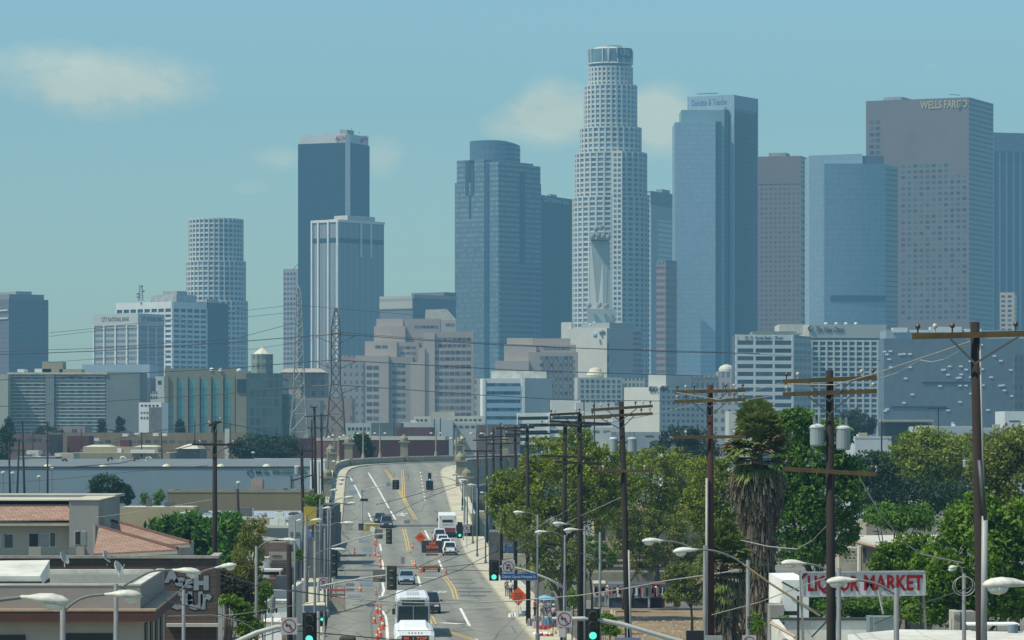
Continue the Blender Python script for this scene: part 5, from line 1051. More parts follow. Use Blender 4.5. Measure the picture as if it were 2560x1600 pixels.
# ------------------------------------------------------------------ street lamps
LPOLE=M('lamp_pole',(.15,.165,.17),.65,.25,2);LENS=M('lamp_lens',(.62,.62,.55),.3,.1,2)
def street_lamp(label,D,px,pyt,arm,head,group,z0=0,r=.1,lens=True,mount=None):
 """px: pole column, pyt: row of its top; arm: photo points of the curved arm; head: ((x,y) neck, (x,y) tip)"""
 x=X(px,D);t=thing('street_lamp',label,'street lamp',(x,D,z0),group);zt=Z(pyt,D)
 if mount is None:MB().tube([(x,D,z0),(x,D,(z0+zt)/2),(x,D,zt+.12)],[r*1.15,r,r*.75],10).build('pole',LPOLE,t,smooth=True);MB().lathe([(r*2,0),(r*2,.5),(r*1.2,.7)],(x,D,z0),10).build('base_collar',LPOLE,t)
 pts=[P(a,b,D)for a,b in arm]+[P(*head[0],D)]
 # smooth the arm
 for _ in range(2):pts=[pts[0]]+[q for a,b in zip(pts,pts[1:])for q in(a.lerp(b,.25),a.lerp(b,.75))]+[pts[-1]]
 MB().tube(pts,.035 if D>40 else .035,6).build('arm',LPOLE,t,smooth=True)
 a,b=P(*head[0],D),P(*head[1],D);d=b-a;L=d.length;d.normalize();s=d.cross(Vector((0,0,1))).normalized();u_=s.cross(d)
 if L<.3:L=.3
 rings=[]
 for f,wd,hu,hd in((-.05,.035,.03,.03),(.12,.06,.05,.04),(.35,.13,.105,.05),(.6,.17,.13,.06),(.82,.15,.11,.06),(.95,.09,.065,.04),(1.0,.03,.02,.02)):
  c=a+d*L*f;k=max(.75,L/.8);rings.append([c+s*wd*k*math.cos(q*math.pi/6)+u_*(hu if math.sin(q*math.pi/6)>=0 else hd)*k*math.sin(q*math.pi/6)for q in range(12)])
 h=MB().loft(rings).build('lamp_head',LAMPG,t,smooth=True)
 if lens:
  k=max(.75,L/.8);rings=[[a+d*L*.68+d*wd*1.25*k*math.cos(q*math.pi/6)+s*wd*k*math.sin(q*math.pi/6)-u_*dz*k for q in range(12)]for wd,dz in((.145,.04),(.14,.09),(.10,.145),(.03,.17))]
  MB().loft(rings).build('lens',LENS,h,smooth=True)
 return t
GL,GR_='street lamps along the left pavement','street lamps along the right pavement'
LEFT=[(62,-60,1520,[(-60,1520),(-20,1502)],((57,1493),(175,1508)),'largest lamp head at the lower left with a stained cover'),(88,157,1530,[(161,1528),(180,1508),(215,1490)],((266,1486),(355,1490)),'lamp with long curved arm in front of the red brown cornice'),(112,290,1470,[(305,1468),(335,1448),(380,1426)],((434,1425),(503,1433)),'lamp whose stained head overlaps the graffiti wall'),(146,459,1482,[(450,1478),(478,1448),(505,1428)],((540,1419),(592,1413)),'lamp reaching up past the wooden pole by the graffiti wall'),(176,641,1372,[(645,1370),(662,1356),(680,1351)],((698,1349),(742,1353)),'tall lamp between the willow like tree and the brick shop'),(218,787,1405,[(787,1388),(800,1380),(815,1373)],((830,1372),(866,1377)),'lamp low over the closed lane right of the wide pavement'),(232,737,1306,[(737,1308),(738,1305),(738,1304)],((740,1303),(754,1300)),'lamp with short arm above the tall grey shop sign'),(250,765,1292,[(746,1312),(756,1304),(766,1300)],((776,1301),(805,1299)),'lamp in front of the yellow panel'),(312,812,1326,[(813,1322),(828,1312),(840,1307)],((852,1307),(886,1309)),'lamp whose head points at the yellow container'),(290,768,1290,[(768,1290),(782,1278),(795,1272)],((806,1271),(828,1269)),'slim lamp above the yellow panel'),(330,820,1268,[(822,1262),(836,1254),(846,1246)],((858,1244),(884,1243)),'slim lamp above the left kerb of the ramp'),(362,826,1275,[(826,1275),(840,1262),(855,1259)],((868,1258),(890,1258)),'slim lamp just below the one over the ramp kerb'),(385,800,1250,[(801,1246),(808,1238),(815,1230)],((825,1226),(844,1224)),'thin lamp with rising arm beside the pole cluster'),(420,803,1240,[(804,1230),(815,1216),(830,1210)],((840,1209),(858,1208)),'thin upper lamp by the left kerb at the ramp foot'),(455,806,1230,[(808,1218),(820,1206),(832,1201)],((842,1199),(862,1198)),'farthest thin lamp below the bridge curve on the left'),(240,90,1426,[(90,1430),(60,1425),(70,1423)],((66,1424),(86,1421)),'small lamp seen end on above the white roof at left')]
for D,px,pyt,arm,head,lb in LEFT:
 street_lamp(lb,D,px,pyt,arm,head,GL,r=.085)
RIGHT=[(60,2620,1500,[(2620,1500),(2600,1480),(2585,1468)],((2575,1460),(2457,1462)),'largest lamp head at the lower right, cut by the picture edge'),(95,2241,1482,[(2235,1484),(2200,1462),(2170,1453)],((2142,1450),(2066,1455)),'lamp crossing the red lettered sign with its deep lens'),(114,2097,1430,[(2064,1424),(2050,1416),(2030,1411)],((2016,1409),(1953,1408)),'lamp left of the red lettered sign behind the second pole'),(126,1870,1410,[(1860,1411),(1830,1392),(1790,1377),(1760,1374)],((1743,1374),(1682,1380)),'lamp in front of the shaggy palm trunk with a long curved arm'),(144,1762,1372,[(1727,1369),(1705,1359),(1680,1354)],((1658,1352),(1605,1353)),'lamp just above and left of the one by the palm trunk'),(213,1500,1336,[(1497,1342),(1480,1330),(1462,1325)],((1446,1324),(1409,1326)),'lower lamp of the close pair in front of the beige building'),(228,1462,1316,[(1440,1315),(1430,1311)],((1416,1310),(1382,1309)),'upper lamp of the close pair behind the fifth pole'),(254,1412,1342,[(1410,1343),(1395,1333),(1380,1329)],((1368,1329),(1337,1331)),'lamp left of the close pair, by the seventh pole'),(290,1344,1291,[(1342,1292),(1330,1284),(1320,1281)],((1311,1281),(1283,1281)),'lamp standing alone under the big plane tree'),(470,1214,1236,[(1214,1238),(1214,1234)],((1214,1232),(1200,1231)),'lamp at the left edge of the plane tree crown'),(497,1193,1222,[(1200,1218),(1195,1214)],((1190,1213),(1169,1212)),'lamp with arm over the right bridge pavement'),(532,1182,1212,[(1184,1206),(1178,1203)],((1172,1201),(1151,1200)),'second lamp of the stacked row over the bridge pavement'),(566,1168,1204,[(1170,1196),(1166,1194)],((1160,1192),(1142,1192)),'third lamp of the stacked row over the bridge pavement'),(600,1156,1196,[(1158,1190),(1152,1187)],((1146,1186),(1129,1186)),'topmost lamp of the stacked row over the bridge pavement')]
for D,px,pyt,arm,head,lb in RIGHT:street_lamp(lb,D,px,pyt,arm,head,GR_,r=.085,z0=zr(D)if D>495 else 0)
for k,(px,y,D,lb)in enumerate(((130,1172,700,'small white globe lamp by the warehouse left of the dark tree'),(98,1192,690,'small white globe lamp on a thin post near the pole trio'),(8,1182,690,'small white globe lamp at the very left edge'),(32,1183,700,'small white globe lamp right of the edge one'),(596,1207,640,'small white globe lamp on the warehouse wall near the wooden pole'),(633,1132,850,'small white lamp before the vine covered mass'),(2275,1221,420,'lone white lamp head among the middle right trees'))):
 t=thing('yard_lamp',lb,'lamp',(X(px,D),D,0));MB().tube([(X(px,D),D,0),(X(px,D),D,Z(y,D))],.07,6).build('pole',LPOLE,t)
 MB().lathe([(.1,-.15),(.42,-.05),(.40,.15),(.1,.28)],(X(px,D),D,Z(y,D)),10).build('lamp_head',LAMPG,t)
t=street_lamp('short hooked lamp with coiled wire in front of the bright green tree',135,2410,1442,[(2408,1442),(2407,1430),(2403,1418),(2395,1414)],((2393,1417),(2373,1421)),None,r=.085)
b=MB();b.tube([P(2410+28*math.cos(a*math.pi/10),1466+24*math.sin(a*math.pi/10),134.7)for a in range(21)],.018,4);b.tube([P(2410+22*math.cos(a*math.pi/10),1462+22*math.sin(a*math.pi/10),134.6)for a in range(21)],.014,4);b.build('wire_coil',M('wire_grey',(.3,.3,.28),.6),t)
# ------------------------------------------------------------------ utility poles
WOOD=M('pole_wood',(.021,.016,.014),.9,.5,1.2,stretch=(3,3,.4));WOODR=M('pole_wood_red',(.05,.019,.014),.9,.4,1.2,stretch=(3,3,.4));ARMW=M('crossarm_wood',(.105,.072,.030),.9,.45,1.5);ARMD=M('crossarm_dark',(.030,.022,.017),.9,.4,1.5)
CAN=M('transformer_grey',(.25,.30,.31),.5,.15,1);INS=M('insulator',(.45,.42,.36),.4,.2,3);INSD=M('insulator_dark',(.06,.04,.035),.4);BRACE=M('brace_steel',(.10,.10,.10),.6)
def utility_pole(label,D,x0,y0,x1,y1,r0,arms,cans=(),red=False,conduit=None,ins=3,z0=0,group='wooden utility poles'):
 """pole from photo top (x0,y0) to bottom (x1,y1); arms: (xL,yL,xR,yR)"""
 b=P(x1,y1,D);tp=P(x0,y0,D);d=(tp-b)/(tp.z-b.z);base=b+d*(z0-b.z)
 t=thing('utility_pole',label,'utility pole',tuple(base),group)
 MB().tube([base-d*.3,base+(tp-base)*.5,tp],[r0*1.35,r0*1.12,r0*.88],10).build('pole',WOODR if red else WOOD,t,smooth=True)
 for k,(xl,yl,xr,yr)in enumerate(arms):
  a,c=P(xl,yl,D-r0-.07),P(xr,yr,D-r0-.07);far=D>215
  ar=MB().bar(a,c,.11,.14).build('crossarm',ARMD if far else ARMW,t)
  px_at=base+d*(((a.z+c.z)/2)-base.z)
  if k<2:
   for s_ in(-1,1):
    e=a.lerp(c,.5+s_*.24);e=Vector((e.x,D-r0-.14,e.z-.07));MB().bar(e,Vector((px_at.x,D-r0-.10,e.z-.62)),.03,.05).build('brace',BRACE,t)
  for q in range(ins):
   for f in(.04+.12*q,.96-.12*q):
    if q==ins-1 and k>0:continue
    p=a.lerp(c,f);MB().lathe([(.02,0),(.02,.1),(.055,.12),(.065,.17),(.04,.22)],p+Vector((0,0,.07)),8).build('insulator',INS if(k+q)%2 else INSD,t)
 for cx,cy,w_,h_ in cans:
  p=P(cx,cy+h_/2,D);r_=w_/2/F*D;H=h_/F*D
  c=MB().lathe([(r_*.9,0),(r_,.05),(r_,H*.9)],p,16).build('transformer',CAN,t,smooth=False)
  MB().lathe([(r_*1.07,0),(r_*1.07,.05),(r_*.8,.1),(r_*.2,.14)],p+Vector((0,0,H*.9)),16).build('lid',M('lid_grey',(.5,.53,.53),.5),c)
  for s_ in(-.4,.4):MB().lathe([(.03,0),(.05,.08),(.03,.16),(.05,.22),(.02,.3)],p+Vector((s_*r_,0,H*.9+.1)),8).build('bushing',INS,c)
  MB().bar(Vector((p.x,D,p.z+H*.7)),Vector((px_at.x if arms else base.x,D,p.z+H*.7)),.06,.08).build('bracket',BRACE,c)
 if conduit:
  for cx0,cx1,cy0,cy1,rc,m_ in conduit:MB().tube([P(cx1,cy1,D-r0*1.5),P(cx0,cy0,D-r0*1.3)],rc,8).build('conduit',m_,t,smooth=True)
 return t
PIPE=M('conduit_pale',(.34,.35,.34),.5,.2,1);PIPED=M('conduit_dark',(.06,.065,.07),.5,.4,6)
utility_pole('nearest wooden pole, thick and dark, at the far right with a moss stained crossarm',92,2437,805,2454,1600,.125,[(2280,841,2640,832)],conduit=[(2462,2459,1290,1640,.075,PIPE),(2450,2461,860,1300,.02,PIPE),(2449,2463,1150,1300,.06,PIPED)])
utility_pole('second pole from the right, dark, with two large transformer cans',127,2074,926,2078,1600,.14,[(1957,954,2192,944),(1957,986,2192,978),(1957,1172,2190,1186)],cans=[(2043,1090,36,50),(2108,1096,36,58)],ins=2)
utility_pole('reddish brown pole standing just left of the tall fan palm',169,1775,962,1777,1600,.145,[(1686,980,1864,976),(1686,1004,1864,999),(1686,1093,1864,1092)],red=True,conduit=[(1767,1766,1195,1640,.055,PIPE)])
utility_pole('dark leaning pole with twin transformers in front of the white hotel',197,1553,1004,1571,1591,.15,[(1478,1025,1632,1015),(1452,1043,1632,1034),(1484,1178,1636,1177)],cans=[(1534,1113,20,36),(1580,1113,24,36)],conduit=[(1572,1578,1375,1640,.05,PIPE)])
utility_pole('black pole left of the leaning one, behind the close pair of lamps',226,1449,1034,1451,1560,.155,[(1375,1037,1452,1033),(1374,1053,1522,1060),(1388,1155,1506,1160)],ins=2)
utility_pole('thinner black pole passing behind the double crossarms above the plane tree',256,1413,1064,1408,1540,.145,[(1350,1062,1478,1066),(1350,1139,1472,1144)],ins=2)
utility_pole('brown pole rising through the left part of the plane tree, its base on the pavement',316,1318,1068,1321,1563,.15,[(1240,1071,1336,1069),(1262,1086,1374,1084)],ins=2)
utility_pole('dark pole with high crossarm at the left edge of the plane tree',375,1288,1064,1289,1490,.15,[(1196,1093,1300,1090),(1262,1075,1318,1078)],ins=2)
utility_pole('dark pole before the bridge side wall, second left of the plane tree',425,1252,1058,1254,1445,.15,[(1218,1110,1300,1108),(1222,1142,1300,1140)],ins=2)
utility_pole('dark pole with long low crossarm near the right bridge pylons',480,1233,1068,1236,1405,.15,[(1182,1101,1270,1098),(1185,1142,1288,1142)],ins=2)
utility_pole('thin dark pole with square arm frame right of the bridge',535,1216,1092,1217,1380,.14,[(1160,1127,1232,1127)],ins=1)
utility_pole('thin dark pole closest to the bridge pavement on the right',577,1194,1126,1196,1354,.14,[(1162,1128,1240,1129)],ins=1)
utility_pole('brown pole behind the graffiti building with moss tinted crossarm',250,537,1053,537,1380,.15,[(480,1111,603,1112),(522,1064,552,1054)],ins=2)
utility_pole('black pole with small grey can left of the bridge, arms tilted',420,754,1112,758,1300,.17,[(722,1128,784,1128),(728,1202,780,1188)],cans=[(743,1176,14,22)],ins=1)
utility_pole('tall black pole with wide lower crossarm before the pink brick block',500,786,1017,790,1270,.17,[(776,1018,793,1018),(762,1041,820,1039)],ins=1)
utility_pole('thin black pole close right of the tall one near the bridge',560,803,1034,806,1240,.16,[(790,1070,816,1070)],ins=1);utility_pole('short black pole close left of the tall one near the bridge',540,779,1050,782,1230,.13,[(768,1070,792,1070)],ins=1)
utility_pole('short weathered pole among the shop fronts on the left pavement',232,722,1362,725,1600,.16,[],red=False)
utility_pole('black pole on the tan building roof line right of the wooden pole',330,594,1222,600,1400,.12,[],)
utility_pole('leftmost of three close black poles before the blue grey warehouse',640,22,1104,25,1232,.16,[(20,1103,52,1100)],ins=0);utility_pole('middle of three close black poles before the blue grey warehouse',640,48,1101,43,1232,.15,[(22,1126,66,1126)],ins=0);utility_pole('right and tallest of three close black poles before the blue grey warehouse',640,56,1053,61,1232,.16,[(50,1054,118,1056)],ins=1)
utility_pole('black pole ending at the warehouse roof edge',745,119,1055,119,1165,.16,[(112,1057,124,1057),(112,1100,126,1102)],ins=1)
for k,(x,y0,y1,D,lb)in enumerate(((82,1077,1145,900,'thin pole behind the warehouse, right of the pole trio'),(155,1070,1130,900,'thin brown pole by the cream shed'),(203,1072,1128,900,'thin pole in front of the red kiosk'),(354,1080,1140,880,'thin dark pole at the white louvre'),(404,1080,1130,880,'thin dark pole right of the white louvre'),(487,1053,1120,950,'thin dark pole left of the brown moss armed pole'),(575,1058,1155,850,'thin dark pole beside the cream chimney'),(6,1060,1125,900,'thin dark pole at the left picture edge'),(985,1020,1120,960,'thin reddish pole behind the bridge curve'),(1086,1047,1090,960,'thin dark pole above the bridge, left of a pair'),(1101,1045,1090,960,'thin dark pole above the bridge, right of a pair'),(1460,1000,1110,800,'thin dark pole before the parking deck'),(1486,1000,1120,760,'thin pale pole right of the parking deck'),(1695,1055,1130,640,'thin dark pole before the far green trees'),(1744,1060,1120,640,'thin dark pole right of the reddish brown pole'),(2204,1050,1130,600,'brownish pole by the white shed'),(2346,1018,1090,800,'thin pole before the big blue grey block'),(2288,1208,1320,400,'dark pole above the flat roofed house'),(2184,1128,1240,420,'dark pole carrying two pale cans in the middle right trees'),(2414,1130,1240,420,'dark pole with one pale can in the middle right trees'))):
 utility_pole(lb,D,x,y0,x,y1,.13,[(x-28,y0+3,x+28,y0+3)]if k in(18,16)else[],cans=[(x-9,y0+46,12,18),(x+9,y0+46,12,18)]if k==18 else[(x,y0+30,14,18)]if k==19 else(),ins=0,z0=0,group='slender background poles')
STEEL=M('lattice_steel',(.13,.11,.09),.6,.3,.5,metal=.2);STEELP=M('lattice_pale',(.33,.35,.32),.6,.2,.5)
def lattice(label,D,levels,mat,arms,r=.16,n=None):
 """levels: (row, half width in px, column)"""
 t=thing('transmission_tower',label,'pylon',(X(levels[0][2],D),D,0))
 legs=[[],[],[],[]]
 for y,w_,px in levels:
  c=P(px,y,D);h=w_/F*D
  for k,(sx,sy)in enumerate(((-1,-1),(1,-1),(1,1),(-1,1))):legs[k].append(Vector((c.x+sx*h,D+sy*h,c.z)))
 for k in range(4):MB().tube(legs[k],r,5).build('leg',mat,t)
 b=MB()
 for i in range(len(levels)-1):
  for k in range(4):
   a0,a1=legs[k][i],legs[(k+1)%4][i];b0,b1=legs[k][i+1],legs[(k+1)%4][i+1]
   n_=max(1,round((b0-a0).length/((a1-a0).length+.5)))
   for q in range(n_):
    f0,f1=q/n_,(q+1)/n_
    b.tube([a0.lerp(b0,f0),a1.lerp(b1,f1)],r*.55,4);b.tube([a1.lerp(b1,f0),a0.lerp(b0,f1)],r*.55,4);b.tube([a0.lerp(b0,f1),a1.lerp(b1,f1)],r*.55,4)
 b.build('lattice',mat,t)
 for y,xl,xr,px,w_ in arms:
  h=w_/F*D;c=P(px,y,D)
  for s_,xe in((-1,xl),(1,xr)):
   e=P(xe,y+3,D);bb=MB()
   for sy in(-1,1):bb.tube([(c.x+s_*h,D+sy*h,c.z),e],r*.8,4);bb.tube([(c.x+s_*h,D+sy*h,c.z-2.2 if mat is STEEL else c.z+2),e],r*.6,4)
   bb.build('crossarm',mat,t)
 return t
lattice('brown lattice power tower with three crossarms left of the stepped office wings',1000,[(1140,26,840),(1075,22,840),(995,17,840),(960,11,840),(895,11,839),(833,11,839),(805,9,840),(770,2,840)],STEEL,[(836,786,888,839,11),(900,786,892,839,11),(963,780,900,839,12)],r=.15)
lattice('pale lattice power tower in front of the slim pinkish grey tower',1060,[(1150,22,748),(1080,22,748),(990,14,748),(880,11,748),(810,9,748),(735,6,747),(715,1,746)],STEELP,[(734,734,759,747,6),(806,734,757,748,8),(877,734,759,748,9)],r=.12)
# ------------------------------------------------------------------ wires
WIRE=M('wire_dark',(.035,.035,.035),.6);WIREP=M('wire_pale',(.30,.29,.26),.6)
def wire(label,pts,r=.03,mat=None,sag=0.,group=None,name='power_line'):
 """pts: (px, py, D) points the cable hangs between"""
 q=[P(*p)for p in pts];out=[]
 for a,b in zip(q,q[1:]):
  n=max(2,int((b-a).length/6))if sag else 1;n=min(n,14)
  for k in range(n):
   f=k/n;p=a.lerp(b,f);p.z-=sag*(b-a).length*4*f*(1-f);out.append(p)
 out.append(q[-1]);o=MB().tube(out,r,4).build(name,mat or WIRE);return tag(o,label,'power line',group)
HG='high voltage lines strung between the lattice towers'
for k,(pts,lb)in enumerate((([(-40,888,1000),(233,878,1000),(560,857,1000),(786,839,1000),(839,835,1000),(892,838,1000),(1063,851,1000),(1259,863,1010),(1696,880,1030),(1900,884,1040)],'top high voltage line crossing the pale bank block at left'),([(-40,952,1000),(300,935,1000),(560,922,1000),(786,903,1000),(839,899,1000),(895,903,1000),(1032,911,1000),(1300,926,1010),(1760,940,1030)],'middle high voltage line over the teal glass building'),([(-40,1018,1000),(265,1003,1000),(560,985,1000),(780,966,1000),(839,962,1000),(902,966,1000),(1209,988,1000),(1420,1000,1010),(1700,1003,1020)],'lowest high voltage line over the apartment balconies'),([(-40,880,1060),(233,871,1060),(590,846,1060),(734,808,1060)],'thin high voltage line just above the top left one'),([(124,832,1080),(234,821,1080),(440,797,1080),(734,762,1060),(1060,790,1060)],'faint line rising past the brown tower at left'),([(124,841,1080),(234,828,1080),(440,812,1080),(734,780,1060)],'second faint line just under the rising one at left'),([(839,830,1000),(1120,852,1010),(1440,870,1020),(1790,880,1040),(2200,902,1060)],'thin line above the telephone building, left to right'),([(120,906,1000),(300,893,1000),(640,872,1000),(780,850,1000)],'thin line over the sky gap between brown tower and bank block'))):
 wire(lb,pts,(.10,.10,.09,.07,.055,.055,.055,.05)[k],WIRE,0,HG)
DG='cables hanging over the street'
for k,(pts,r_,m_,lb,sg)in enumerate((([(640,1596,150),(818,1540,170),(920,1510,195),(1152,1424,225),(1250,1372,240),(1392,1300,250),(1449,1270,252)],.022,WIRE,'long cable rising from the near left signal to the plane tree',0),([(745,1392,225),(873,1407,230),(990,1419,235),(1080,1424,235),(1218,1427,240),(1409,1436,250)],.018,WIRE,'cable sagging across the street above the silver saloon',0),([(970,1415,230),(1060,1418,232),(1110,1418,235),(1216,1407,240),(1318,1388,262)],.018,WIRE,'cable running right under the message board',0),([(718,1476,190),(873,1496,190),(985,1505,190),(1085,1508,190),(1180,1506,190),(1280,1503,190),(1452,1488,190),(1560,1472,190),(1677,1450,185),(1772,1437,172),(1850,1425,165)],.026,WIREP,'pale thick cable crossing the whole street behind the first bus',0),([(640,1464,170),(700,1472,172),(800,1486,180),(850,1493,188)],.022,WIRE,'cable from the grey lamp post to the red barricade',0),([(740,1577,150),(873,1589,152),(970,1598,153),(1080,1602,155)],.02,WIRE,'lowest cable at the foot of the picture, over the closed lane',0),([(1040,1420,240),(1120,1384,300),(1195,1352,340),(1254,1330,380)],.02,WIRE,'cable slanting up right of the white estate car',0),([(1055,1428,240),(1150,1388,290),(1240,1360,330),(1289,1340,345)],.02,WIRE,'second cable slanting up right of the white estate car',0),([(940,1262,420),(1003,1246,430),(1110,1218,440),(1216,1190,480)],.03,WIRE,'dark cable over the ramp above the yellow line',0),([(920,1295,400),(985,1284,410),(1040,1257,420),(1120,1224,440),(1194,1200,500)],.028,WIRE,'lower dark cable over the ramp',0),([(1318,1330,290),(1412,1280,256),(1449,1246,226)],.02,WIREP,'pale cable inside the plane tree crown',0),([(1290,1372,240),(1408,1312,256),(1451,1290,226),(1560,1240,197)],.02,WIREP,'pale cable rising right behind the close pair of lamps',0),([(1777,1538,169),(1900,1505,160),(1997,1468,150),(2078,1440,128)],.02,WIREP,'pale cable from the reddish pole to the sign post',0),([(1360,1362,256),(1449,1382,226),(1560,1420,197)],.016,WIRE,'thin cable sagging by the leaning pole',0),([(2145,1186,127),(2200,1285,128),(2260,1355,130),(2300,1385,132),(2408,1408,134)],.03,WIREP,'pale guy cable falling right from the second pole',0),([(1850,1350,170),(1920,1366,160),(1992,1373,150),(2030,1352,140),(2070,1310,128)],.022,WIREP,'drooping service cable between the palm and the second pole',0),([(1920,1455,150),(1990,1502,140),(2078,1545,127)],.02,WIRE,'cable falling from the palm trunk to the sign foot',0),([(1857,1410,118),(1920,1455,118),(1990,1500,118),(2050,1540,118)],.032,M('rope_tan',(.30,.24,.13),.8),'tan rope like cable slanting down from the lamp by the palm',0),([(2185,1560,125),(2300,1510,110),(2454,1460,92)],.016,WIRE,'thin cable from the sign foot up to the nearest pole',0),([(2192,948,127),(2300,900,118),(2437,842,92)],.014,WIREP,'thin pale line between the two nearest right poles, upper',0.01),([(1957,960,127),(2090,962,124),(2200,930,118),(2437,850,92)],.016,WIREP,'thin pale line looping under the upper one at right',0),([(1687,980,169),(1800,1000,150),(1957,956,127)],.012,WIREP,'thin pale line from the reddish pole to the second pole',0),([(1863,1000,169),(1960,985,145),(2192,980,127)],.012,WIREP,'lower thin pale line from the reddish pole to the second pole',0),([(1632,1036,197),(1740,1010,175),(1863,1000,169)],.012,WIREP,'thin line between the leaning pole and the reddish pole',0),([(1522,1058,226),(1590,1044,205),(1632,1036,197)],.012,WIRE,'short thin line left of the leaning pole',0),([(-20,1175,250),(120,1172,250),(300,1158,250),(480,1114,250)],.028,WIRE,'dark cable lying along the warehouse roof edge at left',0),([(603,1112,250),(680,1130,300),(754,1130,420)],.02,WIRE,'cable from the moss armed pole toward the bridge',0.0),([(290,1098,330),(400,1076,290),(522,1058,250)],.03,WIRE,'cable rising from the left to the top of the moss armed pole',.0),([(552,1056,250),(640,1072,330),(745,1100,420)],.03,WIRE,'cable falling right from the top of the moss armed pole',.0),([(-20,1210,400),(170,1196,380),(320,1180,330),(520,1164,260)],.02,WIRE,'thin cable across the middle of the warehouse wall',0),([(235,1294,260),(305,1285,255),(450,1262,250),(535,1248,250)],.016,WIREP,'pale thin cable from the apartment house to the wooden pole',0),([(300,1468,105),(360,1488,115),(470,1515,140),(640,1560,150)],.016,WIRE,'thin cable crossing the graffiti wall',0),([(560,1438,200),(640,1461,176),(722,1470,200)],.018,WIRE,'dark cable between the purplish tree and the weathered pole',0),([(600,1392,250),(690,1398,240),(790,1406,230)],.014,WIRE,'thin cable in front of the brick shop',0),([(540,1540,160),(600,1535,160),(690,1520,170),(830,1500,185)],.016,WIREP,'pale cable low over the fence near the bright shrub',0),([(420,1540,120),(530,1537,130),(600,1552,140),(640,1575,150)],.014,WIREP,'pale thin cable at the foot of the graffiti wall',0))):
 wire(lb,pts,r_,m_,sg,DG,'cable')
BLK=M('signal_black',(.012,.014,.013),.5,.3,3);GRN=M('signal_back_green',(.045,.055,.035),.6,.3,3);VIS=M('visor',(.10,.09,.08),.6,.3,4);LED=M('green_light',(.05,.6,.42),.4,.05,3,emit=(.10,.85,.60,1.3));OFFL=M('unlit_lens',(.03,.02,.015),.3)
SIGNW=M('sign_white',(.40,.40,.41),.5,.1,3);SIGNRED=M('sign_ring_red',(.27,.05,.06),.6,.2,3);SIGNBK=M('sign_symbol',(.02,.02,.03),.6);SIGNBACK=M('sign_back',(.17,.16,.13),.6,.2,2);ORANGE=M('work_orange',(.72,.10,.02),.6,.12,2);MAST=M('mast_grey_pole',(.42,.43,.41),.5,.2,2)
def signal(label,px0,px1,py0,py1,D,lit=2,face=True,pole=None,root=None,green=False):
 w_,h=(px1-px0)/F*D,(py1-py0)/F*D;c=P((px0+px1)/2,(py0+py1)/2,D)
 t=root or thing('traffic_signal',label,'traffic signal',(c.x,c.y,0),'traffic signals above the street')
 hw=w_*.32;body=GRN if green else BLK
 MB().box(c.x-w_/2,c.x+w_/2,D+.06,D+.08,c.z-h/2,c.z+h/2).build('backplate',body,t);hd=MB().box(c.x-hw,c.x+hw,D-.12,D+.059,c.z-h*.47,c.z+h*.47).build('signal_head',body,t,bevel=.02)
 r_=min(hw*.82,h*.13)
 for k in range(3):
  z=c.z+h*(.31-.31*k)
  if face:
   rg=[(c.x+r_*math.cos(-a*math.pi/8),D-.125,z+r_*math.sin(-a*math.pi/8))for a in range(16)]
   MB().hexa([(x,y+.01,q)for x,y,q in rg][::-1],rg[::-1]).build('lens',LED if k==lit else OFFL,hd)
   vz=MB()
   for a in range(10):
    a0,a1=math.pi*(a/10*1.3-.15),math.pi*((a+1)/10*1.3-.15);p=lambda q,rr,y:(c.x+rr*math.cos(q),y,z+rr*math.sin(q))
    vz.hexa([p(a0,r_*1.02,D-.125),p(a1,r_*1.02,D-.125),p(a1,r_*1.1,D-.125),p(a0,r_*1.1,D-.125)],[p(a0,r_*1.02,D-.36),p(a1,r_*1.02,D-.36),p(a1,r_*1.1,D-.36),p(a0,r_*1.1,D-.36)])
   vz.build('visor',VIS,hd)
  else:MB().lathe([(r_,-.03),(r_*.7,.03),(.02,.05)],(c.x,D-.14,z),10).build('lens_housing',VIS,hd)
 if pole:MB().tube([(X(pole,D),D+.1,0),(X(pole,D),D+.1,c.z+h*.3)],.07,8).build('pole',MAST,t)
 return t
def mast(t,pts,D,r=.08,pole=None):
 q=[P(x,y,D+.12)for x,y in pts];MB().tube(q,[r*.6]+[r]*(len(q)-2)+[r*1.2],8).build('mast_arm',MAST,t,smooth=True)
 if pole:e=P(*pole,D+.12);MB().tube([(e.x,e.y,0),e,e+Vector((0,0,.4))],[.14,.11,.09],10).build('pole',MAST,t)
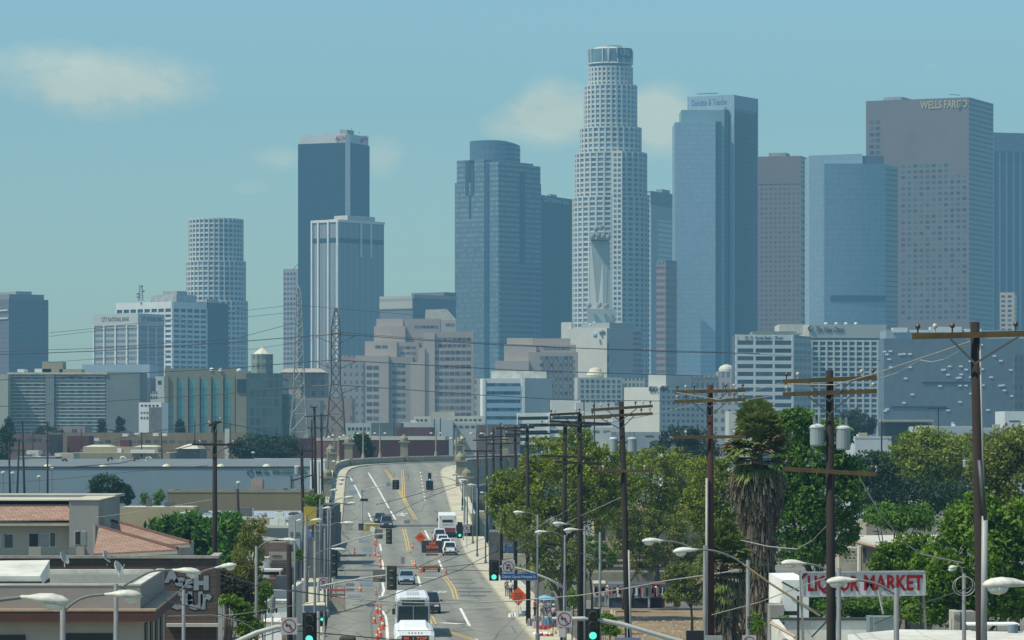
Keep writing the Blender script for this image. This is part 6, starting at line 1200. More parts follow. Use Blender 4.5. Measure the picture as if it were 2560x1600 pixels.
def ring_sign(t,px,py,r_px,D,symbol,board=True,name='sign_panel',bw=1.15):
 c=P(px,py,D);r_=r_px/F*D
 b_=MB().box(c.x-r_*bw,c.x+r_*bw,D-.012,D+.012,c.z-r_*1.2,c.z+r_*1.2).build(name,SIGNW,t)
 ring=MB();y=D-.016
 for k in range(24):
  a0,a1=2*math.pi*k/24,2*math.pi*(k+1)/24;p=lambda a,f:(c.x+r_*f*math.cos(a),y,c.z+r_*f*math.sin(a));ring.face([p(a0,.84),p(a1,.84),p(a1,1.0),p(a0,1.0)][::-1])
 ring.bar((c.x-r_*.62,y-.004,c.z+r_*.62),(c.x+r_*.62,y-.004,c.z-r_*.62),.004,r_*.15);ring.build('ring',SIGNRED,b_)
 s=MB();y2=D-.019
 if symbol=='turn':
  s.bar((c.x+r_*.12,y2,c.z-r_*.55),(c.x+r_*.12,y2,c.z+r_*.12),.004,r_*.2);s.bar((c.x+r_*.2,y2,c.z+r_*.1),(c.x-r_*.3,y2,c.z+r_*.1),.004,r_*.2);s.face([(c.x-r_*.6,y2,c.z+r_*.1),(c.x-r_*.25,y2,c.z+r_*.4),(c.x-r_*.25,y2,c.z-r_*.2)])
 else:
  pts=[(c.x+r_*.3,y2,c.z-r_*.55),(c.x+r_*.3,y2,c.z+r_*.15),(c.x+r_*.15,y2,c.z+r_*.4),(c.x-r_*.1,y2,c.z+r_*.4),(c.x-r_*.25,y2,c.z+r_*.15),(c.x-r_*.25,y2,c.z-r_*.1)]
  for a,b in zip(pts,pts[1:]):s.bar(a,b,.004,r_*.2)
  s.face([(c.x-r_*.25,y2,c.z-r_*.5),(c.x-r_*.55,y2,c.z-r_*.1),(c.x+r_*.05,y2,c.z-r_*.1)])
 s.build('symbol',SIGNBK,b_);return b_
t=signal('large near signal at the lower left with its bottom lamp green',756,792,1532,1612,130)
mast(t,[(757,1563),(735,1565),(690,1568),(640,1582),(560,1620)],130)
ts=thing('turn_sign','white no turn sign with red ring hanging left of the large near signal','traffic sign',(X(723,129.5),129.5,0));ring_sign(ts,723,1565,17.5,129.5,'turn');MB().bar(P(723,1545,129.6),P(723,1560,129.6),.05,.05).build('bracket',MAST,ts)
signal('smaller post mounted signal with green light at mid height, right of the near left one',795,817,1528,1566,292,lit=1,pole=808)
t=signal('large near signal at the lower right with glowing green bottom lamp',1464,1500,1522,1604,130);mast(t,[(1380,1546),(1464,1547),(1500,1550),(1560,1562),(1640,1586),(1760,1620),(1850,1660)],130)
ts=thing('turn_sign','white no left turn sign with red ring at the lower right','traffic sign',(X(1411,129.5),129.5,0));ring_sign(ts,1411,1548,17,129.5,'turn');MB().bar(P(1411,1530,129.6),P(1411,1546,129.6),.05,.05).build('bracket',MAST,ts)
MB().box(X(1397,129.4),X(1414,129.4),129.42,129.44,Z(1593,129.4),Z(1571,129.4)).build('plate',M('plate_pinkish',(.48,.40,.40),.6),ts)
t=signal('two faced signal with bright green light beside the blue street sign',1223,1247,1400,1452,255);mast(t,[(1222,1417),(1260,1417),(1290,1420),(1320,1428),(1370,1447),(1412,1470)],255,pole=(1412,1470))
ts=thing('turn_sign','white no U turn sign above the blue street sign','traffic sign',(X(1271,254.5),254.5,0));ring_sign(ts,1271,1417,14,254.5,'u');MB().bar(P(1271,1402,254.6),P(1271,1416,254.6),.05,.05).build('bracket',MAST,ts)
BLUE=M('street_blue',(.02,.07,.22),.5,.12,2)
ts=thing('street_name_sign','blue street name sign hanging from the right signal arm','street sign',(X(1297,254),254,0));MB().box(X(1251,254),X(1343,254),253.98,254.02,Z(1450,254),Z(1434,254)).build('panel',BLUE,ts);text(ts,'Gabriel Garcia Marquez St',(X(1297,254),253.97,Z(1442,254)),(1,0,0),.25,M('street_lettering',(.42,.55,.66),.5),width=2.2,ext=.002);MB().box(X(1250,254),X(1344,254),253.985,254.015,Z(1451,254),Z(1450.1,254)).build('border',SIGNW,ts)
for x in(1262,1330):MB().bar(P(x,1418,254.1),P(x,1435,254),.03,.03).build('hanger',MAST,ts)
ts=thing('street_name_sign','second blue street name sign cut by the bottom edge, right of the near signal','street sign',(X(1568,128),128,0));MB().box(X(1536,128),X(1602,128),127.98,128.02,Z(1612,128),Z(1594,128)).build('panel',M('street_blue2',(.16,.20,.36),.5),ts);MB().bar(P(1568,1566,128.1),P(1568,1595,128.1),.03,.03).build('hanger',MAST,ts)
t=signal('green backed signal seen from behind over the silver saloon',967,992,1415,1475,290,face=False,green=True)
if t:mast(t,[(992,1436),(967,1438),(930,1442),(870,1452),(796,1466)],290,.06,pole=(796,1466))
ts=thing('square_sign','grey brown back of a square sign left of the green backed signal','traffic sign',(X(948,290.5),290.5,0));MB().box(X(932,290.5),X(964,290.5),290.5,290.53,Z(1455,290.5),Z(1424,290.5)).build('panel',SIGNBACK,ts);MB().bar(P(948,1438,290.4),P(948,1444,290.4),.4,.06).build('bracket',MAST,ts)
ts=thing('turn_sign','white no U turn sign on a post at the left pavement edge','traffic sign',(X(809,302),302,0));ring_sign(ts,809,1458,12.5,302,'u',bw=.9);MB().tube([(X(810,302.1),302.1,0),P(810,1450,302.1)],.05,6).build('post',MAST,ts)
t=signal('dark signal seen from behind near the orange container',965,980,1321,1360,400,face=False,green=True)
if t:mast(t,[(980,1332),(965,1333),(930,1338),(890,1347),(826,1368)],400,.06,pole=(826,1368))
ts=thing('square_sign','grey back of a square sign beside the orange container','traffic sign',(X(947,400.5),400.5,0));MB().box(X(937,400.5),X(957,400.5),400.5,400.53,Z(1347,400.5),Z(1323,400.5)).build('panel',SIGNBACK,ts);MB().bar(P(947,1332,400.4),P(947,1337,400.4),.4,.06).build('bracket',MAST,ts)
t=signal('square dark signal back hanging over the ramp between the yellow lines',981,998,1200,1224,562,face=False)
if t:mast(t,[(998,1210),(960,1214),(920,1222),(905,1230)],562,.07,pole=(905,1230));MB().box(X(966,562),X(976,562),561.9,562,Z(1215,562),Z(1206,562)).build('plate',M('plate_blue',(.2,.24,.27),.5),t);MB().box(X(901,561),X(920,561),560.9,561,Z(1253,561),Z(1246.5,561)).build('plate',BLK,t)
t=signal('far signal with tiny green light over the right lane of the ramp',1070,1078,1182,1203,560)
if t:MB().box(X(1065,559),X(1083,559),558.9,559,Z(1225,559),Z(1202,559)).build('rear_head',BLK,t);mast(t,[(1070,1190),(1100,1190),(1130,1198),(1160,1215)],560,.06,pole=(1160,1215))
signal('dark signal with green light beside the white and red truck',1143,1156,1305,1346,540,pole=1158);signal('small signal with green light by the right bridge pavement',1154,1163,1246,1271,575,pole=1163)
ts=thing('turn_sign','small no U turn sign right of the white and red truck','traffic sign',(X(1167,520),520,0));ring_sign(ts,1167,1321,9,520,'u',bw=.95);MB().tube([(X(1167,520.1),520.1,0),P(1167,1312,520.1)],.05,6).build('post',MAST,ts)
signal('dark side facing signal on the left pavement behind the no U turn sign',826,844,1376,1442,385,face=False,pole=836)
for px0,px1,y,D,lb in((845,892,1598,118,'dark rounded signal top cut by the bottom edge over the closed lane'),):
 t=thing('traffic_signal',lb,'traffic signal',(X(868,D),D,0),'traffic signals above the street');MB().box(X(848,D),X(890,D),D-.1,D+.1,Z(1640,D),Z(1590,D)).build('signal_head',GRN,t,bevel=.08)
ts=thing('turn_sign','sign with red ring cut by the bottom edge under the palm trunk','traffic sign',(X(1873,125),125,0));ring_sign(ts,1873,1606,15,125,'turn')
o=MB().box(X(1716,140),X(1760,140),140,140.3,Z(1640,140),Z(1577,140)).build('sign_cabinet',M('cabinet_black',(.012,.014,.018),.5));tag(o,'black cabinet box at the foot of the short palm','cabinet')
o=MB().box(X(1764,139),X(1806,139),139,139.3,Z(1640,139),Z(1590,139)).build('sign_cabinet',M('cabinet_grey',(.28,.29,.28),.5));tag(o,'grey cabinet box right of the black one','cabinet')
t=signal('signal seen edge on in front of the palm trunk',1866,1876,1540,1570,126,face=False)
# construction signs
def diamond(label,px,py,r_px,D,lines,base_y=None):
 c=P(px,py,D);r_=r_px/F*D;t=thing('construction_sign',label,'road work sign',(c.x,c.y,zr(D)))
 MB().hexa([(c.x,D-.01,c.z-r_),(c.x+r_,D-.01,c.z),(c.x,D-.01,c.z+r_),(c.x-r_,D-.01,c.z)][::-1],[(c.x,D+.01,c.z-r_),(c.x+r_,D+.01,c.z),(c.x,D+.01,c.z+r_),(c.x-r_,D+.01,c.z)][::-1]).build('panel',ORANGE,t)
 for k,l in enumerate(lines):text(t,l,(c.x,D-.02,c.z+r_*(.28-.28*k)),(1,0,0),r_*.3,M('work_lettering',(.25,.04,.02),.7),ext=.002)
 g0=.14
 for s_ in(-1,1):MB().tube([(c.x,D+.04,c.z-r_*.3),(c.x+s_*.35,D+.3*s_,g0)],.025,5).build('leg',MAST,t)
 MB().tube([(c.x,D+.04,g0),(c.x,D+.04,c.z+r_*.5)],.025,5).build('post',MAST,t);return t
diamond('orange road work diamond on the right pavement by the brown pole',1296,1491,23.5,330,['ROAD','WORK','AHEAD'])
t=diamond('orange road work diamond behind the message board',1051,1344,14.5,470,['ROAD','WORK'])
D_=444;t=thing('message_board','black message trailer with orange light letters on white legs','message board',(X(1081,D_),D_,0))
MB().box(X(1054,D_),X(1106,D_),D_-.06,D_+.1,Z(1382,D_),Z(1351.5,D_)).build('display',M('board_dark',(.035,.045,.045),.6,.2,3),t,bevel=.02)
OL=M('led_orange',(.7,.12,.03),.5,.1,3,emit=(.9,.14,.03,.45));text(t,'USE',(X(1081,D_),D_-.075,Z(1358,D_)),(1,0,0),.45,OL,ext=.002,width=.75);text(t,'DETOUR',(X(1081,D_),D_-.075,Z(1368,D_)),(1,0,0),.45,OL,ext=.002,width=1.35);text(t,'- - - - - -',(X(1081,D_),D_-.075,Z(1378,D_)),(1,0,0),.3,OL,ext=.002,width=1.3)
for x in(1064.5,1094):MB().bar((X(x,D_),D_,.55),(X(x,D_),D_,Z(1380,D_)),.09,.09).build('leg',M('board_white',(.66,.64,.58),.6),t)
MB().box(X(1064,D_),X(1095,D_),D_-.05,D_+.05,Z(1389,D_),Z(1384,D_)).build('cross_panel',M('board_rust',(.22,.07,.03),.7),t);MB().box(X(1062,D_),X(1097,D_),D_-.5,D_+.9,.42,.75).build('trailer_bed',M('trailer_orange',(.45,.16,.04),.7,.3,3),t);MB().bar((X(1054,D_),D_-.4,.45),(X(1104,D_),D_-.4,.45),.1,.1).build('outrigger',M('trailer_orange',0),t)
for x in(1060,1097):MB().tube([(X(x,D_)-.12,D_+.2,.33),(X(x,D_)+.12,D_+.2,.33)],.33,12).build('wheel',M('tyre',(.02,.02,.02),.8),t)
# cones and tall markers
CONE=M('cone_orange',(.70,.11,.04),.6,.15,4);CONEW=M('cone_band',(.7,.7,.66),.5)
def cone_at(px,py,label,s=1.0):
 g=G(px,py);t=thing('traffic_cone',label,'traffic cone',tuple(g),'orange traffic cones along the closed lanes')
 MB().box(g.x-.2*s,g.x+.2*s,g.y-.2*s,g.y+.2*s,g.z+.012,g.z+.06).build('base',CONE,t);MB().lathe([(.15*s,.06),(.10*s,.42*s),(.035*s,.8*s)],g,10).build('body',CONE,t);MB().lathe([(.122*s,.36*s),(.096*s,.52*s)],g,10).build('band',CONEW,t)
for k,(x,y,lb)in enumerate(((1415,362,'cone below the upper red marker pair'),(1416,410,'cone beneath the one under the red markers'),(1405,525,'single cone at the left of the cluster beside the white line start'),(1440,540,'cone in the cluster above the white line start'),(1458,548,'right cone of the cluster above the white line start'),(1465,590,'cone touching the top of the curving white line'),(1468,660,'cone left of the straight bit of white line'),(1430,1195,'cone at the head of the near row, left one'),(1468,1208,'cone at the head of the near row, right one'),(1470,1283,'cone third down in the near row'),(1400,1318,'cone set apart to the left of the near row'),(1508,1352,'bright cone touching the near white line'),(1498,1388,'cone just below the bright one by the white line'),(1458,1446,'cone in the lower near cluster, upper'),(1470,1485,'cone in the lower near cluster, lower'),(1430,1520,'cone at the bottom edge of the closed lane'),(1850,432,'lone cone in the open road left of the message board'),(1880,650,'cone left of the message trailer'),(1936,714,'cone by the left trailer wheel'),(1950,716,'second cone by the left trailer wheel'),(2243,730,'cone right of the message trailer'),(1233,945,'small cone on the closed lane near the red barricade'))):
 cone_at(640+x/4.725,1280+y/4.725,lb,1.15 if k in(11,12)else 1.0)
for k,(x,yt,yb,lb)in enumerate(((940,1470,1488,'tall orange marker post left of the curving white line'),(849,1360,1392,'thin red marker post at the left kerb'),(886,1371,1390,'thin red marker post on the closed lane, left'),(888,1374,1392,'thin red marker post on the closed lane, right'),(925,1380,1390,'short marker post beside the trench plates'),(936,1350,1364,'upper red marker of the pair below the sign back'),(898,1310,1325,'red marker post by the dark cabinet'),(938,1358,1385,'leaning marker post above the cone cluster'))):
 g=G(x,yb);t=thing('delineator_post',lb,'marker post',tuple(g),'orange marker posts on the closed lanes');h=(yb-yt)/F*g.y;MB().lathe([(.05,0),(.05,h)],g+Vector((0,0,.05)),8).build('post',CONE,t);MB().lathe([(.18,0),(.15,.06)],g+Vector((0,0,.0)),10).build('base',BLK,t);MB().lathe([(.055,h*.62),(.055,h*.8)],g+Vector((0,0,.05)),8).build('band',CONEW,t)
 # barriers
g=G(840,1526);D_=g.y;t=thing('concrete_barrier','grey concrete barrier block with a red and white barricade behind it','barrier',tuple(g));MB().hexa([(X(817,D_),D_,0),(X(863,D_),D_,0),(X(863,D_),D_+.7,0),(X(817,D_),D_+.7,0)],[(X(818,D_),D_+.2,1.0),(X(862,D_),D_+.2,1.0),(X(862,D_),D_+.5,1.0),(X(818,D_),D_+.5,1.0)]).build('block',M('barrier_grey',(.30,.29,.24),.9,.3,2),t)
t=thing('barricade','red and white slatted barricade frame behind the concrete barrier','barricade',(X(840,358),358,0));
for k,(y0,y1)in enumerate(((1478,1482),(1492,1496),(1486,1489))):MB().bar((X(818,358),358,.4+.42*k),(X(862,358),358,.4+.42*k),.05,.2).build('rail',M('barricade_red',(.42,.07,.05),.6)if k!=1 else M('barricade_dark',(.16,.13,.12),.7),t)
for x in(818,840,862):MB().bar((X(x,358),358.05,0),(X(x,358),358.05,1.6),.07,.07).build('post',SIGNRED,t)
g=G(928,1328);D_=g.y;t=thing('yellow_container','yellow ochre container standing on the closed lane at the junction','container',tuple(g));YEL2=M('container_yellow',(.46,.29,.03),.7,.25,2)
MB().hexa([(X(913,D_),D_,g.z),(X(943,D_),D_,g.z),(X(943,D_),D_+2,g.z),(X(913,D_),D_+2,g.z)],[(X(914,D_),D_,g.z+1.0),(X(944,D_),D_,g.z+1.0),(X(944,D_),D_+2,g.z+1.0),(X(914,D_),D_+2,g.z+1.0)]).build('body',YEL2,t);MB().box(X(912,D_),X(945,D_),D_-.05,D_+2.05,g.z+1.0,g.z+1.12).build('lid',M('container_lid',(.62,.50,.30),.7),t)
g=G(902,1326);D_=g.y;t=thing('utility_cabinet','dark green cabinet left of the yellow container','cabinet',tuple(g));MB().box(X(896,D_),X(909,D_),D_,D_+.6,g.z,g.z+.9).build('body',M('cab_green',(.06,.075,.06),.7),t);MB().box(X(895.5,D_),X(909.5,D_),D_-.03,D_+.63,g.z+.9,g.z+.97).build('lid',BLK,t)
g=G(932,1338);D_=g.y;o=MB().hexa([P(927,1315,D_),P(938,1319,D_),P(938,1328,D_),P(934,1328,D_),P(934,1340,D_),P(932,1340,D_),P(932,1330,D_),P(924,1327,D_)],[p+Vector((0,.05,0))for p in(P(927,1315,D_),P(938,1319,D_),P(938,1328,D_),P(934,1328,D_),P(934,1340,D_),P(932,1340,D_),P(932,1330,D_),P(924,1327,D_))]).build('white_sheet',M('bright_white',0));tag(o,'white sheet draped in front of the yellow container','sheet')
for k,(x,y,lb)in enumerate(((862,1322,'red and white barricade at the junction, left one'),(872,1324,'red and white barricade at the junction, middle one'),(1231,1388,'leaning red and white barricade on the right pavement'))):
 g=G(x,y);t=thing('barricade',lb,'barricade',tuple(g),None);D_=g.y
 for q in range(3):MB().bar((g.x-.5,D_,g.z+.35+.32*q),(g.x+.5,D_,g.z+.35+.32*q),.04,.2).build('rail',M('barricade_pink',(.55,.25,.2),.6)if q%2 else SIGNW,t)
 for s_ in(-.4,.4):MB().bar((g.x+s_,D_+.04,g.z),(g.x+s_,D_+.04,g.z+1.2),.05,.05).build('post',SIGNRED,t)
o=MB().tube([(X(1343,272),271.8,.14),(X(1343,272),271.8,1.0)],.07,8);g=G(1343,1588);t=thing('bollard','short grey bollard post on the right pavement in front of the vendors','bollard',tuple(g));MB().tube([g,g+Vector((0,0,1.35))],.07,8).build('post',MAST,t);MB().lathe([(.17,.14),(.15,.2)],g,10).build('base',MAST,t)
# ------------------------------------------------------------------ near buildings
def sk(b,x0,x1,y0,y1,z0,z1,yr,k=-.0375):
 """box sheared along the street direction"""
 f=lambda x,y:(x+k*(y-yr),y)
 return b.hexa([f(x0,y0)+(z0,),f(x1,y0)+(z0,),f(x1,y1)+(z0,),f(x0,y1)+(z0,)],[f(x0,y0)+(z1,),f(x1,y0)+(z1,),f(x1,y1)+(z1,),f(x0,y1)+(z1,)])
STUC=M('stucco_pinkgrey',(.30,.26,.235),.9,.12,.7);STUCT=M('stucco_tan',(.36,.31,.25),.9,.15,.7);WHITER=M('white_roofing',(.62,.61,.54),.8,.2,.6,c2=(.42,.41,.36));TRIMB=M('cornice_brown',(.085,.032,.025),.8,.2,1.5);DOORD=M('opening_dark',(.02,.02,.02),.6);SILL=M('cornice_top',(.42,.30,.20),.8,.2,1)
BRICK=brick_mat('old_brick',(.125,.08,.058),(.085,.055,.042),(.13,.105,.085),1,.6,.22)
# pink store
y0=160;t=thing('store_building','pinkish store with white roof and dark red brown cornice at the lower left','building',(-18,y0,0));xw=X(352,y0);xl=-30
zc0,zc1,zp=Z(1552,y0),Z(1527,y0),Z(1464,y0)
sk(MB(),xl,xw,y0,y0+19,0,zc1,y0).build('wall',STUCT,t)
b=MB();sk(b,xl,xw+.62,y0-.6,y0-.002,zc0,zc1,y0);sk(b,xw+.002,xw+.62,y0,y0+19,zc0,zc1,y0);b.build('cornice',TRIMB,t)
b=MB();sk(b,xl,xw+.64,y0-.62,y0+.0,zc1+.003,zc1+.09,y0);sk(b,xw+.003,xw+.64,y0+.002,y0+19,zc1+.003,zc1+.09,y0);b.build('cornice_top',SILL,t)
b=MB();sk(b,xl,xw-.02,y0+.01,y0+.3,zc1,zp,y0);sk(b,xw-.32,xw-.02,y0+.301,y0+19,zc1,zp,y0);b.build('parapet',STUC,t)
b=MB();sk(b,xl,xw,y0-.02,y0+.33,zp+.002,zp+.07,y0);sk(b,xw-.36,xw+.01,y0+.331,y0+19,zp+.002,zp+.07,y0);b.build('parapet_cap',WHITER,t)
sk(MB(),xl,xw-.34,y0+.32,y0+18.6,zc1,zc1+.35,y0).build('roof',WHITER,t)
sk(MB(),xl,xw-.5,y0+18.6,y0+19,zc1+.36,Z(1423,y0+19),y0).build('rear_parapet',WHITER,t);sk(MB(),X(120,y0+18),xw-.6,y0+18.2,y0+18.55,zc1+.36,Z(1436,y0+18),y0).build('rear_band',M('rear_band',(.30,.31,.29),.8,.2,1),t)
for px0,px1,py in((-30,64,1587),(164,282,1583)):MB().box(X(px0,y0),X(px1,y0),y0-.05,y0+.02,0,Z(py,y0)).build('garage_opening',DOORD,t)  # dark panels stand in for the unlit garage openings
for k in range(4):q=y0+2.6+k*4.0;sk(MB(),xw+.001,xw+.05,q,q+1.7,2.2,zc0-.25,y0).build('window',DOORD,t)
rt=thing('roof_structure','white raised roof box with sloping end on the pink store','building',(X(60,172),172,zc1+.35));b=MB();b.hexa([(X(-40,170),170,zc1+.36),(X(112,170),170,zc1+.36),(X(125,176),176,zc1+.36),(X(-40,176),176,zc1+.36)],[(X(-40,170),170,Z(1440,170)),(X(100,170),170,Z(1440,170)),(X(124,176),176,Z(1400,176)),(X(-40,176),176,Z(1402,176))]);b.build('body',WHITER,rt);MB().box(X(-40,169.9),X(105,169.9),169.6,169.95,Z(1460,170),Z(1453,170)).build('gutter',M('gutter_black',(.03,.03,.03),.7),rt);MB().tube([P(110,1462,169),P(118,1452,169),P(122,1447,169),P(121,1455,169)],.07,6).build('pipe',BLK,rt)
for k,(x,y,D,lb)in enumerate(((160,1396,186,'tilted roof dish at the left of the brick parapet'),(266,1392,187,'tilted roof dish in the middle of the brick parapet'),(296,1420,170,'tilted roof dish on a mast above the white roof'))):
 t=thing('satellite_dish',lb,'satellite dish',tuple(P(x,y+22,D)));c=P(x,y,D);MB().tube([c+Vector((0,.1,0)),P(x+2,y+22,D)],.03,6).build('mast',MAST,t);n=Vector((.8,-.35,.5)).normalized();a=n.cross(Vector((0,0,1))).normalized();u_=a.cross(n)
 MB().loft([[c+n*dz+a*r_*math.cos(q*math.pi/6)+u_*r_*1.15*math.sin(q*math.pi/6)for q in range(12)]for r_,dz in((.04,-.06),(.22,-.04),(.30,.05),(.29,.06),(.05,-.02))]).build('reflector',M('dish_grey',(.5,.5,.46),.6),t);MB().tube([c-u_*.25,c+n*.35],.015,5).build('feed_arm',MAST,t)
 # brick building with graffiti
y0=187;t=thing('brick_building','old brick building with large pale bubble graffiti on its street wall','building',(X(480,y0),y0,0));xr=X(541,y0);zt=Z(1396,y0)
sk(MB(),-30,xr,y0,y0+5,0,zt,y0).build('wall',BRICK,t)
b=MB();sk(b,-30.1,xr+.1,y0-.1,y0+.25,zt+.002,zt+.13,y0);sk(b,xr-.3,xr+.1,y0+.251,y0+5,zt+.002,zt+.13,y0);b.build('coping',M('coping_pale',(.36,.33,.28),.9,.3,2),t)
MB().box(X(418,y0),X(548,y0),y0-.5,y0-.02,Z(1566,y0),Z(1558,y0)).build('ledge',M('ledge_pale',(.5,.48,.42),.9),t)
MB().box(X(545,y0-2),X(556,y0-2),y0-2,y0-1.5,0,Z(1496,y0-2)).build('buttress',M('buttress_pale',(.42,.40,.36),.9,.3,2),t)
GRF=M('graffiti_silver',(.25,.275,.29),.7,.25,1.5);GRK=M('graffiti_outline',(.03,.03,.035),.8)
for s_,px,py,sz,w_ in(('A',429,1441,.8,.6),('c',449,1452,.7,.4),('e',470,1456,.7,.42),('H',503,1459,.85,.6),('C',439,1503,1.1,.62),('e',466,1494,.95,.5),('U',488,1504,1.1,.6),('r',513,1499,1.35,.42)):
 for m_,off,y_ in((GRK,.12,.012),(GRF,.065,.02)):
  text(t,s_,(X(px,y0),y0-y_,Z(py,y0)),(1,0,0),sz,m_,'graffiti',ext=.002,width=w_+off*2,off=off)
  # apartment house with tiled eaves
y0=290;t=thing('apartment_house','grey stucco apartment house with orange tiled eave and balcony at left','apartment building',(X(120,y0),y0,0))
GST=M('stucco_grey',(.30,.29,.265),.9,.1,.5);TILE=brick_mat('roof_tile',(.40,.255,.185),(.30,.175,.125),(.10,.06,.045),1,.5,.45)
MB().box(-46,X(180,y0),y0,y0+14,0,Z(1308,y0)).build('wall',M('stucco_warm',(.34,.31,.26),.9,.1,.5),t)
b=MB();b.hexa([(-46,y0+2.4,Z(1296,y0)),(X(172,y0),y0+2.4,Z(1296,y0)),(X(172,y0),y0+14,Z(1296,y0)),(-46,y0+14,Z(1296,y0))],[(-46,y0+2.4,Z(1262,y0+2)),(X(172,y0),y0+2.4,Z(1262,y0+2)),(X(172,y0),y0+14,Z(1252,y0+2)),(-46,y0+14,Z(1252,y0+2))]);b.build('upper_wall',GST,t)
MB().box(-46,X(180,y0),y0+2.2,y0+14,Z(1252,y0+2),Z(1249,y0+2)).build('roof_edge',M('roofedge_pale',(.52,.49,.38),.8),t)
b=MB();b.hexa([(-46,y0-.9,Z(1306,y0)),(X(194,y0),y0-.9,Z(1301,y0)),(X(160,y0),y0+2.35,Z(1268,y0+2)),(-46,y0+2.35,Z(1270,y0+2))],[(-46,y0-.9,Z(1303,y0)),(X(194,y0),y0-.9,Z(1298,y0)),(X(160,y0),y0+2.35,Z(1265,y0+2)),(-46,y0+2.35,Z(1267,y0+2))]);b.build('tiled_eave',TILE,t)
MB().box(-46,X(190,y0),y0-.85,y0-.7,Z(1314,y0),Z(1306,y0)).build('fascia',M('fascia_pale',(.46,.42,.34),.8),t)
xb=X(246,y0-3);b=MB();sk(b,X(173,y0-3),xb,y0-3,y0+22,0,Z(1251,y0-3),y0-3);b.build('corner_block',GST,t);sk(MB(),X(171,y0-3),xb+.1,y0-3.1,y0+22,Z(1251,y0-3)+.003,Z(1249,y0-3),y0-3).build('roof_edge',M('roofedge_pale',0),t)
MB().box(-46,X(300,y0+20),y0+16,y0+24,Z(1251,y0),Z(1236,y0+18)).build('rear_roof',M('rear_roof',(.42,.40,.34),.85,.3,.4),t)
G_GL=M('patio_glass',(.05,.075,.075),.15,.4,1);CURT=M('patio_curtain',(.22,.26,.25),.4,.2,2)
for px0,px1,ya,yb,m_ in((2,12,1336,1371,CURT),(12,32,1336,1371,G_GL),(73,94,1334,1368,DOORD),(95,122,1334,1368,CURT),(126,138,1332,1366,G_GL)):
 o=MB().box(X(px0,y0),X(px1,y0),y0-.05,y0+.02,Z(yb,y0),Z(ya,y0)).build('window',m_,t);MB().box(X(px0,y0)-.05,X(px1,y0)+.05,y0-.03,y0+.01,Z(yb,y0)-.05,Z(ya,y0)+.06).build('frame',M('frame_white',(.5,.5,.46),.6),o)
for px0,px1,m_ in((188,200,DOORD),(201,214,CURT)):o=MB().box(X(px0,y0-3),X(px1,y0-3),y0-3.05,y0-2.98,Z(1361,y0-3),Z(1329,y0-3)).build('window',m_,t);MB().box(X(px0,y0-3)-.05,X(px1,y0-3)+.05,y0-3.03,y0-2.99,Z(1361,y0-3)-.05,Z(1329,y0-3)+.06).build('frame',M('frame_white',0),o)
yb=y0-3.2;MB().box(-46,X(196,yb),yb,y0,Z(1402,yb),Z(1397,yb)).build('balcony_floor',GST,t)
for px0,px1 in((72,103),(191,211)):MB().box(X(px0,yb),X(px1,yb),yb-.05,yb+.2,Z(1398,yb),Z(1367,yb)).build('balcony_pier',M('stucco_warm',0),t)
RAIL=M('rail_teal',(.14,.19,.18),.5)
for xa,xc in((-8,72),(103,191)):
 b=MB();b.bar(P(xa,1371,yb),P(xc,1370,yb),.06,.07);b.bar(P(xa,1396,yb),P(xc,1396,yb),.05,.05);n=(xc-xa)//4
 for k in range(n):b.bar(P(xa+k*4,1371,yb),P(xa+k*4,1396,yb),.03,.03);b.bar(P(xa+k*4,1378+(k%3)*5,yb),P(xa+k*4+4,1378+((k+1)%3)*5,yb),.03,.03)
 b.build('balustrade',RAIL,t)
MB().tube([P(237,1310,y0-3.1),P(237,1384,y0-3.1)],.1,6).build('downpipe',GST,t)
# tiled hip roofs
t=thing('tiled_roof_house','house with two overlapping orange tiled hip roofs behind the brick building','house',(X(350,280),280,0))
def hip(ridge,low,eave_y,D0,D1,zt_):
 a,c=P(*ridge,D1),P(*low,D0);e0=Vector((a.x+.5,D0,Z(eave_y,D0)));e1=Vector((c.x,D0,c.z-.02))
 b=MB();d=Vector((0,0,.12));b.hexa([e0,e1,c+Vector((0,.3,.02)),a],[e0+d,e1+d,c+Vector((0,.3,.02))+d,a+d]);b.build('roof',TILE,t)
 MB().tube([a+d,c+Vector((0,.2,.15))],.14,6).build('ridge_cap',M('ridge_tile',(.12,.06,.045),.9),t)
 MB().hexa([(a.x+.4,D0+.6,0),(c.x-.7,D0+.6,0),(c.x-.7,D1+3,0),(a.x+.4,D1+3,0)],[(a.x+.4,D0+.6,c.z-.05),(c.x-.7,D0+.6,c.z-.05),(c.x-.7,D1+3,c.z-.05),(a.x+.4,D1+3,c.z-.05)]).build('wall',M('stucco_warm',0),t)
 MB().bar(e0-Vector((0,.02,.1)),e1-Vector((0,.02,.1)),.1,.18).build('fascia',M('fascia_pale',0),t)
hip((247,1321),(443,1377),1388,268,276,0);hip((280,1306),(475,1361),1372,284,293,0)
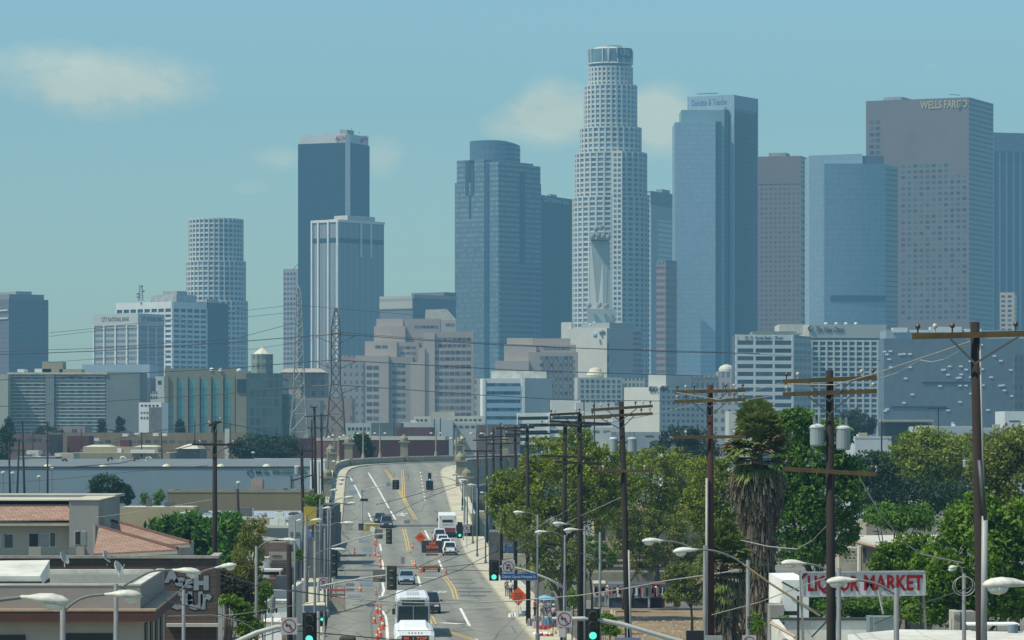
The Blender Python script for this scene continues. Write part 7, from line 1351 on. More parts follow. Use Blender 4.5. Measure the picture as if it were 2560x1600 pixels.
# low buildings left middle
block('plain olive tan wall block in front of the produce warehouse',418,772,1231,520,14,M('olive_tan',(.21,.18,.115),.9,.12,.2),roof=ROOFD,par=.3,rcol=M('olive_cap',(.30,.27,.18),.9));block('low sandy wall block left of the olive tan one',300,486,1268,500,8,M('sandy',(.38,.31,.19),.9,.15,.3),roof=ROOFL);block('long flat pale roof with air units under the olive tan wall',400,730,1300,430,40,M('flat_pale',(.42,.44,.43),.9,.12,.2),roof=M('flat_roof_blue',(.30,.36,.40),.8,.2,.3),par=.3,rcol=RW)
for k,(x,y,w_,h_,D,m_,lb)in enumerate(((660,1287,16,22,440,'round','round drum shaped air unit on the flat pale roof'),(698,1281,22,18,445,'cream','cream air unit box on the flat pale roof'),(560,1280,22,10,448,'grey','grey roof hatch right of the wooden pole'),(520,1283,20,10,450,'grey','grey roof hatch left of the wooden pole'),(735,1282,28,12,450,'dark','dark roof box near the yellow panel'))):
 t=thing('air_unit',lb,'air unit',tuple(P(x,y+h_,D)));c=P(x,y,D);s_=D/F
 if m_=='round':MB().lathe([(w_/2*s_,-h_*s_),(w_/2*s_,0),(w_*.3*s_,.25)],c,14).build('body',CAN,t)
 else:MB().box(c.x-w_/2*s_,c.x+w_/2*s_,D,D+1.2,c.z-h_*s_,c.z).build('body',dict(cream=OFFW,grey=GREY,dark=M('unit_dark',(.07,.075,.08),.8))[m_],t,bevel=.05)
 MB().box(c.x-w_*.3*s_,c.x+w_*.3*s_,D+.2,D+.9,c.z+.01,c.z+.12).build('fan_cover',M('fan_cover',(.18,.19,.2),.6),t)
rt=block('cream low shop with dark front left of the tall grey sign',588,722,1320,395,12,OFFW,'shop','shop',roof=ROOFL,par=.3);MB().box(X(652,394.9),X(722,394.9),394.8,395,0,Z(1320,395)).build('shop_front',M('front_slate',(.10,.13,.14),.8,.15,.4),rt)
rt=block('brick shop with pale notice board on its wall, left pavement',640,722,1356,335,12,brick_mat('shop_brick',(.19,.12,.10),(.15,.09,.075),(.2,.17,.15),1,.5,.18),'shop','shop',roof=ROOFL);MB().box(X(672,334.8),X(738,334.8),334.75,334.9,Z(1418,335),Z(1379,335)).build('notice_board',M('board_beige',(.32,.28,.23),.8),rt)
for k,(x0,x1,y)in enumerate(((680,704,1389),(678,716,1402),(674,728,1409),(676,722,1414))):MB().box(X(x0,334.6),X(x1,334.6),334.7,334.74,Z(y+2,334.6),Z(y-1,334.6)).build('lettering',M('board_ink',(.09,.07,.06),.8),rt)
MB().hexa([P(655,1352,336),P(735,1350,336),P(735,1350,345),P(655,1352,345)],[P(655,1340,336),P(725,1349,336),P(725,1349,345),P(655,1340,345)]).build('roof_slope',ROOFL,rt)
o=block('blank white wall piece behind the grey lamp post',643,669,1394,331,3,M('bright_white',0));rt=block('white framed bus shelter like canopy on the left pavement',645,702,1424,306,3,M('canopy_white',(.66,.64,.58),.7),'shelter','shelter',yb=1429)
for x in(648,698):MB().box(X(x,306),X(x+3,306),306,306.2,0,Z(1429,306)).build('post',MAST,rt)
MB().box(X(650,307),X(698,307),307,307.1,Z(1437,307),Z(1430,307)).build('dark_panel',BLK,rt)
block('dull brown planter wall under the white canopy',645,705,1447,300,2,M('planter',(.13,.085,.06),.9,.4,1));block('blue grey low wall in front of the planter',662,722,1476,292,2,M('low_wall_blue',(.25,.30,.32),.8,.2,.6));block('dark recess wall behind the weathered pole',690,722,1440,296,2,M('recess',(.08,.10,.11),.8))
rt=thing('sign_board','tall pale grey upright shop sign with dark lines of lettering','sign',(X(736,340),340,0));MB().hexa([(X(721,340),340,0),(X(751,340),340,0),(X(751,340),340.6,0),(X(721,340),340.6,0)],[(X(721,340),340,Z(1292,340)),(X(757,340),340,Z(1281,340)),(X(757,340),340.6,Z(1281,340)),(X(721,340),340.6,Z(1292,340))]).build('panel',M('sign_greyblue',(.30,.33,.34),.7,.1,1),rt)
for k,y in enumerate((1331,1337,1344)):MB().box(X(725,339.9),X(749,339.9),339.93,339.98,Z(y+3,339.9),Z(y,339.9)).build('lettering',M('sign_navy2',(.08,.10,.13),.7),rt)
MB().box(X(724,339.9),X(750,339.9),339.92,339.98,Z(1373,339.9),Z(1346,339.9)).build('lower_panel',M('lower_panel',(.40,.46,.48),.6),rt)
rt=thing('sign_board','big plain yellow panel above the left pavement','sign',(X(775,390),390,0));MB().box(X(759,390),X(791,390),390,390.4,Z(1311,390),Z(1267,390)).build('panel',M('panel_yellow',(.42,.31,.02),.6,.15,.6),rt)
for x in(762,787):MB().tube([(X(x,390.5),390.5,0),(X(x,390.5),390.5,Z(1268,390))],.1,6).build('post',MAST,rt)
tree('small bright green tree above the yellow panel',415,785,[(780,1252,20,12),(800,1246,10,12)],LF_BRT,60,36,.4,.25,.1)
block('dark teal shop block at the left foot of the ramp',786,838,1262,470,14,M('dark_shop',(.055,.075,.085),.8,.4,.5),'shop','shop',roof=ROOFD,wins=[(792,834,1274,1300,4,2)],wmat=M('shop_glass',(.10,.13,.14),.3));block('slate shop with tan band between lamp posts on the left',752,812,1316,420,10,M('slate_shop',(.10,.12,.13),.8,.3,.5),'shop','shop',roof=ROOFD,wins=[(758,806,1322,1332,4,1)],wmat=M('band_tan',(.40,.34,.22),.8))
block('brown narrow shop end beside the left kerb of the ramp',830,846,1282,500,8,M('brown_end',(.14,.10,.08),.8,.4,.5),'shop','shop')
t=thing('shop_awning','small royal blue awning behind the lamp with the yellow panel','awning',tuple(P(770,1345,400)));MB().hexa([P(763,1342,399),P(778,1342,399),P(778,1342,401),P(763,1342,401)],[P(764,1327,400),P(777,1327,400),P(777,1327,401),P(764,1327,401)]).build('canvas',M('awning_blue',(.03,.08,.25),.7),t)
for k,(x0,x1,y,D,m_,lb)in enumerate(((652,718,1507,285,'bright_white','long low white roof with a brown top edge beside the weathered pole'),(650,704,1556,262,'bright_white','white low roof nearest the bottom edge on the left'))):
 rt=block(lb,x0,x1,y,D,6,MATS[m_],'shed','shed',roof=RW);MB().box(X(x0-2,D),X(x1,D),D-.15,D-.02,Z(y+3,D),Z(y-1,D)).build('roof_edge',M('edge_tan',(.36,.26,.16),.8),rt)
t=thing('bus_stop_lamp','grey cylindrical post lantern in front of the low white roofs','lantern',(X(681,230),230,0));MB().tube([(X(681,230),230,0),P(681,1540,230)],.06,8).build('post',MAST,t);MB().lathe([(.1,-.5),(.16,-.3),(.19,.3),(.15,.5),(.03,.58)],P(681,1512,230),12).build('lantern',M('lantern_grey',(.20,.22,.20),.6,.3,4),t)
for x in(672,691):MB().lathe([(.05,-.15),(.07,0),(.05,.15)],P(x,1526,230),8).build('side_light',BLK,t)
t=thing('shop_awning','dark blue canopy with cream trim above the small green signal','awning',tuple(P(785,1525,235)));MB().box(X(760,235),X(813,235),235,236.4,Z(1528,235),Z(1514,235)).build('canvas',M('awning_navy',(.09,.13,.20),.8,.4,2),t);MB().hexa([P(755,1514,235),P(814,1514,235),P(812,1510,236.4),P(765,1510,236.4)],[P(756,1512,235),P(813,1512,235),P(811,1506,236.4),P(766,1506,236.4)]).build('trim',M('trim_cream',(.60,.52,.34),.8),t)
for x in(762,810):MB().tube([(X(x,235.2),235.2,0),(X(x,235.2),235.2,Z(1526,235))],.06,6).build('post',MAST,t)
o=block('white striped hoarding panel on the left pavement',742,762,1452,300,.3,M('hoarding',(.52,.46,.42),.8,.3,3));block('pale railing like wall along the left pavement',726,740,1466,262,8,M('pale_rail',(.55,.53,.46),.85,.3,1))
tree('green bushy street tree below the tall grey sign',335,746,[(746,1388,8,14)],LF_BRT,26,36,.22,.16,.06)
# right side buildings
rt=block('beige house with red tile eave half hidden by plane trees',1484,1760,1272,375,10,M('beige_wall',(.40,.33,.23),.9,.1,.5),'house','house')
for x0,x1 in((1487,1512),(1541,1562),(1600,1622),(1690,1710)):o=MB().box(X(x0,375),X(x1,375),374.95,375.05,Z(1352,375),Z(1319,375)).build('window',DOORD,rt);MB().box(X(x0-1,375),X(x1+1,375),374.9,375,Z(1355,375),Z(1352,375)).build('sill',OFFW,o)
MB().hexa([P(1480,1282,374),P(1764,1282,374),P(1764,1262,378),P(1480,1262,378)],[P(1480,1278,374),P(1764,1278,374),P(1764,1258,378),P(1480,1258,378)]).build('tiled_eave',TILE,rt)
MB().box(X(1484,374),X(1700,374),373.9,374.9,Z(1400,374),Z(1385,374)).build('dark_base',M('dark_base',(.10,.075,.06),.9,.3,1),rt)
for y,m_ in((1401,'bright_white'),(1414,'bright_white'),(1428,'off')):MB().bar(P(1385,y,372),P(1662,y,372),.1,.18).build('rail',M('rail_cream',(.52,.50,.42),.8),rt)
MB().box(X(1440,372.6),X(1664,372.6),372.7,373,Z(1398+14,372),Z(1402,372)).build('red_band',M('red_band',(.16,.03,.03),.8),rt)
block('low tan garden wall behind the market stalls',1440,1690,1432,368,.6,M('garden_wall',(.25,.22,.16),.9,.25,.8),'garden_wall','wall');block('dark glazed building right of the ramp under the parapet',1166,1222,1214,640,20,FM('dark_glazed',(.16,.20,.22),(.035,.055,.075),3,2,.75,.7,.3,var=.5),'building','building');block('cream shop front with brown sills right of the white and red truck',1168,1218,1279,600,10,M('shop_cream',(.46,.41,.30),.85,.2,.5),'shop','shop',wins=[(1170,1216,1284,1302,3,1)],wmat=M('band_tan',0))
block('shaded shops behind the pole row on the right pavement',1222,1345,1330,430,12,M('shaded_shop',(.13,.115,.10),.85,.5,.5),'shop','shop',wins=[(1228,1340,1350,1385,6,1)],wmat=M('shop_glass',0));block('blue painted shop panel between dark poles',1262,1284,1366,425,1,M('panel_blue',(.035,.09,.20),.7),'shop','shop',yb=1380);block('cream boarded shop base between dark poles',1258,1340,1384,424,1,M('boarded',(.44,.38,.28),.85,.4,1.2),'shop','shop')
t=thing('plank_fence','grey upright plank fence sloping down behind the pavement vendors','fence',(X(1390,300),300,0))
b=MB()
for k in range(26):x=1.5+X(1300,360)+(X(1402,285)-X(1300,360))*k/26;yq=360-75*k/26;b.box(x-.14,x+.14,yq-.02,yq+.02,.1,2.3-.02*k*(1 if k>8 else 0)+.05*(k%3))
b.build('planks',M('fence_grey',(.25,.235,.20),.9,.3,1.5),t)
# soil lot and paving right of the pavement
g=MB().face([(X(1415,330),262,.012),(X(1880,262),262,.012),(X(1900,345),345,.012),(X(1415,345),345,.012)]).build('soil_lot',DIRT);g['kind']='structure'
b=MB()
for k in range(420):
 D=R.uniform(270,325);px=R.uniform(1490,1850);s_=R.uniform(.05,.22);c=Vector((X(px,D),D,.02));ps=[(c.x+s_*R.uniform(.6,1.2)*math.cos(a*math.pi/3),c.y+s_*R.uniform(.6,1.2)*math.sin(a*math.pi/3),.0)for a in range(6)];b.prism([p[:2]for p in ps],.0,s_*R.uniform(.3,.8),.5)
o=b.build('rubble',M('rubble',(.34,.27,.19),.95,.4,2));o['kind']='stuff'
# flat roofed houses behind the sign
rt=block('beige rear house wall above the white sloping roof at right',2166,2338,1303,262,8,M('house_beige',(.33,.29,.24),.9,.12,.6),'house','house',roof=ROOFL,wins=[(2178,2204,1326,1331,1,1),(2258,2272,1330,1340,1,1),(2280,2305,1328,1340,2,1)],wmat=DOORD)
rt=thing('house','house with pale sloping flat roof and brown eave behind the red lettered sign','house',(X(2240,240),240,0));MB().hexa([P(2140,1354,240),P(2262,1382,228),P(2350,1372,232),P(2345,1341,256),P(2140,1343,256)],[p+Vector((0,0,.12))for p in(P(2140,1354,240),P(2262,1382,228),P(2350,1372,232),P(2345,1341,256),P(2140,1343,256))]).build('roof',M('house_roof',(.52,.50,.43),.85,.2,.8),rt)
MB().tube([P(2141,1356,239.8),P(2262,1384,227.8)],.1,5).build('fascia',M('fascia_brown',(.28,.19,.13),.8),rt);MB().hexa([(X(2155,242),242,0),(X(2262,231),231,0),(X(2330,250),250,0),(X(2155,254),254,0)],[(X(2155,242),242,Z(1360,242)),(X(2262,231),231,Z(1388,231)),(X(2330,250),250,Z(1350,250)),(X(2155,254),254,Z(1350,254))]).build('wall',M('wall_shadow',(.17,.14,.12),.9),rt);MB().tube([P(2149,1366,238.5),(X(2149,238.5),238.5,0)],.14,6).build('post',OFFW,rt)  # eave shadow is painted into the dark wall colour
MB().box(X(2157,241),X(2172,241),240.9,241,Z(1408,241),Z(1368,241)).build('door',M('door_slate',(.09,.11,.12),.6),rt)
block('small cream balcony house left of the brown eave',2098,2144,1370,262,6,M('cream_house',(.44,.39,.30),.9,.3,.8),'house','house',wins=[(2104,2140,1376,1384,3,1),(2110,2140,1392,1398,3,1)],wmat=DOORD)
rt=block('bright white flank wall of a house left of the sign',1956,2022,1450,176,10,M('bright_white',0),'house','house');MB().tube([P(1955,1455,175.8),P(1998,1478,175.8)],.04,5).build('cable',WIRE,rt);MB().box(X(1942,174),X(1996,174),173.9,174.2,Z(1538,174),Z(1528,174)).build('lower_window',DOORD,rt);MB().box(X(1925,173.6),X(1960,173.6),173.6,176,3,Z(1512,174)).build('porch',M('porch_grey',(.30,.29,.26),.9),rt)
y0=150;rt=thing('store_building','flat white roofed store under the red lettered sign','building',(X(2100,y0),y0,0));xa,xb=X(1928,165),X(2262,165)
MB().box(xa,xb,y0-8,165,0,5.9).build('wall',STUCT,rt);MB().box(xa+.3,xb-.3,y0-7.7,164.7,5.9,5.96).build('roof',WHITER,rt)
b=MB();b.box(xa,X(2178,165),164.7,165,5.96,Z(1546,165));b.hexa([(xa,y0-8,5.9),(xa+.3,y0-8,5.9),(xa+.3,164.7,5.96),(xa,164.7,5.96)],[(xa,y0-8,6.5),(xa+.3,y0-8,6.5),(xa+.3,164.7,Z(1548,164.7)),(xa,164.7,Z(1548,164.7))]);b.build('parapet',WHITER,rt)
b=MB();b.box(xa-.05,X(2178,164.6),164.6,165.1,Z(1546,165)+.003,Z(1544,165));b.box(xa,X(2178,164.6),164.6,164.69,Z(1551,164.6),Z(1548.5,164.6));b.build('parapet_cap',M('cap_dark',(.06,.07,.08),.6),rt)
MB().tube([P(1928,1558,158),P(1990,1592,150)],.07,5).build('eave_trim',SILL,rt)
b=MB();b.box(X(2174,160),X(2186,160),160,161.5,5.96,Z(1542,160));b.box(X(2186,159.5),X(2240,159.5),159.5,160.9,5.96,Z(1541,160));b.build('roof_hatch',M('hatch_grey',(.16,.20,.21),.6,.2,2),rt)
MB().hexa([P(2120,1592,146),P(2250,1580,150),P(2600,1584,150),P(2600,1640,140),P(2120,1640,140)],[p+Vector((0,0,.1))for p in(P(2120,1592,146),P(2250,1580,150),P(2600,1584,150),P(2600,1640,140),P(2120,1640,140))]).build('front_roof',WHITER,rt)
t=thing('air_unit','tan air handling box on the roof beside the nearest pole','air unit',tuple(P(2410,1578,152)));MB().box(X(2383,152),X(2400,152),151.9,153.5,Z(1580,152),Z(1528,152)).build('body',M('unit_tan',(.38,.35,.29),.8),t,bevel=.02);MB().box(X(2400.5,152),X(2440,152),152,153.4,Z(1578,152),Z(1529,152)).build('side',M('unit_tan_shaded',(.27,.25,.21),.8),t);MB().box(X(2386,151.9),X(2397,151.9),151.86,151.9,Z(1545,152),Z(1536,152)).build('vent',M('fan_cover',0),t)  # side is a darker copy of the tan with shade painted in
t=thing('roof_table','thin white canopy on posts at the lower right corner','canopy',tuple(P(2480,1590,150)));MB().box(X(2418,150),X(2545,150),149.5,151,Z(1562,150),Z(1558,150)).build('top',M('bright_white',0),t)
for x in(2424,2490,2538):MB().box(X(x,150.2),X(x+3,150.2),150.2,150.26,Z(1590,150),Z(1562,150)).build('post',MAST,t)
t=thing('water_drum','blue grey drum standing under the white canopy','drum',tuple(P(2532,1590,149)));MB().lathe([(.19,0),(.2,.1),(.2,.4),(.19,.44)],P(2532,1590,149),14).build('body',M('drum_blue',(.16,.2,.26),.5),t);MB().lathe([(.205,.43),(.205,.47),(.05,.48)],P(2532,1590,149),14).build('lid',M('lid_grey',0),t)
# big roof sign
D_=152;t=thing('roof_sign','long white roof sign with red capital lettering on tall posts','sign',(X(2158,D_),D_,5.96))
a,c,e,f=P(2004,1431,D_),P(2310,1428,D_),P(2312,1487,D_),P(2006,1491,D_);n=Vector((0,.18,0))
MB().hexa([f,e,c,a],[f+n,e+n,c+n,a+n]).build('panel',M('liquor_white',(.46,.47,.48),.6,.12,1.5),t)
b=MB()
for p,q in((a,c),(c,e),(e,f),(f,a)):b.bar(p+Vector((0,-.02,0)),q+Vector((0,-.02,0)),.1,.06)
b.build('frame',M('sign_frame',(.36,.38,.39),.6),t)
LQ=M('liquor_red',(.23,.007,.013),.7,.25,2,spec=.1)
text(t,'LIQUOR',(X(2082,D_),D_-.04,Z(1461,D_)),(1,0,0),.82,LQ,ext=.01,off=.022,width=X(2146,D_)-X(2018,D_))
text(t,'MARKET',(X(2233,D_),D_-.04,Z(1459,D_)),(1,0,0),.82,LQ,ext=.01,off=.022,width=X(2306,D_)-X(2158,D_))
MB().face([P(2005,1440,D_-.05),P(2012,1432,D_-.05),P(2022,1432,D_-.05),P(2005,1450,D_-.05)][::-1]).build('corner_flash',LQ,t)
PST=M('post_weathered',(.22,.21,.19),.8,.4,2)
for x0,x1,m_ in((2001,2012,PST),(1996,1996,M('post_black',(.03,.03,.03),.7)),(2305,2322,PST),(2303,2303,M('post_black',0))):MB().bar((X(x1,D_),D_+.1,5.96),(X(x0,D_),D_+.12,Z(1428 if m_ is PST else 1490,D_)),.09,.09).build('post',m_,t)
for p,q in(((2138,1478,D_+.3),(2030,1592,D_+1.5)),((2270,1580,D_+.3),(2300,1606,D_-1)),((2100,1500,D_+.3),(2068,1535,D_+1))):MB().bar(P(*p),P(*q),.05,.05).build('brace',M('post_black',0),t)
MB().bar(P(2195,1475,D_-.1),P(2208,1535,D_-.4),.05,.05).build('stay',PIPE,t)
TYRE=M('tyre',(.02,.02,.02),.8);RIM=M('rim',(.35,.36,.37),.35,.1,5,metal=.8);CGL=M('car_glass',(.012,.018,.022),.08,.2,2,spec=.9);CHR=M('headlight',(.75,.77,.78),.15,.1,5);TAIL=M('tail_red',(.38,.02,.02),.3);AMB=M('amber',(.75,.30,.03),.4);PLATEM=M('plate',(.55,.55,.5),.5);TRIMK=M('bumper_dark',(.03,.03,.033),.5)
def paint(name,c,rough=.28,var=.08):
 m=M(name,c,rough,var,.8,spec=.6);return m
def lbuild(b,name,mat,root,**k):return b.build(name,mat,root,base=(0,0,0),**k)
def wheel(root,x,y,r,w_=.2):
 b=MB();b.tube([(x-w_/2,y,r),(x+w_/2,y,r)],r,16);t_=lbuild(b,'wheel',TYRE,root);s_=1 if x>0 else-1
 b=MB();b.tube([(x+s_*(w_/2-.01),y,r),(x+s_*(w_/2+.012),y,r)],r*.62,12);b.build('rim',RIM,t_,base=(0,0,0))
def car(label,px,D,color,kind='saloon',away=True,group='cars on the road',y_off=0,name='car',side=False):
 L,W,H,hb={'saloon':(4.6,1.8,1.45,.92),'suv':(4.7,1.9,1.78,1.05),'estate':(4.7,1.85,1.6,1.0)}[kind]
 z=zr(D)if y_off==0 else y_off;sl=math.atan((zr(D+4)-zr(D-4))/8)
 t=thing(name,label,'car',(X(px,D),D+(L/2),z),group);t.rotation_euler=((sl if away else-sl),0,.0375 if away else .0375+math.pi)
 if side:t.rotation_euler=(0,0,math.pi/2+.1)
 pm=paint('paint_%s'%'_'.join('%d'%(q*100)for q in color),color);h=L/2;w2=W/2
 rings=[]
 prof=[(-h,.38,.62,.82),(-h+.12,.28,hb-.08,.94),(-h+.5,.22,hb,1),(-h*.3,.2,hb+.02,1),(h*.35,.2,hb,1),(h-.75,.22,hb-.14,.98),(h-.2,.27,hb-.3,.9),(h,.38,hb-.42,.74)]
 for y,z0,z1,f in prof:
  a=w2*f;zm=z0+(z1-z0)*.55;rings.append([(-a*.92,y,z0),(-a,y,zm),(-a*.95,y,z1-.06),(-a*.82,y,z1),(a*.82,y,z1),(a*.95,y,z1-.06),(a,y,zm),(a*.92,y,z0)])
 lbuild(MB().loft(rings),'body',pm,t,smooth=False,bevel=.03)
 yb0,yb1,yr0,yr1={'saloon':(-h+.75,h-1.35,-h+1.35,h-2.1),'suv':(-h+.12,h-1.35,-h+.5,h-2.0),'estate':(-h+.15,h-1.3,-h+.6,h-2.0)}[kind]
 wb,wr=w2*.92,w2*.72;q0=[(-wb,yb0,hb-.02),(wb,yb0,hb-.02),(wb,yb1,hb-.06),(-wb,yb1,hb-.06)];q1=[(-wr,yr0,H),(wr,yr0,H),(wr,yr1,H),(-wr,yr1,H)]
 lbuild(MB().hexa(q0,q1),'cabin',pm,t,bevel=.05)
 V=lambda p:Vector(p);up=lambda p,q,f:V(p).lerp(V(q),f)
 def pane(i,j,nm,mx=.1,z0=.12,z1=.86,off=.025):
  a,b_,c,d=V(q0[i]),V(q0[j]),V(q1[j]),V(q1[i]);n=(b_-a).cross(d-a).normalized()
  lo0,lo1,hi0,hi1=a.lerp(d,z0),b_.lerp(c,z0),a.lerp(d,z1),b_.lerp(c,z1)
  p=[lo0.lerp(lo1,mx),lo0.lerp(lo1,1-mx),hi0.lerp(hi1,1-mx),hi0.lerp(hi1,mx)];lbuild(MB().face([v_+n*off for v_ in p]),nm,CGL,t)
 pane(0,1,'rear_window');pane(2,3,'windscreen',.06);pane(1,2,'side_window',.07);pane(3,0,'side_window',.07)
 for s_ in(-1,1):
  x=s_*w2*.62;lbuild(MB().box(x-.2,x+.2,h-.16,h+.015,hb-.43,hb-.28),'headlight',CHR,t,bevel=.02);x=s_*w2*.74
  lbuild(MB().box(x-.11,x+.11,-h-.012,-h+.1,hb-.35 if kind=='saloon' else hb-.45,hb-.14 if kind=='saloon' else hb+.05),'tail_light',TAIL,t,bevel=.02)
  lbuild(MB().box(s_*w2*.98-.02+(0 if s_>0 else-.16),s_*w2*.98+.02+(.16 if s_>0 else 0),yb1-.25,yb1-.12,hb-.02,hb+.13),'wing_mirror',TRIMK,t,bevel=.03)
  for y in(-h+.85,h-.85):wheel(t,s_*(w2-.1),y,.32 if kind=='saloon' else .36)
 lbuild(MB().box(-w2*.8,w2*.8,h-.12,h+.03,.3,.47),'bumper',TRIMK,t,bevel=.03);lbuild(MB().box(-w2*.85,w2*.85,-h-.04,-h+.1,.3,.52),'bumper',TRIMK if kind!='saloon' else pm,t,bevel=.03)
 lbuild(MB().box(-.3,.3,h-.02,h+.02,hb-.4,hb-.3),'grille',TRIMK,t);lbuild(MB().box(-.16,.16,-h-.03,-h,.62,.74),'number_plate',PLATEM,t);return t
car('white estate car seen from behind right of the message board',1123.5,505,(.72,.73,.72),'suv');car('dark car with a rear window glint just ahead of the white estate car',1119,513.5,(.05,.05,.055),'saloon')
car('white saloon between the dark car and a second white saloon in the queue',1113,522,(.66,.68,.68),'saloon');car('second white saloon in the queue, behind the silver off roader',1106,530,(.70,.72,.72),'saloon');car('silver off roader at the left of the queue behind the truck',1098,539,(.50,.53,.54),'suv')
car('dark car coming down onto the junction with its windscreen glinting',964.5,566,(.055,.06,.07),'suv',away=False);car('dark car half hidden behind the glinting one on the junction',949,576,(.03,.035,.04),'saloon',away=False)
car('silver blue saloon coming toward the viewer behind the signal back',1014.5,404,(.22,.29,.36),'saloon',away=False);car('black car half hidden behind the second bus with headlight showing',1072,337,(.018,.018,.02),'suv',away=False)
# box truck
D_=548;t=thing('box_truck','white box truck with dark red lower rear at the head of the right lane queue','truck',(X(1119,D_),D_,zr(D_)),None);t.rotation_euler=(.05,0,.0375)
TW_=paint('truck_white',(.74,.74,.71),.5);lbuild(MB().box(-1.22,1.22,0,6.2,.75,3.15),'cargo_box',TW_,t,bevel=.06);lbuild(MB().box(-1.16,1.16,6.3,8.1,.5,2.5),'cab',TW_,t,bevel=.12);lbuild(MB().box(-1.1,1.1,8.06,8.12,1.5,2.3),'windscreen',CGL,t)
lbuild(MB().box(-1.1,1.1,-.03,-.005,.8,1.35),'tail_board',M('truck_red',(.25,.04,.045),.5),t);lbuild(MB().box(-.75,.75,-.03,-.005,2.1,2.5),'rear_window',CGL,t);lbuild(MB().box(-.8,.8,-.06,-.005,1.95,2.05),'ledge',M('bright_white',0),t);lbuild(MB().box(-1.2,1.2,-.1,.1,.35,.6),'bumper',TRIMK,t);lbuild(MB().box(-1.0,1.0,0,6,.45,.74),'chassis',TRIMK,t)
for x in(-1,1):
 lbuild(MB().box(x*1.05-.08,x*1.05+.08,-.035,0,2.75,2.95),'tail_light',AMB,t);lbuild(MB().box(x*1.3-.1,x*1.3+.1,7.4,7.5,1.7,2.2),'wing_mirror',TRIMK,t)
 for y in(1.4,7.0):wheel(t,x*1.0,y,.45,.3)
 # city buses
def bus(label,px,D,dest,lit,L,Hh,front_col,roof_hump):
 t=thing('bus',label,'bus',(X(px,D)-.0375*L/2,D+L/2,0),'city buses coming toward the viewer');t.rotation_euler=(0,0,math.pi+.0375);h=L/2;w2=1.29
 BW=paint('bus_white',(.70,.72,.72),.4);BF=paint('bus_front_'+front_col[0],front_col[1],.4)
 sec=lambda y,f,zt:[(-w2*f,y,.35),(-w2*f,y,Hh-.55),(-w2*f*.95,y,zt-.12),(-w2*f*.80,y,zt),(w2*f*.80,y,zt),(w2*f*.95,y,zt-.12),(w2*f,y,Hh-.55),(w2*f,y,.35)]
 lbuild(MB().loft([sec(-h,.96,Hh-.1),(sec(-h+.2,1,Hh)),sec(h-.35,1,Hh),sec(h-.08,.99,Hh-.06)]),'body',BW,t)
 lbuild(MB().loft([sec(h-.079,.985,Hh-.09),sec(h,.95,Hh-.22)]),'front',BF,t)
 if roof_hump:lbuild(MB().hexa([(-.95,-h+.5,Hh+.01),(.95,-h+.5,Hh+.01),(.98,h-1.0,Hh+.01),(-.98,h-1.0,Hh+.01)],[(-.85,-h+1,Hh+.22),(.85,-h+1,Hh+.22),(.72,h-1.7,Hh+.2),(-.72,h-1.7,Hh+.2)]),'roof_housing',paint('bus_roof',(.76,.77,.76),.5),t,bevel=.06);lbuild(MB().box(-1.12,1.12,h-.8,h-.7,Hh-.01,Hh+.035),'roof_seam',TRIMK,t)
 else:
  for y in(-h+2,-.5,3.0):lbuild(MB().box(-.5,.5,y-.5,y+.5,Hh+.01,Hh+.09),'roof_hatch',paint('bus_hatch',(.55,.6,.63),.5),t,bevel=.03)
 y=h+.006
 lbuild(MB().box(-.86,.86,h-.05,y+.02,Hh-.62,Hh-.26),'destination_display',M('display_black',(.015,.02,.022),.2,spec=.7),t,bevel=.02)
 for x0,x1 in((-1.14,-.03),(.03,1.14)):lbuild(MB().box(x0,x1,h-.06,y+.012,1.25,Hh-.72),'windscreen',M('bus_glass',(.012,.032,.035),.08,.4,.8,spec=.9),t,bevel=.02)
 BASE[t.name]=Vector((0,0,0));text(t,dest,(0,y+.03,Hh-.44),(-1,0,0),.26,OL if lit else M('dest_dull',(.14,.15,.07),.5),'destination_lettering',ext=.002,width=1.5 if lit else 1.3)
 for s_ in(-1,1):
  lbuild(MB().box(s_*.92-.2,s_*.92+.2,h-.05,y+.02,.72,.9),'headlight',CHR,t,bevel=.03);lbuild(MB().box(s_*1.12-.07,s_*1.12+.07,h-.06,y+.015,.93,1.06),'indicator',AMB,t)
  b=MB();b.tube([(s_*1.2,h-.1,Hh-.5),(s_*1.5,h+.15,Hh-.7),(s_*1.5,h+.15,Hh-.95)],.025,5);b.box(s_*1.5-.11,s_*1.5+.11,h+.1,h+.2,Hh-1.35,Hh-.9);lbuild(b,'wing_mirror',TRIMK,t)
  for y_ in(-h+2.6,h-2.4):wheel(t,s_*1.12,y_,.48,.3)
  for k in range(int((L-3)/1.5)):lbuild(MB().box(s_*1.3-.012,s_*1.3+.012,-h+1+1.5*k,-h+2.35+1.5*k,1.35,Hh-.68),'side_window',CGL,t)
 for k in range(5):lbuild(MB().box(-.42+.2*k,-.36+.2*k,h-.1,h-.02,Hh-.09,Hh-.03),'marker_light',AMB,t)
 lbuild(MB().box(-1.2,1.2,h-.1,y+.03,.35,.62),'bumper',TRIMK,t,bevel=.04);lbuild(MB().bar((-.9,y+.02,1.22),(-.1,y+.025,1.32),.02,.03),'wiper',TRIMK,t);lbuild(MB().bar((.9,y+.02,1.22),(.1,y+.025,1.32),.02,.03),'wiper',TRIMK,t);return t
bus('white bus nearest the viewer at the bottom edge with orange destination letters',1038,246,'30  1 TOP',True,12.2,2.95,('white',(.70,.72,.72)),True)
bus('second bus with grey front and dull destination letters behind the nearest one',1033,297,'30 31',False,13.5,3.1,('grey',(.34,.40,.42)),False)
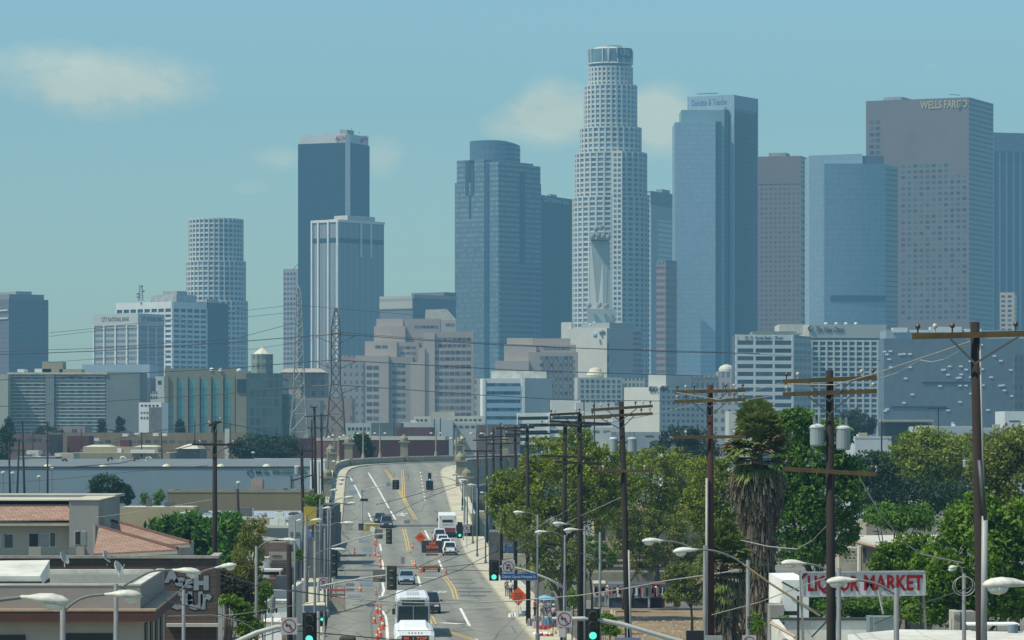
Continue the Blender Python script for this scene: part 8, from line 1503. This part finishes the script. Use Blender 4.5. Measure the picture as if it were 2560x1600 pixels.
# ------------------------------------------------------------------ people
SKIN=[M('skin_tan',(.36,.22,.15),.6),M('skin_brown',(.22,.13,.09),.6)]
def skinned(name,segs,mat,root,sub=1):
 """segs: list of chains [(point, radius), ...]; the first point of later chains joins an earlier chain's point"""
 vs,es,rs,idx=[],[],[],{}
 for ch in segs:
  prev=None
  for p,r_ in ch:
   k=tuple(round(c,4)for c in p)
   if k not in idx:idx[k]=len(vs);vs.append(p);rs.append(r_)
   if prev is not None and prev!=idx[k]:es.append((prev,idx[k]))
   prev=idx[k]
 me=bpy.data.meshes.new(name);me.from_pydata(vs,es,[]);o=bpy.data.objects.new(name,me);COL.objects.link(o);o.parent=root;me.materials.append(mat)
 sk_=o.modifiers.new('skin','SKIN');
 for i,r_ in enumerate(rs):me.skin_vertices[0].data[i].radius=(r_,r_)if not isinstance(r_,tuple)else r_
 me.skin_vertices[0].data[0].use_root=True
 for p in me.polygons:p.use_smooth=True
 sk_.use_smooth_shade=True;s_=o.modifiers.new('subdivision','SUBSURF');s_.levels=s_.render_levels=sub;return o
def person(label,px,D,rz,shirt,trousers,hair,hgt=1.7,pose='stand',skin=0,hat=None,group=None,z0=.14):
 t=thing('person',label,'person',(X(px,D),D,z0),group,rz);s=hgt/1.7;S=SKIN[skin]
 q=lambda x,y,z:(x*s,y*s,z*s)
 ar={'stand':((.22,.02,1.12),(.24,-.06,.86)),'reach':((.27,-.16,1.18),(.25,-.42,1.12)),'carry':((.25,-.08,1.12),(.12,-.28,1.05))}[pose if pose in('stand','reach','carry')else 'stand'];st=.16 if pose=='walk' else .03
 legs=[];
 body=[[(q(0,0,.95),.125*s),(q(0,0,1.12),.115*s),(q(0,.01,1.32),.135*s),(q(0,.01,1.43),.085*s),(q(0,-.005,1.50),.052*s),(q(0,-.015,1.56),.075*s),(q(0,-.012,1.63),.092*s),(q(0,-.005,1.69),.05*s)]]
 for d in(-1,1):
  hip=q(d*.09,0,.88);knee=q(d*.1,-d*st*.6-.02,.48);ank=q(d*.1,-d*st+.02,.08);toe=q(d*.11,-d*st-.14,.04)
  legs.append([(q(0,0,.95),.125*s),(hip,.088*s),(knee,.058*s),(ank,.04*s),(toe,.033*s)])
  el,wr=q(d*ar[0][0],ar[0][1],ar[0][2]),q(d*ar[1][0],ar[1][1],ar[1][2]);sh=q(d*.17,.01,1.38)
  w_=Vector(wr);dr=(w_-Vector(el)).normalized();palm_=w_+dr*.07*s
  body.append([(q(0,.01,1.32),.135*s),(sh,.055*s),(el,.042*s),(wr,.028*s),(tuple(palm_),.03*s)])
  sd_=dr.cross(Vector((1,0,0))).normalized()
  for k,f in enumerate((-.03,-.01,.01,.03)):
   b0=palm_+sd_*f*s+dr*.03*s;body.append([(tuple(palm_),.03*s),(tuple(b0),.0095*s),(tuple(b0+dr*(.045,.055,.052,.04)[k]*s+Vector((-d*.01,0,0))),.008*s)])
  th=palm_+sd_*.04*s-dr*.01*s;body.append([(tuple(palm_),.03*s),(tuple(th),.011*s),(tuple(th+dr*.035*s+sd_*.01*s),.009*s)])
 skinned('body',body+legs,S,t)
 b=[[(q(0,0,.93),.145*s),(q(0,0,1.12),.135*s),(q(0,.01,1.32),.155*s),(q(0,.01,1.42),.10*s)]]
 for d in(-1,1):b.append([(q(0,.01,1.32),.155*s),(q(d*.17,.01,1.38),.072*s),(q(d*(.17+(ar[0][0]-.17)*.6),ar[0][1]*.6,1.38+(ar[0][2]-1.38)*.6),.06*s)])
 skinned('shirt',b,shirt,t);skinned('trousers',[[(l[0][0],.138*s),(l[1][0],.105*s),(l[2][0],.078*s),(tuple(Vector(l[3][0])+Vector((0,0,.03))),.062*s)]for l in legs],trousers,t)
 for d in(-1,1):l=legs[(d+1)//2];MB().hexa([q(d*.1-.045,-d*st-.17,0),q(d*.1+.045,-d*st-.17,0),q(d*.1+.045,-d*st+.09,0),q(d*.1-.045,-d*st+.09,0)],[q(d*.1-.035,-d*st-.15,.06),q(d*.1+.035,-d*st-.15,.06),q(d*.1+.04,-d*st+.08,.1),q(d*.1-.04,-d*st+.08,.1)]).build('shoe',TRIMK,t,base=(0,0,0))
 MB().lathe([(.098*s,1.615*s),(.103*s,1.66*s),(.085*s,1.705*s),(.03*s,1.73*s)],(0,.012*s,0),12).build('hair',hair,t,base=(0,0,0),smooth=True)
 f_=MB()
 for d in(-1,1):f_.box(d*.032*s-.012,d*.032*s+.012,-.107*s,-.095*s,1.60*s,1.613*s)
 f_.box(-.022*s,.022*s,-.1*s,-.088*s,1.545*s,1.555*s);f_.build('face',HAIR,t,base=(0,0,0));MB().hexa([q(-.014,-.1,1.565),q(.014,-.1,1.565),q(.01,-.08,1.565),q(-.01,-.08,1.565)],[q(-.006,-.1,1.6),q(.006,-.1,1.6),q(.006,-.085,1.6),q(-.006,-.085,1.6)]).build('nose',S,t,base=(0,0,0))
 if hat:MB().lathe([(.15*s,1.66*s),(.15*s,1.67*s),(.108*s,1.675*s),(.1*s,1.74*s),(.04*s,1.77*s)],(0,0,0),14).build('hat',hat,t,base=(0,0,0),smooth=True)
 return t
HAIR=M('hair_black',(.015,.012,.01),.6);CW=M('cloth_white',(.62,.62,.62),.9,.1,4);CB=M('cloth_navy',(.03,.04,.08),.9);CK=M('cloth_black',(.025,.025,.03),.9);CG_=M('cloth_grey',(.2,.2,.22),.9);CT=M('cloth_khaki',(.30,.25,.17),.9);CRD=M('cloth_red',(.30,.04,.05),.9);CLB=M('cloth_blue',(.12,.22,.36),.9);CPK=M('cloth_pink',(.46,.30,.36),.9)
VG='people around the pavement vendors'
for a in((1277,366,2.9,CW,CK,HAIR,1.74,'stand',0,None,'person in a white shirt seen from behind, left of the orange diamond'),(1267,372,.3,CT,CG_,HAIR,1.68,'stand',1,None,'person in khaki beside the one in a white shirt'),(1319,345,-1.2,CK,CB,HAIR,1.7,'carry',0,CW,'person in black with a white hat right of the orange diamond'),(1363,330,.8,CPK,CB,HAIR,1.66,'stand',0,None,'person in a pink top by the blue parasol'),(1372,322,-.6,CLB,CG_,HAIR,1.7,'reach',1,None,'person in a blue top bending to the goods by the parasol'),(1337,326,1.4,CRD,CK,HAIR,1.62,'carry',1,None,'person in red behind the brown pole at the vendors'),(1380,345,.2,CW,CB,HAIR,1.7,'walk',0,None,'person in white walking behind the blue parasol'),(1376,352,2.0,CB,CK,HAIR,1.72,'stand',1,CRD,'person with a red cap near the plank fence'),(1355,322,.4,CW,CG_,HAIR,1.66,'reach',0,None,'person in white reaching over the grey bag pile'),(1384,314,-.9,CPK,CK,HAIR,1.64,'carry',1,CW,'person in pink with a white hat right of the red bundle')):
 person(a[10],a[0],a[1],a[2],a[3],a[4],a[5],a[6],a[7],a[8],a[9],VG)
for a in((1519,356,.2,CPK,CG_,'stand',CW,'person with a white hat between market stalls'),(1545,358,2.6,CW,CB,'reach',None,'person in white at the middle market stall'),(1582,352,-.4,CB,CK,'stand',None,'person in navy right of the leaning pole at the stalls'),(1600,357,1.1,CRD,CG_,'carry',None,'person in red at the market stalls'),(1640,354,.1,CW,CK,'stand',CW,'person in white with a white hat at the right end of the stalls')):
 person(a[7],a[0],a[1],a[2],a[3],a[4],HAIR,1.68,a[5],0,a[6],'people at the market stalls',z0=.02)
for a in((784,428,.3,CK,CK,'walk','person in black walking on the left pavement by the blue awning'),(776,440,2.2,CLB,CB,'stand','person in blue standing on the left pavement behind the one in black'),(771,415,-.4,CT,CG_,'walk','person in khaki on the left pavement near the shops')):person(a[6],a[0],a[1],a[2],a[3],a[4],HAIR,1.72,a[5],1,None,'people on the left pavement')
# vendors' goods and stalls
t=thing('parasol','pale blue parasol over the pavement vendors','parasol',(X(1362,318),318,.14));c=P(1362,1490,318);MB().tube([(c.x,c.y,.14),c],.025,6).build('pole',MAST,t)
MB().loft([[(c.x+r_*math.cos(k*math.pi/6),c.y+r_*math.sin(k*math.pi/6),c.z+dz)for k in range(12)]for r_,dz in((.95,-.28),(.6,-.08),(.08,.08))]).build('canopy',M('parasol_blue',(.16,.42,.58),.8,.12,2),t)
GOODS=[M('goods_red',(.40,.06,.05),.8,.3,4),M('bright_white',0),M('goods_brown',(.16,.10,.06),.8,.3,4),M('goods_grey',(.22,.24,.25),.8,.3,4),M('goods_cream',(.55,.48,.34),.8,.3,4),CPK,CLB]
k=0
for px,D,w_,h_,m_,lb in((1288,328,.8,.35,1,'white cloth bundle at the foot of the orange diamond'),(1300,329,.7,.3,3,'grey bag heap right of the white cloth bundle'),(1345,320,.6,.5,5,'pinkish carton behind the bollard'),(1356,316,.7,.6,3,'grey covered crate by the pink carton'),(1362,306,1.0,.45,0,'red bundle in front of the vendors'),(1376,312,.8,.7,2,'brown basket of goods near the fence'),(1385,305,1.0,.25,4,'cream cushion like bundle right of the red one'),(1352,300,.9,.15,1,'white sheet of goods on the pavement by the bollard'),(1368,299,.8,.18,1,'second white sheet of goods right of the first'),(1388,299,1.0,.3,4,'cream box at the right end of the pavement goods'),(1330,312,.5,.7,3,'grey cart body beside the brown pole'),(1380,318,.6,.9,1,'white stacked boxes under the fence'),(1283,331,.5,.22,1,'white shoe box left of the cloth bundle'),(1340,308,.9,.55,5,'pink and lilac clothes heap between the brown pole and the bollard'),(1372,309,.9,.9,6,'blue clothes rack heap behind the red bundle'),(1350,312,.8,.8,3,'tall grey bag pile beside the parasol'),(1392,309,.8,.6,2,'brown sack heap at the fence end'),(1310,330,.7,.5,6,'blue bag pile left of the brown pole'),(1366,296,1.1,.3,0,'second red bundle lowest on the pavement')):
 x=X(px,D);b=MB();n=7
 for q in range(n):a=R.uniform(-w_/2,w_/2);s_=R.uniform(.10,.24);zz=.14;hh=h_*R.uniform(.5,1);b.prism([(x+a+s_*math.cos(i*1.2566+q),D+R.uniform(-.02,.02)+s_*1.1*math.sin(i*1.2566+q))for i in range(5)],zz,zz+hh,.75)
 o=b.build('goods',GOODS[m_]);tag(o,lb,'goods','goods laid out by the pavement vendors')
for k,(px0,px1,D,m_,lb)in enumerate(((1484,1512,352,'stall_white','market stall with pale cloth left of the others'),(1522,1562,350,'stall_blue','market stall with blue grey cloth by the leaning pole'),(1578,1620,349,'stall_dark','market stall with dark cloth right of the leaning pole'),(1626,1662,350,'stall_red','market stall hung with dark red clothes'))):
 t=thing('market_stall',lb,'stall',(X(px0,D),D,0),'market stalls on the soil lot');c_={'stall_white':(.25,.25,.22),'stall_blue':(.05,.07,.09),'stall_dark':(.02,.024,.03),'stall_red':(.07,.018,.022)}[m_];MB().box(X(px0,D),X(px1,D),D,D+1.2,.02,.85).build('table',M(m_,c_,.9,.4,3),t)
 MB().hexa([(X(px0-2,D),D-.2,2.05),(X(px1+2,D),D-.2,2.05),(X(px1+2,D),D+1.6,2.2),(X(px0-2,D),D+1.6,2.2)],[(X(px0-2,D),D-.2,2.1),(X(px1+2,D),D-.2,2.1),(X(px1+2,D),D+1.6,2.3),(X(px0-2,D),D+1.6,2.3)]).build('canopy',M(m_+'_top',tuple(min(.7,q*1.6+.03)for q in c_),.8,.2,2),t)
 for x in(px0-1,px1+1):MB().tube([(X(x,D),D-.1,0),(X(x,D),D-.1,2.06)],.03,6).build('post',MAST,t)
 for q in range(8):xx=X(px0,D)+(X(px1,D)-X(px0,D))*(q+R.uniform(.2,.8))/8;zl=R.uniform(.85,1.35);MB().hexa([(xx-.13,D-.16,zl),(xx+.13,D-.16,zl),(xx+.13,D-.1,zl),(xx-.13,D-.1,zl)],[(xx-.1,D-.16,1.8),(xx+.1,D-.16,1.8),(xx+.1,D-.1,1.8),(xx-.1,D-.1,1.8)]).build('hung_garment',[CW,CB,CRD,CPK,CG_,CK][(q+k*2)%6],t)
o=MB();
for k in range(14):a=R.uniform(-1.3,1.3);o.prism([(X(1510,335)+a+.25*math.cos(i*1.05+k),335+.3*math.sin(i*1.05+k))for i in range(6)],.02,.02+R.uniform(.2,.6),.6)
tag(o.build('goods',GOODS[4]),'heap of pale folded cloth on the soil lot before the stalls','goods')
